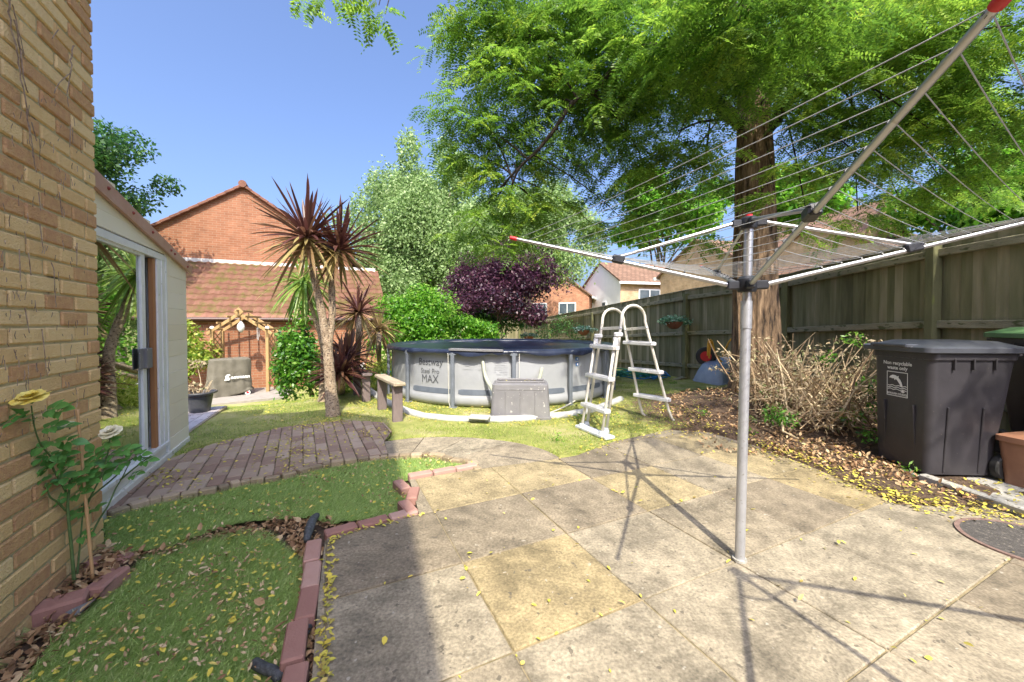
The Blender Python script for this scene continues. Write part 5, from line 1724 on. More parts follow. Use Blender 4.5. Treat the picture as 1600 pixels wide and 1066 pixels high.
def pump_box():
    a = G(782, 657, 0); b_ = G(858, 655, 0)
    u = (b_ - a).normalized(); v = Vector((-u.y, u.x, 0))
    W = .77; D = .46; H = .46
    c = a + u * (W / 2 - .10) + v * (D / 2)
    M = Matrix((u, v, ZV)).transposed() @ rotz(R(-8))
    root = empty('pump_box', (c.x, c.y, 0), 'upturned grey plastic crate covering the pool pump on the grass', 'plastic crate')
    mb = MB()
    mb.loft([(.0, 0, 0, W + .03, D + .03, .05), (.035, 0, 0, W + .03, D + .03, .05), (.036, 0, 0, W, D, .05), (.34, 0, 0, W - .035, D - .03, .05), (.40, 0, 0, W - .04, D - .035, .05), (H - .02, 0, 0, W - .045, D - .04, .055), (H, 0, 0, W - .11, D - .105, .05), (H + .001, 0, 0, W - .16, D - .14, .03), (H - .03, 0, 0, W - .17, D - .15, .03)], M, (c.x, c.y, 0), m=6)
    mb.build('crate_body', 'box_grey', root, smooth='auto')
    r = MB()
    for x in (-.19, .0, .19):
        for sy in (-1,):
            r.bbox(Vector((c.x, c.y, .2)) + M @ Vector((x, -D / 2 + .008, 0)), (.006, .02, .32), M @ Matrix.Rotation(R(-2.6), 3, 'X'), .002)
    r.bbox(Vector((c.x, c.y, H - .075)) + M @ Vector((0, -D / 2 + .018, 0)), (W - .14, .012, .012), M, .003)
    r.build('rib', 'box_grey', root)
    rim = MB()
    for dy, dx, sx_, sy_ in ((-.12, 0, W - .13, .03), (.12, 0, W - .13, .03)):
        rim.bbox(Vector((c.x, c.y, H + .008)) + M @ Vector((dx, dy, 0)), (sx_, sy_, .03), M, .008)
    rim.build('rim', 'box_grey', root)
    pts = []
    for i in range(140):
        q = Vector((c.x, c.y, 0)) + M @ Vector((random.uniform(-.24, .24), random.uniform(-.12, .12), 0))
        pts.append((q.x, q.y, H - .026))
    scatter('yellow_leaflets', pts, .024, 'litter_yellow', rnd0=.7)
pump_box()

def ground_tube():
    px = [(566, 600), (574, 610), (594, 627), (612, 637), (634, 647), (665, 656), (707, 660), (749, 661), (796, 661), (849, 657), (890, 653), (925, 646), (950, 637), (970, 628)]
    pts = smooth_line([GT(x, y - 3) + ZV * .02 for x, y in px], 6)
    mb = MB(); n = 14; prev = None
    rr = []
    for i, p in enumerate(pts):
        rr.append(.058 * (1 + .12 * noise.noise(Vector((i * .35, 0, 0)))))
    mb.tube(pts, rr, n)
    mb.v = [(x, y, max(-.01, z) * .85 + .006 * noise.noise(Vector((x * 6, y * 6, z * 6)))) for x, y, z in mb.v]
    o = mb.build('edging_tube', 'hose_white', smooth=True)
    tag(o, 'pale slumped plastic tube curving on the grass around the front of the pool', 'edging')
    a = GT(749, 662); 
    o = MB().bbox((a.x, a.y + .02, .075), (.26, .14, .035), rotz(R(-12)), .012).build('foam_pad', 'hose_white')
    tag(o, 'flat white pad lying on the pale tube left of the pump box', 'pad')
ground_tube()

def benches():
    for (l1, l2, top, lab) in (((597, 640), (621, 658), .465, 'nearer low rustic bench of two posts and a pale plank, by the pool edge'),
                               ((558, 617), (572, 627), .42, 'farther small dark rustic bench of two posts and a plank, behind the first')):
        a = GT(*l1); b_ = GT(*l2)
        d = (b_ - a); d.z = 0; L = d.length; d.normalize(); n = Vector((-d.y, d.x, 0))
        m = (a + b_) / 2
        root = empty('rustic_bench', (m.x, m.y, 0), lab, 'bench', 'rustic post benches by the pool')
        for p in (a, b_):
            MB().bbox((p.x, p.y, top / 2 - .03), (.075, .12, top + .04), frame(d, n) @ rotz(random.uniform(-.1, .1)), .006).build('post', 'old_board', root)
        MB().bbox((m.x, m.y, top + .01), (L + .24, .15, .042), frame(d, n), .008).build('plank', 'board_top' if top > .44 else 'old_board', root)
benches()

def lumps():
    c = GT(592, 603)
    mb = MB(); V = []
    n, m = 40, 12
    for k in range(m + 1):
        for j in range(n):
            a = 2 * math.pi * j / n; ph = math.pi / 2 * k / m
            r = 1 + .25 * noise.noise(Vector((math.cos(a) * 1.5, math.sin(a) * 1.5, ph)))
            mb.v.append((c.x + .38 * r * math.cos(ph) * math.cos(a), c.y + .25 + .3 * r * math.cos(ph) * math.sin(a), .26 * math.sin(ph) * r + .03 * noise.noise(Vector((a * 3, ph * 5, 2)))))
    for k in range(m):
        for j in range(n):
            mb.f.append((k * n + j, k * n + (j + 1) % n, (k + 1) * n + (j + 1) % n, (k + 1) * n + j))
    tag(mb.build('tarpaulin', 'teal_sheet', smooth=True), 'crumpled teal green tarpaulin heaped on the ground left of the pool', 'tarpaulin')
    # coils behind the ladder
    for name, mt, lab, cnt, cx, w_, off in (('garden_hose', 'blue_hose', 'blue garden hose lying in loose loops behind the ladder', 4, 1005, 1, 0), ('netting', 'green_net', 'green netting bundled on the grass behind the ladder', 9, 985, 1.1, .06)):
        b = MB(); c = GT(cx, 596)
        pts = []
        for i in range(cnt * 16):
            a = i * 2 * math.pi / 16
            k = .55 + .25 * noise.noise(Vector((i * .11, off * 9, 0)))
            pts.append(Vector((c.x + .62 * w_ * k * 1.6 * math.cos(a), c.y + .5 * k * math.sin(a) + .2, terr(c.x, c.y) + .04 + .13 * random.random() + off)))
        b.tube(pts, .014 if cnt < 6 else .010, 7)
        tag(b.build(name, mt, smooth=True), lab, 'hose' if cnt < 6 else 'netting')
    # plank lying by the fence
    c = GT(1072, 592)
    tag(MB().bbox((c.x, c.y, c.z + .05), (.75, .12, .03), rotz(R(28)) @ Matrix.Rotation(R(-8), 3, 'Y'), .004).build('plank', 'fence_rail'), 'pale plank lying on the earth between the hose and the wheelbarrow', 'plank')
lumps()

# ------------------------------------------------------------ pool ladder
def ladder():
    U = [dict(fl=G(917, 668), fr=G(1004, 653), sl=P(941, 505, 4.72), sr=P(975, 507, 4.98)),
         dict(fl=G(947, 678), fr=G(1050, 662), sl=P(971, 503, 4.38), sr=P(1008, 503, 4.62))]
    base = (U[0]['fl'] + U[1]['fr']) / 2
    root = empty('pool_ladder', (base.x, base.y, 0), 'cream metal A frame pool ladder standing on the grass right of the pool', 'ladder')
    tr = .017
    for k, q in enumerate(U):
        m = (q['sl'] + q['sr']) / 2
        top = P(957, 483, 4.88) if k == 0 else P(988, 477.5, 4.52)
        dx = (q['sr'] - q['sl'])
        left = [q['fl'] + ZV * .01, q['sl']]
        arc = []
        for i in range(1, 12):
            a = math.pi * i / 12
            c = (q['sl'] + q['sr']) / 2
            p = c - dx / 2 * math.cos(a) + ZV * (top.z - c.z) * math.sin(a) ** .8
            p.z = max(p.z, 0)
            arc.append(p)
        fr = q['fr']
        kn = q['sr'].lerp(fr, .86)
        tail = [q['sr'], q['sr'].lerp(fr, .5), kn]
        out = (fr - q['fl']); out.z = 0; out.normalize()
        tail += [fr + ZV * .06 + out * -.005, fr + ZV * .015 + out * .05, fr + ZV * .012 + out * .13]
        MB().tube(left + arc + tail, tr, 10).build('side_rail', 'ladder_cream', root, smooth=True)
    # outer step carrier on the left
    outer = []
    for k, (fx, fy, tx, ty, dd) in enumerate(((909, 671, 931, 527, 4.66), (940, 684, 962, 525, 4.26))):
        f = G(fx, fy); t = P(tx, ty, dd)
        outer.append((f, t))
        MB().tube([f + ZV * .01, t], tr * .95, 10).build('step_post', 'ladder_cream', root, smooth=True)
        MB().bbox(t + ZV * .015 + Vector((.03, 0, 0)), (.10, .05, .05), rotz(R(20)), .012).build('clamp', 'ladder_step', root)
        MB().bbox(t - ZV * .06, (.05, .05, .09), rotz(R(20)), .012).build('clamp', 'ladder_step', root)
    def step(a, b_, name, w_=.085, h=.045, ext=.05, mt='ladder_step'):
        d = b_ - a; L = d.length
        c = (a + b_) / 2
        n = d.cross(ZV).normalized()
        mb = MB().bbox(c, (L + 2 * ext, w_, h), frame(d, n, d.cross(n).normalized() * -1 if d.cross(n).z < 0 else d.cross(n)), .008)
        s = mb.build(name, mt, root)
        gr = MB()
        for k in range(5):
            o = -w_ / 2 + w_ * (k + .5) / 5
            gr.box(c + n * o + ZV * (h / 2 + .002), (L + ext, .006, .004), frame(d, n))
        gr.build('tread_rib', mt, s)
    for z in (.28, .62, .96):
        pts = []
        for (f, t) in outer:
            k = (z - f.z) / (t.z - f.z); pts.append(f.lerp(t, k))
        step(pts[0], pts[1], 'step')
    for z in (.30, .64, .985):
        pts = []
        for q in U:
            k = (z) / q['sr'].z; pts.append(q['fr'].lerp(q['sr'], k))
        step(pts[0], pts[1], 'step')
    for sd in ('sl', 'sr'):
        f = 'fl' if sd == 'sl' else 'fr'
        a = U[0][sd].lerp(U[0][f], .055); b_ = U[1][sd].lerp(U[1][f], .055)
        b_ = b_ + (a - b_) * 0.0
        MB().bbox((a + b_) / 2, ((b_ - a).length, .012, .035), frame(b_ - a, (b_ - a).cross(ZV)), .003).build('cross_bar', 'ladder_cream', root)
        for p in (a, b_):
            MB().bbox(p, (.03, .045, .02), None, .005).build('bolt', 'ladder_step', root)
    # foot plate
    a = outer[0][0]; b_ = outer[1][0]; d = b_ - a; d.z = 0
    c = (a + b_) / 2 + Vector((.03, 0, .02))
    MB().bbox(c, (d.length + .2, .13, .035), frame(d, d.cross(ZV)), .015).build('foot_plate', 'foot_blue', root)
    for p in (U[0]['fl'], U[1]['fl'], a, b_):
        MB().loft([(0, 0, 0, .07, .06, .02), (.05, 0, 0, .05, .045, .018)], None, (p.x, p.y, .02)).build('rubber_foot', 'foot_blue', root)
ladder()

# ------------------------------------------------------------ hanging baskets
def baskets():
    for (px, py, d, sz, lab, blm) in ((1053, 507, 8.45, .19, 'brown hanging basket with trailing foliage by the lit fence post', True),
                                 (912, 519, 11.9, .19, 'brown hanging basket on the fence just left of the ladder top', False),
                                 (826, 528, 15.0, .2, 'small hanging basket farthest along the fence, above the pool cover', False)):
        c = P(px, py, d)
        root = empty('hanging_basket', c - ZV * sz * .5, lab, 'hanging basket', 'hanging baskets on the fence')
        MB().lathe([(0, -sz * .55), (sz * .45, -sz * .48), (sz * .8, -sz * .15), (sz, sz * .25), (sz * 1.03, sz * .3), (0, sz * .2)], c, 20).build('bowl', 'terracotta', root, smooth='auto')
        V, F, Rn = cloud([(c.x, c.y, c.z + sz * .55, sz * 1.3, sz * 1.1, sz * .5, 260), (c.x - sz * 1.1, c.y, c.z + sz * .35, sz * .7, sz * .6, sz * .35, 90), (c.x + sz * 1.3, c.y, c.z + sz * .35, sz * .8, sz * .5, sz * .35, 90)], sz * .34)
        raw_mesh('foliage', V, F, 'basket_leaf', Rn, root)
        bk = MB().tube([c + Vector((.25, .1, sz * 2.6)), c + Vector((0, 0, sz * 2.6)), c + Vector((0, 0, sz * .4))], .006, 5)
        bk.build('bracket', 'rubber', root)
baskets()

# ------------------------------------------------------------ upturned wheelbarrow behind the trunk
def barrow():
    zg = terr(3.1, 6.3)
    c = P(1130, 577, 6.25)
    root = empty('wheelbarrow', (c.x, c.y, zg), 'upturned blue grey wheelbarrow with yellow frame and red hubbed wheel behind the trunk', 'wheelbarrow')
    # tray seen from below, lying over
    mb = MB()
    ax = Vector((.93, .30, .22)).normalized(); ay = Vector((-.30, .95, 0)).normalized(); az = ax.cross(ay)
    M = frame(ax, ay, az)
    secs = [(-.02, 0, 0, .86, .62, .10), (.02, 0, 0, .84, .60, .10), (.13, -.02, 0, .7, .5, .10), (.22, -.05, 0, .52, .4, .09), (.24, -.05, 0, .46, .34, .08)]
    mb.loft(secs, M, c + Vector((.12, .15, -.10)), m=5)
    mb.build('tray', 'barrow_tray', root, smooth='auto')
    ring = MB().loft([(-.035, 0, 0, .89, .65, .11), (-.02, 0, 0, .89, .65, .11)], M, c + Vector((.12, .15, -.10)), m=5); ring.build('rim', 'barrow_tray', root)
    wc = P(1103, 557, 6.55)
    Wm = frame(Vector((.75, .2, .6)), Vector((-.2, .97, 0)))
    nrm = Vector((-.45, -.85, .1)).normalized()
    Wm = frame(nrm.cross(ZV), ZV, nrm)
    wh = MB().lathe([(.075, -.03), (.13, -.035), (.155, -.02), (.16, 0), (.155, .02), (.13, .035), (.075, .03)], wc, 28, Wm).build('wheel', 'rubber', root, smooth='auto')
    MB().lathe([(0, -.036), (.085, -.034), (.085, .034), (0, .036)], wc, 20, Wm).build('hub', 'red_plastic', wh)
    for pl in (((1106, 556), (1107, 534), (1112, 533), (1117, 550), (1124, 562), (1136, 572)), ((1108, 560), (1110, 536), (1113, 533)), ((1129, 557), (1138, 536), (1144, 529), (1150, 529))):
        MB().tube(smooth_line([P(x, y, 6.3) for x, y in pl], 4), .016, 8).build('frame_tube', 'barrow_frame', root, smooth=True)
barrow()

# ------------------------------------------------------------ dead brushwood heap
def brush():
    root = empty('brushwood_heap', (3.3, 4.4, 0), 'heap of dead dry branches and withered leaves between trunk and bin', 'brushwood')
    st = MB(); ends = []
    for i in range(330):
        bx = random.gauss(3.42, .34); by = random.gauss(4.5, .36)
        bx = min(max(bx, 2.85), 4.45); by = max(by, 3.85)
        z0 = terr(bx, by) + random.uniform(-.02, .25)
        top = random.uniform(.3, 1.15) * math.exp(-((bx - 3.4) / 1.0) ** 2)
        p = Vector((bx, by, z0))
        L = random.uniform(.3, .95)
        a = random.uniform(0, 6.28); el = random.uniform(-.1, 1.1)
        d = Vector((math.cos(a) * math.cos(el), math.sin(a) * math.cos(el) * .7, math.sin(el)))
        e = p + d * L
        e.z = min(e.z, 1.12); 
        if e.x < 2.72: e.x = 2.72 + random.random() * .2
        if e.x > 3.25 and e.y < 3.7: e.y = 3.75
        mid = (p + e) / 2 + Vector(rand_dirs(1)[0]) * .06
        r = random.choice((.003, .005, .008, .011))
        st.tube([p, mid, e], [r, r * .8, r * .4], 5, a=random.random(), cap=False)
        ends += [mid, e, (mid + e) / 2]
    st.build('stick', 'dead_stick', root)
    cl = [(e.x, e.y, e.z, .10, .09, .08, random.randint(4, 16)) for e in ends if random.random() < .42]
    V, F, Rn = cloud(cl, .05, aspect=.35, droop=.8, shell=.1)
    raw_mesh('dead_leaves', V, F, 'dead_foliage', Rn, root)
    # green weeds coming through
    w_ = []
    for px, py, d in ((1195, 610, 4.7), (1210, 640, 4.3), (1335, 530, 4.3), (1360, 600, 3.9), (1372, 640, 3.7), (1365, 680, 3.55), (1230, 655, 4.0), (1330, 650, 3.9), (1290, 560, 4.4), (1215, 648, 3.95)):
        p = P(px, py, d); w_.append((p.x, p.y, max(p.z, terr(p.x, p.y) + .04), .13, .1, .09, 90))
    V, F, Rn = cloud(w_, .045, aspect=.4)
    tag(raw_mesh('weeds', V, F, 'ivy_leaf', Rn), kind='stuff')
brush()
def small_weeds():
    w_ = []
    for px, py in ((1052, 600), (1040, 640), (1160, 640), (1170, 660), (960, 655), (905, 655), (1000, 600), (870, 690), (1420, 738), (1395, 700), (1170, 680), (1100, 650)):
        p = GT(px, py); w_.append((p.x, p.y, terr(p.x, p.y) + .03, .08, .06, .05, 40))
    V, F, Rn = cloud(w_, .035, aspect=.35)
    tag(raw_mesh('weeds', V, F, 'bright_leaf', Rn), kind='stuff')
    # bright rank growth behind the benches, left of the pool
    w_ = []
    for i in range(60):
        px = random.uniform(520, 612); d = random.uniform(7.0, 9.5)
        p = P(px, 560, d); h = random.uniform(.2, .55)
        w_.append((p.x, p.y, terr(p.x, p.y) + h / 2, .2, .2, h / 2, 110))
    V, F, Rn = cloud(w_, .08, aspect=.25, up=.0, droop=-.6)
    tag(raw_mesh('undergrowth', V, F, 'yellow_green_leaf', Rn), kind='stuff')
small_weeds()

# ------------------------------------------------------------ bins, caddy, kerb, inspection cover
def wheelie(loc, ang, label, lidmat, marked=True, H=1.07):
    M = rotz(ang)
    root = empty('wheelie_bin', loc, label, 'wheelie bin')
    o = Vector(loc)
    # local: x = depth (front at 0, hinge at +), y = width
    body = MB()
    W0, D0, W1, D1 = .46, .50, .57, .66
    body.loft([(.02, .27, 0, D0, W0, .05), (.12, .27, 0, D0 + .01, W0 + .01, .05), (.55, .30, 0, D0 + .08, W0 + .05, .06), (.93, .325, 0, D1 - .02, W1 - .04, .06), (.932, .325, 0, D1 - .005, W1 - .01, .06), (.99, .33, 0, D1 + .005, W1 + .0, .06), (1.0, .33, 0, D1 - .0, W1 - .005, .06)], M, o, m=6)
    bd = body.build('body', 'bin_grey', root, smooth='auto')
    # shallow pressed panels
    class RB:
        def bbox(s, *a):
            MB().bbox(*a).build('rib', 'bin_grey', bd)
    rb = RB()
    for y in (-.13, .13):
        rb.bbox(o + M @ Vector((.016 - .0, y, .30)), (.02, .012, .5), M @ Matrix.Rotation(R(-3.5), 3, 'Y'), .005)
    for x in (.14, .40):
        for sy in (-1, 1):
            rb.bbox(o + M @ Vector((x, sy * (W0 / 2 + .014), .30)), (.016, .02, .52), M @ Matrix.Rotation(R(-3.5 * sy), 3, 'X'), .005)
    for x in (.16, .30, .46):
        for sy in (-1, 1):
            rb.bbox(o + M @ Vector((x, sy * (W1 / 2 - .012), .90)), (.012, .03, .09), M, .004)
    for k in range(9):
        rb.bbox(o + M @ Vector((.012, -.2 + k * .05, .955)), (.03, .008, .05), M, .002)
    lid = MB()
    lid.loft([(.985, .31, 0, .74, .61, .05), (.99, .31, 0, .755, .625, .05), (1.025, .31, 0, .755, .625, .05), (1.035, .31, 0, .73, .60, .05), (1.045, .33, 0, .66, .53, .06), (1.075, .34, 0, .52, .40, .07), (1.078, .34, 0, .44, .32, .07)], M, o, m=6)
    ld = lid.build('lid', lidmat, root, smooth='auto')
    hn = MB()
    for y in (-.15, .15):
        hn.bbox(o + M @ Vector((-.05, y, 1.035)), (.10, .035, .03), M, .01)
    hn.tube([o + M @ Vector((-.085, -.16, 1.04)), o + M @ Vector((-.085, .16, 1.04))], .014, 8)
    hn.build('lid_handle', lidmat, ld)
    bh = MB().tube([o + M @ Vector((.72, -.2, .985)), o + M @ Vector((.72, .2, .985))], .018, 8)
    for y in (-.2, .2): bh.bbox(o + M @ Vector((.69, y, .985)), (.08, .04, .06), M, .01)
    bh.build('handle', 'bin_grey', root)
    for sy in (-1, 1):
        c = o + M @ Vector((.56, sy * .27, .1))
        Wm = M @ frame((1, 0, 0), (0, 0, 1), (0, -1, 0))
        wh = MB().lathe([(.06, -.025), (.092, -.03), (.1, -.02), (.1, .02), (.092, .03), (.06, .025)], c, 28, Wm).build('wheel', 'rubber', root, smooth='auto')
        sp = MB().lathe([(0, -.02), (.062, -.018), (.062, .018), (0, .02)], c, 20, Wm)
        for k in range(5):
            a = k * 2 * math.pi / 5
            sp.bbox(c + Wm @ Vector((math.cos(a) * .035, math.sin(a) * .035, 0)), (.05, .014, .052), Wm @ rotz(a), .003)
        sp.build('rim', 'bin_grey', wh)
    MB().tube([o + M @ Vector((.56, -.27, .1)), o + M @ Vector((.56, .27, .1))], .012, 8).build('axle', 'rubber', root)
    if marked:
        # front face: slope from the loft, x as function of z
        def fx(z):
            if z < .55: return .27 + (.30 - .27) * (z - .12) / .43 - (D0 + .01 + (.07) * (z - .12) / .43) / 2
            return .30 + .025 * (z - .55) / .38 - (D0 + .08 + (D1 - .02 - D0 - .08) * (z - .55) / .38) / 2
        def fn(y, z): return o + M @ Vector((fx(z) - .003, -y, z))
        # viewer looks along +x, so left is +y
        yc, zc = -.02, .70
        put_text('Non recyclable', .042, lambda x, y: fn(yc + x, zc + .165 + y), 'sticker', bd, .001)
        put_text('waste only', .042, lambda x, y: fn(yc + x, zc + .125 + y), 'sticker', bd, .001)
        s = MB(); w2, h2, t = .095, .105, .006
        for x0, x1, y0, y1 in ((-w2, w2, -h2, -h2 + t), (-w2, w2, h2 - t, h2), (-w2, -w2 + t, -h2 + t, h2 - t), (w2 - t, w2, -h2 + t, h2 - t)):
            s.q([fn(yc + a, zc + b_) for a, b_ in ((x0, y0), (x1, y0), (x1, y1), (x0, y1))])
        for k in range(3):      # waves
            n = 16
            for i in range(n):
                x0 = -.085 + .17 * i / n; x1 = x0 + .17 / n
                f = lambda x: -.018 - .016 * k + .004 * math.sin(x * 110 + k)
                s.q([fn(yc + a, zc + b_) for a, b_ in ((x0, f(x0)), (x1, f(x1)), (x1, f(x1) + .006), (x0, f(x0) + .006))])
        up = [(-.072, .052), (-.06, .066), (-.04, .076), (-.015, .074), (.0, .066), (.016, .072), (.012, .056), (.03, .038), (.042, .015), (.05, -.015)]
        dn = [(-.072, .048), (-.058, .048), (-.045, .044), (-.03, .046), (-.02, .030), (-.016, .044), (-.002, .034), (.012, .018), (.024, .0), (.03, -.015)]
        for i in range(len(up) - 1):
            s.q([fn(yc + a, zc + b_) for a, b_ in (dn[i], dn[i + 1], up[i + 1], up[i])])
        s.q([fn(yc + a, zc + b_) for a, b_ in ((.03, -.06), (.055, -.07), (.07, -.058), (.052, -.045))])
        s.build('emblem', 'sticker', bd)
        put_text('BOROUGH COUNCIL', .022, lambda x, y: fn(yc + x, zc - h2 + .014 + y), 'sticker', bd, .0008, 'CENTER', .85)
    return root
wheelie((3.285, 3.28, .01), R(-3), 'dark grey wheelie bin with a white dolphin sticker, in front of the fence', 'bin_lid_grey')
wheelie((4.43, 2.74, .12), R(86), 'second wheelie bin with a green lid, half hidden behind the grey bin', 'green_lid', marked=False)
def corner_bits():
    # caddy at the right edge
    o = Vector((3.93, 2.86, .0)); root = empty('caddy_box', o, 'small brown lidded caddy cut by the right edge, beside the bin wheel', 'caddy')
    MB().loft([(0.0, 0, 0, .26, .26, .04), (.33, 0, 0, .31, .31, .04)], rotz(R(12)), o).build('body', 'brown_box', root, smooth='auto')
    MB().loft([(.33, 0, 0, .335, .335, .04), (.37, 0, 0, .335, .335, .04), (.385, 0, 0, .27, .27, .04)], rotz(R(12)), o).build('lid', 'brown_box', root, smooth='auto')
    # kerb lengths
    a = Vector((3.22, 3.02, 0)); e = Vector((3.40, 1.2, 0)); d = (e - a); L = d.length; d.normalize()
    k = 0; s = 0
    for ln in (.62, .61, .58):
        c = a + d * (s + ln / 2)
        m = MB().bbox((c.x, c.y, .0), (ln - .008, .07, .10), frame(d, (d.y * -1, d.x, 0)), .008)
        o = m.build('kerb_stone', 'concrete_kerb')
        tag(o, ['concrete kerb length touching the front of the grey bin', 'middle concrete kerb length beside the brown caddy', 'concrete kerb length running out of the frame by the round cover'][k], 'kerb stone', 'kerb stones by the bins')
        s += ln; k += 1
    pl = cdir([Vector((3.27, 3.05, 0)), Vector((3.44, 1.2, 0)), Vector((4.7, 1.2, 0)), Vector((4.7, 4.3, 0)), Vector((3.25, 4.0, 0)), Vector((3.22, 3.3, 0))])
    tag(MB().prism(pl, -.12, .004).build('bin_hardstanding', 'concrete_kerb'), kind='structure')
    # round inspection cover
    c = Vector((2.88, 2.12, 0)); root = empty('inspection_cover', c, 'round dark inspection cover set in the paving at the right edge', 'drain cover')
    MB().lathe([(0, .003), (.262, .003), (.262, .006), (0, .006)], c, 48).build('plate', 'iron_cover', root)
    MB().lathe([(.263, -.005), (.263, .008), (.285, .008), (.285, -.005)], c, 48).build('rim', 'iron_rim', root)
    ye2 = [(random.gauss(3.5, .2), random.uniform(1.9, 3.0), .006) for _ in range(260)]
    ye2 = [p for p in ye2 if p[0] > 3.35]
    scatter('yellow_leaflets', ye2, .026, 'litter_yellow')
corner_bits()

# ------------------------------------------------------------ rotary clothes airer
def airer():
    B = Vector((1.178, 1.979, 0)); T = B + Vector((.02, 0, 1.42)); TT = B + Vector((.026, 0, 1.735))
    root = empty('rotary_airer', B, 'silver rotary clothes airer with four arms and cord lines, standing on the patio', 'clothes airer')
    MB().tube([B + ZV * -.03, B + Vector((.018, 0, 1.30))], .0235, 20).build('lower_pole', 'pole_grey', root, smooth='auto')
    MB().tube([B + Vector((.0175, 0, 1.20)), B + Vector((.0185, 0, 1.34))], .0265, 20).build('pole_sleeve', 'pole_grey', root, smooth='auto')
    MB().tube([T - ZV * .14, TT], .021, 20).build('upper_pole', 'alu', root, smooth='auto')
    MB().tube([B + Vector((0, 0, -.0)), B + Vector((0, 0, .012))], .034, 20).build('ground_socket', 'concrete_kerb', root)
    tips = [Vector((.018, 2.2, 1.704)), Vector((.753, .605, 1.719)), Vector((2.43, 1.63, 1.712)), Vector((1.635, 3.353, 1.719))]
    hub = MB(); hub.lathe([(0, -.035), (.04, -.035), (.045, -.02), (.045, .03), (.03, .045), (0, .045)], T, 20)
    hb = hub.build('lower_hub', 'dark_plastic', root, smooth='auto')
    tb = MB().lathe([(0, -.03), (.036, -.03), (.04, -.015), (.04, .02), (.03, .03), (0, .03)], TT, 20).build('upper_hub', 'dark_plastic', root, smooth='auto')
    MB().lathe([(0, .03), (.016, .03), (.016, .042), (0, .044)], TT, 14).build('top_cap', 'red_plastic', root)
    starts = []
    for t in tips:
        d = t - T; h = Vector((d.x, d.y, 0)).normalized(); s = T + h * .075
        starts.append(s)
        MB().bbox(T + h * .065, (.06, .034, .045), frame(h, (-h.y, h.x, 0)), .006).build('bracket', 'dark_plastic', root)
        MB().bbox(TT + h * .05, (.06, .026, .035), frame(h, (-h.y, h.x, 0)), .005).build('bracket', 'dark_plastic', root)
        MB().tube([s, t], [.0125, .0085], 14).build('arm', 'alu', root, smooth='auto')
        ax = (t - s).normalized()
        MB().tube([t - ax * .012, t - ax * .004, t + ax * .03], [.0105, .0115, .0105], 14).build('end_cap', 'red_plastic', root, smooth='auto')
        j = T.lerp(t, .53)
        MB().tube([TT + h * .075, j + ZV * .012], .0085, 10).build('strut', 'alu', root, smooth='auto')
        MB().bbox(j, (.065, .04, .042), frame(ax, ax.cross(ZV)), .007).build('slider', 'dark_plastic', root)
    lv = [1.0 - .0] + [1 - .0625 * k for k in range(1, 13)]
    for f in lv:
        f = min(f, .985)
        c = MB()
        p = [T.lerp(t, f) + ZV * .008 for t in tips]
        for i in range(4):
            a, b_ = p[i], p[(i + 1) % 4]
            L = (b_ - a).length
            pts = [a.lerp(b_, k / 10) - ZV * (.012 * L * 4 * (k / 10) * (1 - k / 10)) for k in range(11)]
            c.tube(pts, .0013, 5, cap=False)
        c.build('cord_line', 'line_cord', root)
        for q in p:
            pass
    arms = [c for c in root.children if c.name.startswith('arm')]
    for f in lv:
        for t, am in zip(tips, arms):
            q = T.lerp(t, min(f, .985)); ax = (t - T).normalized(); rr = .0128 - .004 * f
            MB().tube([q - ax * .003, q + ax * .003], rr, 8).build('eyelet', 'dark_plastic', am)
airer()

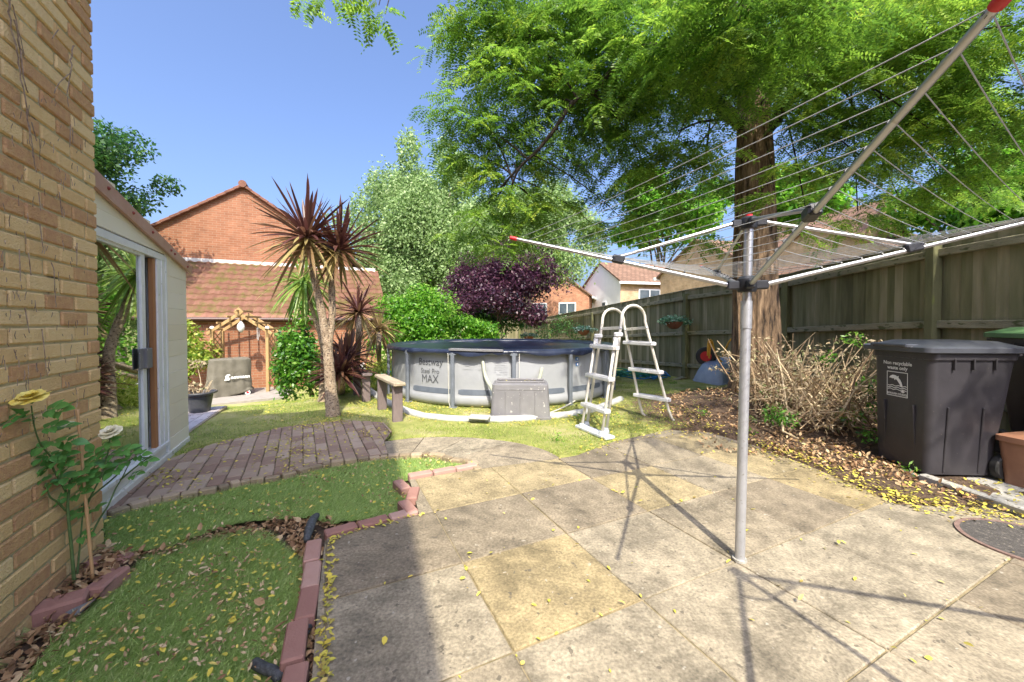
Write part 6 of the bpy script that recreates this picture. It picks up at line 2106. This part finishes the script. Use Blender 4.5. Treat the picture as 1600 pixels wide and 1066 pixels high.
# ------------------------------------------------------------ rose, cane, bed stones
def rose_leaf(V, F, Rn, base, d, n, L, W, fold=.25):
    """serrate oval leaf with midrib fold, 2x5 quads"""
    d = d.normalized(); s = d.cross(n).normalized(); n = s.cross(d)
    prof = (0.0, .62, 1.0, .9, .55, 0.02)
    i0 = len(V)
    for k, p in enumerate(prof):
        t = k / 5
        c = base + d * (L * t) - n * (L * .18 * t * t)
        for sg in (-1, 0, 1):
            q = c + s * (sg * W * .5 * p) + n * (abs(sg) * fold * W * .5 * p)
            V.append(tuple(q))
    r = random.random()
    for k in range(5):
        for g in (0, 1):
            a = i0 + k * 3 + g
            F.append((a, a + 1, a + 4, a + 3)); Rn.append(min(1, max(0, .45 + .3 * (r - .5) + .1 * g)))
def rose():
    def wpx(px, py, d): return P(px, py, d)
    base = wpx(116, 906, 1.80)
    root = empty('rose_bush', (base.x, base.y, .0), 'yellow rose bush against the yellow brick wall with glossy leaves', 'rose')
    S = [[(116, 912, 1.81), (112, 860, 1.80), (106, 796, 1.79), (108, 766, 1.79), (109, 750, 1.78)],
         [(103, 768, 1.79), (92, 748, 1.74), (83, 732, 1.72), (80, 715, 1.69), (64, 695, 1.63), (54, 668, 1.58), (49, 634, 1.55)],
         [(103, 798, 1.79), (90, 785, 1.74), (78, 776, 1.70), (72, 755, 1.68)],
         [(120, 905, 1.83), (124, 860, 1.85), (128, 817, 1.86), (131, 790, 1.88)],
         [(128, 790, 1.86), (150, 770, 1.93), (180, 745, 1.98), (205, 718, 2.0), (232, 715, 2.0)],
         [(140, 842, 1.9), (155, 812, 1.94), (169, 790, 1.96), (180, 765, 2.0), (190, 748, 2.0), (203, 722, 2.02)],
         [(188, 750, 2.0), (212, 730, 2.02), (236, 712, 2.04)],
         [(131, 800, 1.87), (145, 770, 1.88), (162, 735, 1.9), (170, 700, 1.9), (172, 680, 1.9)],
         [(108, 766, 1.79), (113, 745, 1.8), (118, 735, 1.8)]]
    b = MB()
    for s in S:
        pts = smooth_line([wpx(*q) for q in s], 5)
        n = len(pts); r0 = .0075 if s is S[0] else .0048
        b.tube(pts, [r0 * (1 - .55 * i / n) for i in range(n)], 8, a=.3)
        for i in range(2, n - 2, 2):
            p = pts[i]; d = Vector(rand_dirs(1)[0]); b.tube([p, p + d * .009], [.0014, .0002], 4)
    b.build('stem', 'rose_stem', root, smooth=True)
    V = []; F = []; Rn = []
    sprays = [(15, 660, 1.50, -1), (32, 648, 1.54, -1), (45, 655, 1.55, 0), (78, 640, 1.6, 1), (92, 642, 1.62, 1), (75, 668, 1.62, 1), (100, 668, 1.68, 1), (85, 690, 1.66, 1), (65, 700, 1.64, -1), (100, 690, 1.7, 1), (112, 695, 1.74, 1),
              (75, 712, 1.68, 0), (92, 712, 1.7, 1), (58, 718, 1.64, -1), (60, 738, 1.66, -1), (72, 732, 1.68, 0), (100, 722, 1.72, 1), (64, 752, 1.67, -1), (78, 755, 1.7, 0), (95, 748, 1.74, 1), (112, 755, 1.78, 1), (70, 765, 1.68, -1),
              (98, 778, 1.78, -1), (120, 772, 1.82, 1), (105, 730, 1.72, 0), (128, 735, 1.82, 1), (138, 722, 1.86, 0), (135, 742, 1.84, 1), (150, 730, 1.9, 1), (150, 712, 1.88, 0), (165, 722, 1.92, 0), (175, 710, 1.93, 1),
              (190, 705, 1.96, 1), (205, 706, 1.98, 1), (215, 712, 2.0, 1), (225, 720, 2.02, 1), (195, 722, 1.98, 0), (208, 742, 2.02, 1), (180, 733, 1.95, 0), (165, 708, 1.9, -1), (172, 690, 1.9, 1), (145, 752, 1.9, -1), (130, 800, 1.87, -1), (148, 795, 1.93, 1), (135, 755, 1.84, 1), (128, 838, 1.85, 1), (168, 740, 1.93, -1), (86, 722, 1.69, 1)]
    for px, py, d, side in sprays:
        c = wpx(px, py, d)
        ax = Vector((side * .7 + random.uniform(-.3, .3), random.uniform(-.5, .3), random.uniform(-.1, .25))).normalized()
        n0 = Vector((random.uniform(-.3, .3), -.55 + random.uniform(-.3, .3), .8)).normalized()
        s = ax.cross(n0).normalized()
        L = random.uniform(.042, .058)
        rose_leaf(V, F, Rn, c + ax * .02, ax, n0, L * 1.1, L * .72)
        for k, off in ((.0, .9), (-.022, .75)):
            for sg in (-1, 1):
                rose_leaf(V, F, Rn, c + ax * (k + .01), (s * sg + ax * .45), n0 + s * sg * .2, L * off, L * off * .68)
    raw_mesh('leaves', np.array(V), np.array(F), 'rose_leaf', np.array(Rn), root, smooth=True)
    def flower(c, r, mat, up, heart=True):
        b = MB()
        up = up.normalized(); e1 = up.cross(Vector((1, 0, 0))).normalized(); e2 = up.cross(e1)
        for ringi, (cnt, rad, lift, tilt) in enumerate(((7, 1.0, -.02, .12), (7, .82, .04, .45), (6, .62, .10, .8), (5, .4, .13, 1.15), (4, .22, .14, 1.35))):
            for k in range(cnt):
                a = 2 * math.pi * (k + .5 * (ringi % 2)) / cnt + random.uniform(-.12, .12)
                rd = e1 * math.cos(a) + e2 * math.sin(a); td = up.cross(rd)
                R_ = r * rad * random.uniform(.88, 1.08); w_ = R_ * 1.15
                base = c + up * (lift * r)
                rows = []
                for i in range(5):
                    t = i / 4
                    q = base + rd * (R_ * t * math.cos(tilt)) + up * (R_ * t * math.sin(tilt) - R_ * .30 * max(0, t - .6) * 1.5)
                    ww = w_ * (.25 + .75 * math.sin(min(1, t * 1.15) * math.pi * .55)) * .5 * (1 if t < .95 else .72)
                    rows.append([q - td * ww + up * (.10 * R_ * t), q, q + td * ww + up * (.10 * R_ * t)])
                for i in range(4):
                    for g in (0, 1):
                        b.q([rows[i][g], rows[i][g + 1], rows[i + 1][g + 1], rows[i + 1][g]])
        f = b.build('flower', mat, root, smooth=True)
        h = MB().lathe([(0, -.0), (r * .16, 0), (r * .12, r * .12), (0, r * .14)], c + up * r * .16, 10)
        h.build('flower_heart', 'petal_heart' if heart else mat, f, smooth=True)
        cal = MB()
        for k in range(5):
            a = k * 1.257; rd = e1 * math.cos(a) + e2 * math.sin(a); td = up.cross(rd)
            cal.q([c - up * r * .14 - td * r * .1, c - up * r * .14 + td * r * .1, c - up * r * .26 + rd * r * .6])
        cal.lathe([(0, -.02), (r * .15, -.012), (r * .12, .0), (0, .0)], c - up * r * .1, 10)
        cal.build('sepal', 'rose_stem', f)
    flower(P(49, 622, 1.55), .052, 'petal_yellow', Vector((.05, -.35, 1)))
    flower(P(173, 675, 1.9), .046, 'petal_cream', Vector((.1, -.5, .9)), False)
    flower(P(109, 664, 1.70), .022, 'petal_cream', Vector((.3, -.3, .9)))
    # cane
    b = MB(); a = P(145, 903, 1.83); e = P(121, 640, 1.82)
    pts = []; rr = []
    for k in range(41):
        t = k / 40; pts.append(a.lerp(e, t)); rr.append(.0068 + (.0014 if k % 8 == 0 else 0) - .001 * t)
    tag(b.tube(pts, rr, 10).build('bamboo_cane', 'bamboo', smooth=True), 'bamboo cane leaning on the brick wall behind the rose', 'cane')
rose()
def bed():
    # raised earth behind the stones
    z = .0
    pl = cdir([HOUSE0 + DV * .22 + UV_ * .01, G(70, 940, z), G(140, 925, z), G(195, 885, z), G(212, 870, z), HOUSE0 + DV * .66 + UV_ * .02])
    tag(MB().prism(pl, -.1, -.012).build('rose_bed', 'soil'), kind='structure')
    pts = poly_pts(pl, 240, lambda x, y: -.008)
    scatter('dead_leaf_litter', pts, .038, 'litter_brown')
    stones = [((40, 952), (139, 924), .09, 'broken red paver at the near end of the rose bed, by the wall'),
              ((142, 921), (192, 884), .085, 'worn red paver in the middle of the rose bed edge'),
              ((135, 876), (205, 868), .075, 'greyish paver closing the far side of the rose bed')]
    for a, b_, w_, lab in stones:
        z = .012
        p, q = G(*a, z), G(*b_, z); d = q - p; L = d.length; d.normalize(); n = Vector((-d.y, d.x, 0))
        c = (p + q) / 2
        mb = MB().bbox((c.x, c.y, -.028), (L - .006, w_, .085), frame(d, n) @ Matrix.Rotation(R(random.uniform(-4, 4)), 3, 'X'), .010, .15)
        tag(mb.build('bed_paver', 'red_paver'), lab, 'paver', 'pavers edging the rose bed')
    # curl of weed membrane
    b = MB(); a = [G(100, 957, -.03), G(150, 935, .0), G(178, 905, .015), G(196, 884, .0)]
    e = [G(122, 963, -.035), G(160, 925, -.045), G(188, 900, -.045), G(202, 884, -.04)]
    for i in range(3): b.q([a[i], e[i], e[i + 1], a[i + 1]])
    b.v = [tuple(p) for p in b.v]
    tag(b.build('membrane_strip', 'membrane_grey'), 'grey ribbed strip of turf backing curled up against the rose bed', 'turf backing')
    # turf backing roll by the corner and lump at the bottom
    pts = smooth_line([G(479, 845, -.0), G(483, 828, .01), G(489, 812, .02), G(496, 805, .0)], 5)
    tag(MB().tube(pts, [.016, .018, .02, .022, .024, .026, .027, .027, .026, .025, .024, .023, .022, .02, .018, .014], 10).build('turf_roll', 'membrane', smooth=True), 'black rolled edge of turf backing at the paver corner', 'turf backing')
    pts = smooth_line([G(398, 1036, -.03), G(412, 1044, -.02), G(428, 1050, -.02), G(438, 1062, -.03)], 4)
    tag(MB().tube(pts, [.018] * len(pts), 10).build('turf_roll', 'membrane', smooth=True), 'black torn scrap of turf backing poking up near the bottom of the photo', 'turf backing')
    pts = smooth_line([G(466, 985, -.03), G(476, 990, -.02), G(484, 978, -.03)], 4)
    tag(MB().tube(pts, .013, 10).build('turf_roll', 'membrane', smooth=True), 'small black scrap of turf backing against the red paver row', 'turf backing')
bed()
# ------------------------------------------------------------ cordylines (sword-leaved palms)
def sword_head(V, F, Rn, c, n, L, W, up=(0, 0, 1), droopy=0.0, hmin=-1.0, greenlow=True, rnd0=None):
    up = Vector(up).normalized()
    for i in range(n):
        t = (i + .5) / n
        el = math.asin(max(-1, min(1, 1 - t * (1 - hmin))))          # from upright to hanging
        az = i * 2.39996 + random.uniform(-.2, .2)
        d = Vector((math.cos(az) * math.cos(el), math.sin(az) * math.cos(el), math.sin(el)))
        d = (d + up * .15 + Vector(rand_dirs(1)[0]) * .12).normalized()
        l = L * random.uniform(.75, 1.1) * (1.0 if el > 0 else .85)
        s = d.cross(Vector((0, 0, 1)))
        if s.length < .05: s = Vector((1, 0, 0))
        s.normalize(); s = (Matrix.Rotation(random.uniform(-.5, .5), 3, d) @ s)
        nn = s.cross(d).normalized()
        i0 = len(V); seg = 6
        sag = (random.uniform(.05, .45) + droopy) * l * (1.0 if abs(d.z) < .85 else .3)
        for k in range(seg + 1):
            q = k / seg
            p = c + d * (.03 + l * q) - Vector((0, 0, 1)) * (sag * q * q)
            w_ = W * (1 - (q - .35) ** 2 * 1.6) * (1 if q < .85 else .45) * (1 if q < 1 else .05) * random.uniform(.95, 1.05) * (.6 if k == 0 else 1)
            V.append(tuple(p - s * w_ / 2)); V.append(tuple(p - nn * w_ * .18)); V.append(tuple(p + s * w_ / 2))
        r = (.12 + .35 * random.random()) if el > -.2 else (.45 + .5 * random.random() if greenlow else .3 * random.random())
        if rnd0 is not None: r = min(1, max(0, rnd0 + random.uniform(-.25, .25)))
        for k in range(seg):
            for g in (0, 1):
                a = i0 + k * 3 + g
                F.append((a, a + 1, a + 4, a + 3)); Rn.append(r)
def cordyline(label, heads, trunks, mat, n, L, W, cat='cordyline', **kw):
    b0 = trunks[0][0][0]
    root = empty('cordyline_palm', (b0.x, b0.y, b0.z), label, cat)
    mb = MB()
    for pts, rads in trunks:
        pp = smooth_line(pts, 6)
        rr = [np.interp(i / (len(pp) - 1), np.linspace(0, 1, len(rads)), rads) * (1 + .06 * math.sin(i * 2.1)) for i in range(len(pp))]
        mb.tube(pp, rr, 16)
    mb.build('trunk', 'cordy_bark', root, smooth=True)
    for c in heads:
        V = []; F = []; Rn = []
        sword_head(V, F, Rn, c[0], int(n * c[1]), L * c[2], W, **kw)
        raw_mesh('leaf_head', np.array(V), np.array(F), mat, np.array(Rn), root)
    return root
pm('cordy_bark', [(0.20, 0.14, 0.09), (0.36, 0.27, 0.18), (0.46, 0.37, 0.27)], 24, 0.95, 1.0, 60, spots=(0.10, 0.07, 0.05), spot_scale=45, spot_thr=0.58, bdist=0.02)
cordyline('tall burgundy cordyline with forked trunk, two sword leaved heads, on the lawn edge',
          [(P(480, 372, 5.15), 1.0, 1.0), (P(530, 392, 5.35), 1.0, .95)],
          [([GT(521, 650) - ZV * .05, P(517, 610, 5.22), P(514, 570, 5.22), P(511, 530, 5.22)], [.10, .075, .065, .06]),
           ([P(511, 540, 5.22), P(503, 490, 5.2), P(492, 440, 5.17), P(482, 385, 5.15)], [.058, .05, .045, .04]),
           ([P(513, 540, 5.23), P(519, 490, 5.28), P(519, 440, 5.32), P(529, 400, 5.35)], [.055, .045, .042, .038])],
          'cordyline_blade', 118, .78, .044, hmin=-.88)
cordyline('green leaved cordyline leaning behind the forked one, trunk bare and pale',
          [(P(476, 442, 6.3), 1.0, 1.0)],
          [([GT(507, 627) - ZV * .05, P(508, 590, 6.3), P(506, 540, 6.3), P(490, 485, 6.3), P(477, 448, 6.3)], [.11, .075, .06, .05, .045])],
          'green_sword_blade', 110, .68, .042, hmin=-.95, droopy=.35, rnd0=.45)
cordyline('small burgundy cordyline head between the forked one and the bright shrub',
          [(P(560, 488, 7.0), 1.0, 1.0)],
          [([GT(557, 590), P(560, 540, 7.0), P(560, 490, 7.0)], [.06, .05, .04])], 'cordyline_blade', 100, .68, .04, hmin=-.9)
cordyline('low cordyline with drooping yellow bronze leaves at the left of the pool',
          [(P(592, 515, 7.9), 1.0, 1.0)],
          [([GT(592, 585), P(592, 550, 7.9), P(592, 518, 7.9)], [.06, .05, .04])], 'cordyline_blade', 90, .62, .045, hmin=-.95, droopy=.3, rnd0=.75)
cordyline('stemless burgundy cordyline bush sprouting from the ground behind the forked trunk',
          [(P(532, 583, 6.0), 1.0, 1.0), (P(545, 560, 6.3), .8, 1.0)],
          [([GT(532, 615), P(532, 600, 6.0), P(532, 585, 6.0)], [.08, .07, .05])], 'cordyline_blade', 120, .58, .042, hmin=-.55, greenlow=False)

# ------------------------------------------------------------ shrubs and trees
def bpx(px, py, d, z=None):
    p = P(px, py, d); return p
bush('ivy_shrub', 'glossy green shrub growing against the garage wall right of the arch', 'shrub', (-4.25, 8.2, -.3), P(472, 550, 8.0), (.50, .45, .85), 16, 420, .085, 'ivy_leaf', trunk_r=.04, clr=.5)
bush('ivy_shrub', 'yellow green shrub beside the left post of the arch, behind the garden room', 'shrub', tuple(GT(292, 620)), P(288, 563, 9.6), (.62, .5, .75), 12, 330, .10, 'yellow_green_leaf', trunk_r=.04, clr=.5)
bush('leafy_shrub', 'large bright green leafy shrub behind the left end of the pool', 'shrub', (-2.6, 11.2, -.3), P(652, 505, 11.0), (1.3, .9, 1.0), 30, 950, .09, 'bright_leaf', trunk_r=.07, clr=.45)
bush('leafy_shrub', 'low bright shrub spreading beside the purple tree, just above the pool cover', 'shrub', (-1.1, 11.6, -.3), P(742, 520, 11.6), (.75, .5, .4), 12, 260, .10, 'bright_leaf', trunk_r=.04, clr=.45)
bush('leafy_shrub', 'dark hedge shrub filling the corner behind the pool under the purple tree', 'shrub', (-.6, 14.5, -.3), P(762, 505, 14.5), (1.6, .7, .6), 14, 300, .11, 'oak_leaf', trunk_r=.04, clr=.5)
bush('purple_plum_tree', 'dark purple leaved tree behind the pool, in front of the orange house', 'tree', (-.55, 13.6, -.5), P(780, 448, 13.5), (2.0, 1.3, 1.5), 60, 480, .095, 'purple_leaf', trunk_r=.07, clr=.32)
bush('birch_tree', 'tall pale green feathery tree left of centre, with light limbs showing', 'tree', (-4.4, 18.5, -1), P(650, 385, 18), (3.3, 2.4, 4.5), 125, 850, .135, 'birch_leaf', bark='bark_pale', trunk_r=.22, clr=.23, droop=.7, up=.2, flat=1.25)
bush('birch_tree', 'pale yellow green tree behind the purple one, reaching toward the white house', 'tree', (1.0, 24, -1.5), P(822, 372, 23), (4.0, 2.4, 3.4), 95, 800, .165, 'birch_leaf', bark='bark_pale', trunk_r=.2, clr=.24, droop=.8, up=.2, flat=1.3)
bush('oak_tree', 'dark green tree rising behind the garden room roof beside the brick wall', 'tree', (-11.6, 10.2, -1), P(120, 262, 10), (1.95, 1.6, 1.45), 40, 480, .10, 'oak_leaf', trunk_r=.12, clr=.30)
bush('broadleaf_tree', 'bright green tree behind the fence at the far right, below the airer lines', 'tree', (16.5, 12.5, -1), P(1585, 290, 12.5), (3.0, 2.0, 2.4), 40, 420, .2, 'bright_leaf', trunk_r=.18, clr=.32)
bush('broadleaf_tree', 'bright green tree beyond the roofs between the robinia trunk and the white house', 'tree', (13, 36, -2), P(1045, 335, 34), (5.2, 3, 3.4), 36, 420, .42, 'bright_leaf', trunk_r=.2, clr=.32)
bush('broadleaf_tree', 'distant green tree rising behind the house roofs right of the robinia trunk', 'tree', (24, 34, -2), P(1255, 330, 32), (4.5, 3, 3.6), 30, 380, .42, 'bright_leaf', trunk_r=.2, clr=.34)
# climbing ivy patch on the fence
V, F, Rn = cloud([(P(px, py, d).x, P(px, py, d).y, P(px, py, d).z, .35, .18, .35, 260) for px, py, d in ((868, 515, 14.0), (850, 520, 14.6), (880, 505, 13.8), (900, 520, 12.9), (780, 520, 17))], .07)
o = raw_mesh('fence_ivy', V, F, 'oak_leaf', Rn); tag(o, 'thin ivy creeping over the fence boards left of the ladder', 'ivy')

# ------------------------------------------------------------ the robinia
TRB = Vector((3.47, 5.5, .25))
def robinia():
    root = empty('robinia_tree', TRB, 'big robinia with furrowed brown trunk and feathery hanging leaves over the garden', 'tree')
    # trunk as a furrowed surface
    n, rows = 110, 120; V = []; F = []
    for k in range(rows + 1):
        t = k / rows; z = -.15 + 8.6 * t
        flare = .11 * math.exp(-(z + .15) / .28) 
        r0 = .305 + flare - .020 * z - (.05 * ss((z - 2) / 3))
        cx = TRB.x - .02 * z; cy = TRB.y
        for j in range(n):
            a = 2 * math.pi * j / n
            groove = abs(noise.noise(Vector((math.cos(a) * 3.2, math.sin(a) * 3.2, z * .35)))) + .5 * abs(noise.noise(Vector((math.cos(a) * 8, math.sin(a) * 8, z * .9 + 4))))
            lobe = .06 * math.cos(2 * a + .6 + z * .15) + .04 * math.cos(3 * a + 1)
            r = r0 * (1 + lobe) + .06 * groove - .03 + (.05 * math.cos(5 * a + 2) * math.exp(-(z + .15) / .3))
            V.append((cx + r * math.cos(a), cy + r * math.sin(a), TRB.z + z - .05))
    I = np.arange((rows + 1) * n).reshape(rows + 1, n)
    J = np.roll(I, -1, axis=1)
    F = np.stack([I[:-1].ravel(), J[:-1].ravel(), J[1:].ravel(), I[1:].ravel()], 1)
    raw_mesh('trunk', np.array(V), F, 'furrowed_bark', None, root, smooth=True)
    CL = [(715, 182, 5.2, .34), (765, 205, 5.2, .42), (795, 110, 5.0, .5), (775, 35, 5, .36), (800, 20, 5, .7), (860, 70, 5.2, .8), (850, 170, 5.2, .7), (800, 262, 5.3, .42), (735, 245, 5.4, .33), (775, 315, 5.4, .44), (735, 365, 5.4, .26), (780, 380, 5.4, .24),
          (840, 325, 5.5, .40), (880, 235, 5.3, .4), (950, 150, 5, .7), (950, 50, 4.6, .7), (1000, 240, 5.0, .5), (945, 290, 5.2, .22), (975, 345, 5.2, .24), (925, 350, 5.3, .10), (1050, 90, 4.2, .6), (1050, 240, 5, .5), (1035, 320, 5.4, .28), (1085, 372, 5.2, .16),
          (1150, 60, 3.9, .5), (1160, 0, 3.6, .6), (1230, 50, 3.8, .55), (1250, 190, 5.3, .5), (1300, 110, 4.8, .65), (1300, 265, 5.6, .42), (1262, 345, 5.4, .26), (1210, 300, 5.0, .16), (1400, 90, 5, .75), (1390, 220, 5.6, .55), (1340, 330, 5.8, .30), (1405, 310, 6, .26),
          (1500, 50, 4.8, .7), (1500, 190, 5.3, .6), (1470, 280, 6, .34), (1580, 130, 4.6, .6), (1590, 235, 5.2, .5), (1550, 300, 6.6, .3), (1110, 150, 4.9, .35), (905, 110, 5.4, .6), (1010, 150, 5.6, .6), (880, 10, 5.5, .7), (1060, 20, 5.5, .7),
          (592, 8, 3.6, .07), (602, 22, 3.6, .05), (515, 0, 3.7, .06), (462, -8, 3.7, .03), (1440, 150, 6.6, .6), (1520, 120, 6.8, .6), (1350, 170, 6.8, .6), (1260, 110, 6.8, .6), (1180, 130, 6.7, .5), (960, 200, 6.3, .5), (1100, 280, 6.2, .35), (1330, 20, 5.6, .7), (1450, 10, 6, .7)]
    CL += [(1185, 50, 4.5, .38), (1120, 50, 4.6, .4), (1260, 40, 4.6, .4), (1350, 60, 4.4, .5), (1450, 200, 4.9, .45), (1420, 20, 4.4, .5), (1350, 250, 5.2, .3), (1500, 260, 5.6, .3), (1580, 40, 4.2, .5), (1290, 190, 5.0, .35), (1240, 250, 4.9, .2)]
    pts = [(P(x, y, d), r) for x, y, d, r in CL]
    # more crown above the picture
    for c, r in (((2.0, 4.6, 6.6), 1.0), ((.6, 4.6, 6.4), .9), ((3.4, 4.6, 6.6), 1.0), ((4.8, 5, 6.4), 1.0), ((3.5, 6.5, 7.6), 1.2), ((1.8, 6.2, 7.4), 1.1), ((5.4, 6.3, 7.2), 1.1), ((2.9, .5, 4.8), .5), ((2.1, .6, 4.9), .4), ((1.5, .9, 5.3), .3), ((5.0, 1.6, 4.6), .8), ((4.9, .4, 4.4), .8), ((5.6, 2.8, 4.9), .8), ((4.3, 2.6, 5.6), .5), ((3.4, 1.5, 5.0), .3), ((4.7, -.6, 4.2), .6), ((5.6,-.4,4.4),.6), ((4.1, .9, 4.6), .5)):
        pts.append((Vector(c), r))
    # limbs
    mb = MB()
    def limb(a, b_, r0, r1, bend=.3):
        m = (a + b_) / 2 + Vector((0, 0, bend)) + Vector(rand_dirs(1)[0]) * .12
        q = bezier(a, m, b_, 10)
        q = [p + Vector(rand_dirs(1)[0]) * .02 for p in q]
        mb.tube(q, [r0 + (r1 - r0) * i / 10 for i in range(11)], 8, cap=False)
        return q
    main = []
    for (st, tgt, r) in ((3.9, P(960, 110, 5.1), .11), (4.6, P(800, 60, 5.1), .09), (3.7, P(1320, 60, 5.0), .10), (4.4, P(1490, 90, 5.2), .10), (5.2, Vector((1.2, 5.2, 6.5)), .12), (5.6, Vector((3.4, 5.5, 7.8)), .15), (4.6, Vector((4.6, 3.2, 5.2)), .09), (5.5, Vector((5.2, 6, 7)), .1), (4.4, Vector((2.2, 3.4, 4.9)), .08)):
        a = Vector((TRB.x - .02 * st, TRB.y, st)); main += limb(a, tgt, r, .035, .35)
    q = [P(1135, 40, 5.0), P(1060, 65, 4.7), P(990, 80, 4.6), P(950, 118, 4.6), P(925, 145, 4.6), P(895, 160, 4.6), P(868, 200, 4.6), P(840, 235, 4.7), P(812, 262, 4.8), P(800, 290, 4.9)]
    q2 = smooth_line(q, 4); mb.tube(q2, [.048 * (1 - .78 * i / len(q2)) for i in range(len(q2))], 8); main += q2
    q2 = smooth_line([P(1145, 185, 5.3), P(1115, 188, 5.2), P(1090, 192, 5.1), P(1060, 205, 5.0)], 4); mb.tube(q2, [.02 * (1 - .5 * i / len(q2)) for i in range(len(q2))], 6)
    for c, r in pts:
        near = random.choice(sorted(main, key=lambda m: (m - c).length)[:7])
        qq = bezier(near, (near + c) / 2 + Vector((0, 0, .15)), c, 6) if r > .12 or c.x > 0 else bezier(c + Vector((.5, .3, 1.3)), c + Vector((.1, .05, .6)), c, 6)
        MB().tube(qq, [(.013 if r > .25 else .006) * (1 - .6 * i / 6) + .002 for i in range(7)], 5, cap=False).build('twig', 'limb_bark', root, smooth=True)
    mb.build('limb', 'limb_bark', root, smooth=True)
    # pinnate leaves: rachis of ~8 leaflet pairs, hanging in sprays
    Cc = []; Dd = []; NN = []; Ls = []; rn = []; cam_ = np.array([0, 0, CAMZ])
    for c, r in pts:
        vol = r ** 2
        inframe = c.y > 2.9 and abs(c.x / c.y) < 1.5 and (c.z - CAMZ) / c.y < 1.05
        cnt = int((1000 if inframe else 330) * vol + 100 * r + 6)
        cr = rng.random() * .25 - .125
        per = 9
        for i in range(cnt):
            if i % per == 0:        # a new hanging shoot
                d = Vector(rand_dirs(1)[0]); k = random.random() ** .5
                if random.random() < .15: k *= 1.2
                s0 = c + Vector((d.x * 1.2, d.y, d.z * .75)) * (r * k)
                az0 = random.uniform(0, 6.283)
                sd = (Vector((d.x, d.y, 0)) * .8 + Vector((math.cos(az0), math.sin(az0), 0)) * .5 + Vector((0, 0, random.uniform(-.5, .25)))).normalized()
                sl_ = random.uniform(.25, .5) * min(1, r / .3 + .25)
                shade = random.gauss(0, .10)
            t_ = (i % per) / (per - 1)
            p = s0 + sd * (sl_ * t_) - Vector((0, 0, .22 * sl_ * t_ * t_))
            if (Vector((p.x - TRB.x, p.y - TRB.y))).length < .42: continue
            sgn = 1 if i % 2 else -1
            side = sd.cross(Vector((0, 0, 1))); side = side.normalized() if side.length > .05 else Vector((1, 0, 0))
            dr = (side * sgn * random.uniform(.5, 1) + sd * random.uniform(.2, .8) + Vector((0, 0, -random.uniform(-.1, .7)))).normalized()
            Cc.append(p); Dd.append(dr)
            nn = (Vector((0, 0, 1)) - dr * dr.z + Vector(rand_dirs(1)[0]) * .5)
            nn = nn - dr * nn.dot(dr)
            NN.append(nn.normalized()); Ls.append(random.uniform(.14, .24)); rn.append(.5 + cr + shade + random.gauss(0, .10))
    Cc = np.array([tuple(p) for p in Cc]); Dd = np.array([tuple(p) for p in Dd]); NN = np.array([tuple(p) for p in NN]); Ls = np.array(Ls); rn = np.array(rn)
    S = np.cross(Dd, NN)
    out_V = []; out_F = []; out_R = []; off = 0
    pairs = 8
    for k in range(pairs):
        t = (k + 1) / pairs
        base = Cc + Dd * (Ls * t)[:, None] + np.array([0, 0, -1]) * (Ls * .25 * t * t)[:, None]
        ll = .052 * (1.0 - .35 * abs(t - .55)) * (.85 + .3 * rng.random(len(Cc)))
        for sg in (-1, 1):
            D = S * sg + Dd * .35 - NN * .15 + .15 * rng.normal(size=S.shape)
            D /= np.linalg.norm(D, axis=1)[:, None]
            nn = NN + .25 * rng.normal(size=S.shape)
            V, F = leaf_quads(base, D, nn, ll, ll * .42)
            out_V.append(V); out_F.append(F + off); off += len(V); out_R.append(rn + .08 * rng.normal(size=len(rn)))
    # rachis as a thin blade
    V = np.empty((len(Cc), 4, 3)); w_ = .0014
    V[:, 0] = Cc - S * w_; V[:, 1] = Cc + S * w_
    e = Cc + Dd * Ls[:, None] + np.array([0, 0, -1]) * (Ls * .25)[:, None]
    V[:, 2] = e + S * w_ * .5; V[:, 3] = e - S * w_ * .5
    out_V.append(V.reshape(-1, 3)); out_F.append(np.arange(len(Cc) * 4).reshape(-1, 4) + off); out_R.append(rn * 0 + .7)
    raw_mesh('foliage', np.concatenate(out_V), np.concatenate(out_F), 'robinia_leaf', np.concatenate(out_R), root)
    print('robinia leaves', len(Cc))
robinia()

# a tall three-legged stand just out of the picture: its legs throw the branching shadow on the front slabs
def stand():
    apex = Vector((1.11 + .114 * 2.25, 1.864 - .814 * 2.25, 2.25))
    root = empty('tripod_stand', (apex.x, apex.y, 0), 'tall thin three legged stand out of view, casting the branching shadow on the front slabs', 'stand')
    for q, dd in (((.83, 1.32), 1), ((1.31, 1.32), 1), ((2.085, 1.577), 1)):
        s0 = Vector((1.11, 1.864, 0)); s1 = Vector((q[0], q[1], 0))
        # foot lies on the shadow line, out of the picture
        foot = s0 + (s1 - s0) * {(.83, 1.32): 2.1, (1.31, 1.32): 2.2, (2.085, 1.577): 1.75}[q]
        MB().tube([foot, foot.lerp(apex, .45), apex], [.011, .013, .013], 10).build('leg', 'dark_plastic', root, smooth=True)
        m = foot.lerp(apex, .86)
        MB().tube([m, apex - ZV * .22], .007, 8).build('brace', 'dark_plastic', root)
    MB().lathe([(0, -.05), (.03, -.04), (.03, .03), (0, .05)], apex, 14).build('head', 'dark_plastic', root, smooth='auto')
stand()
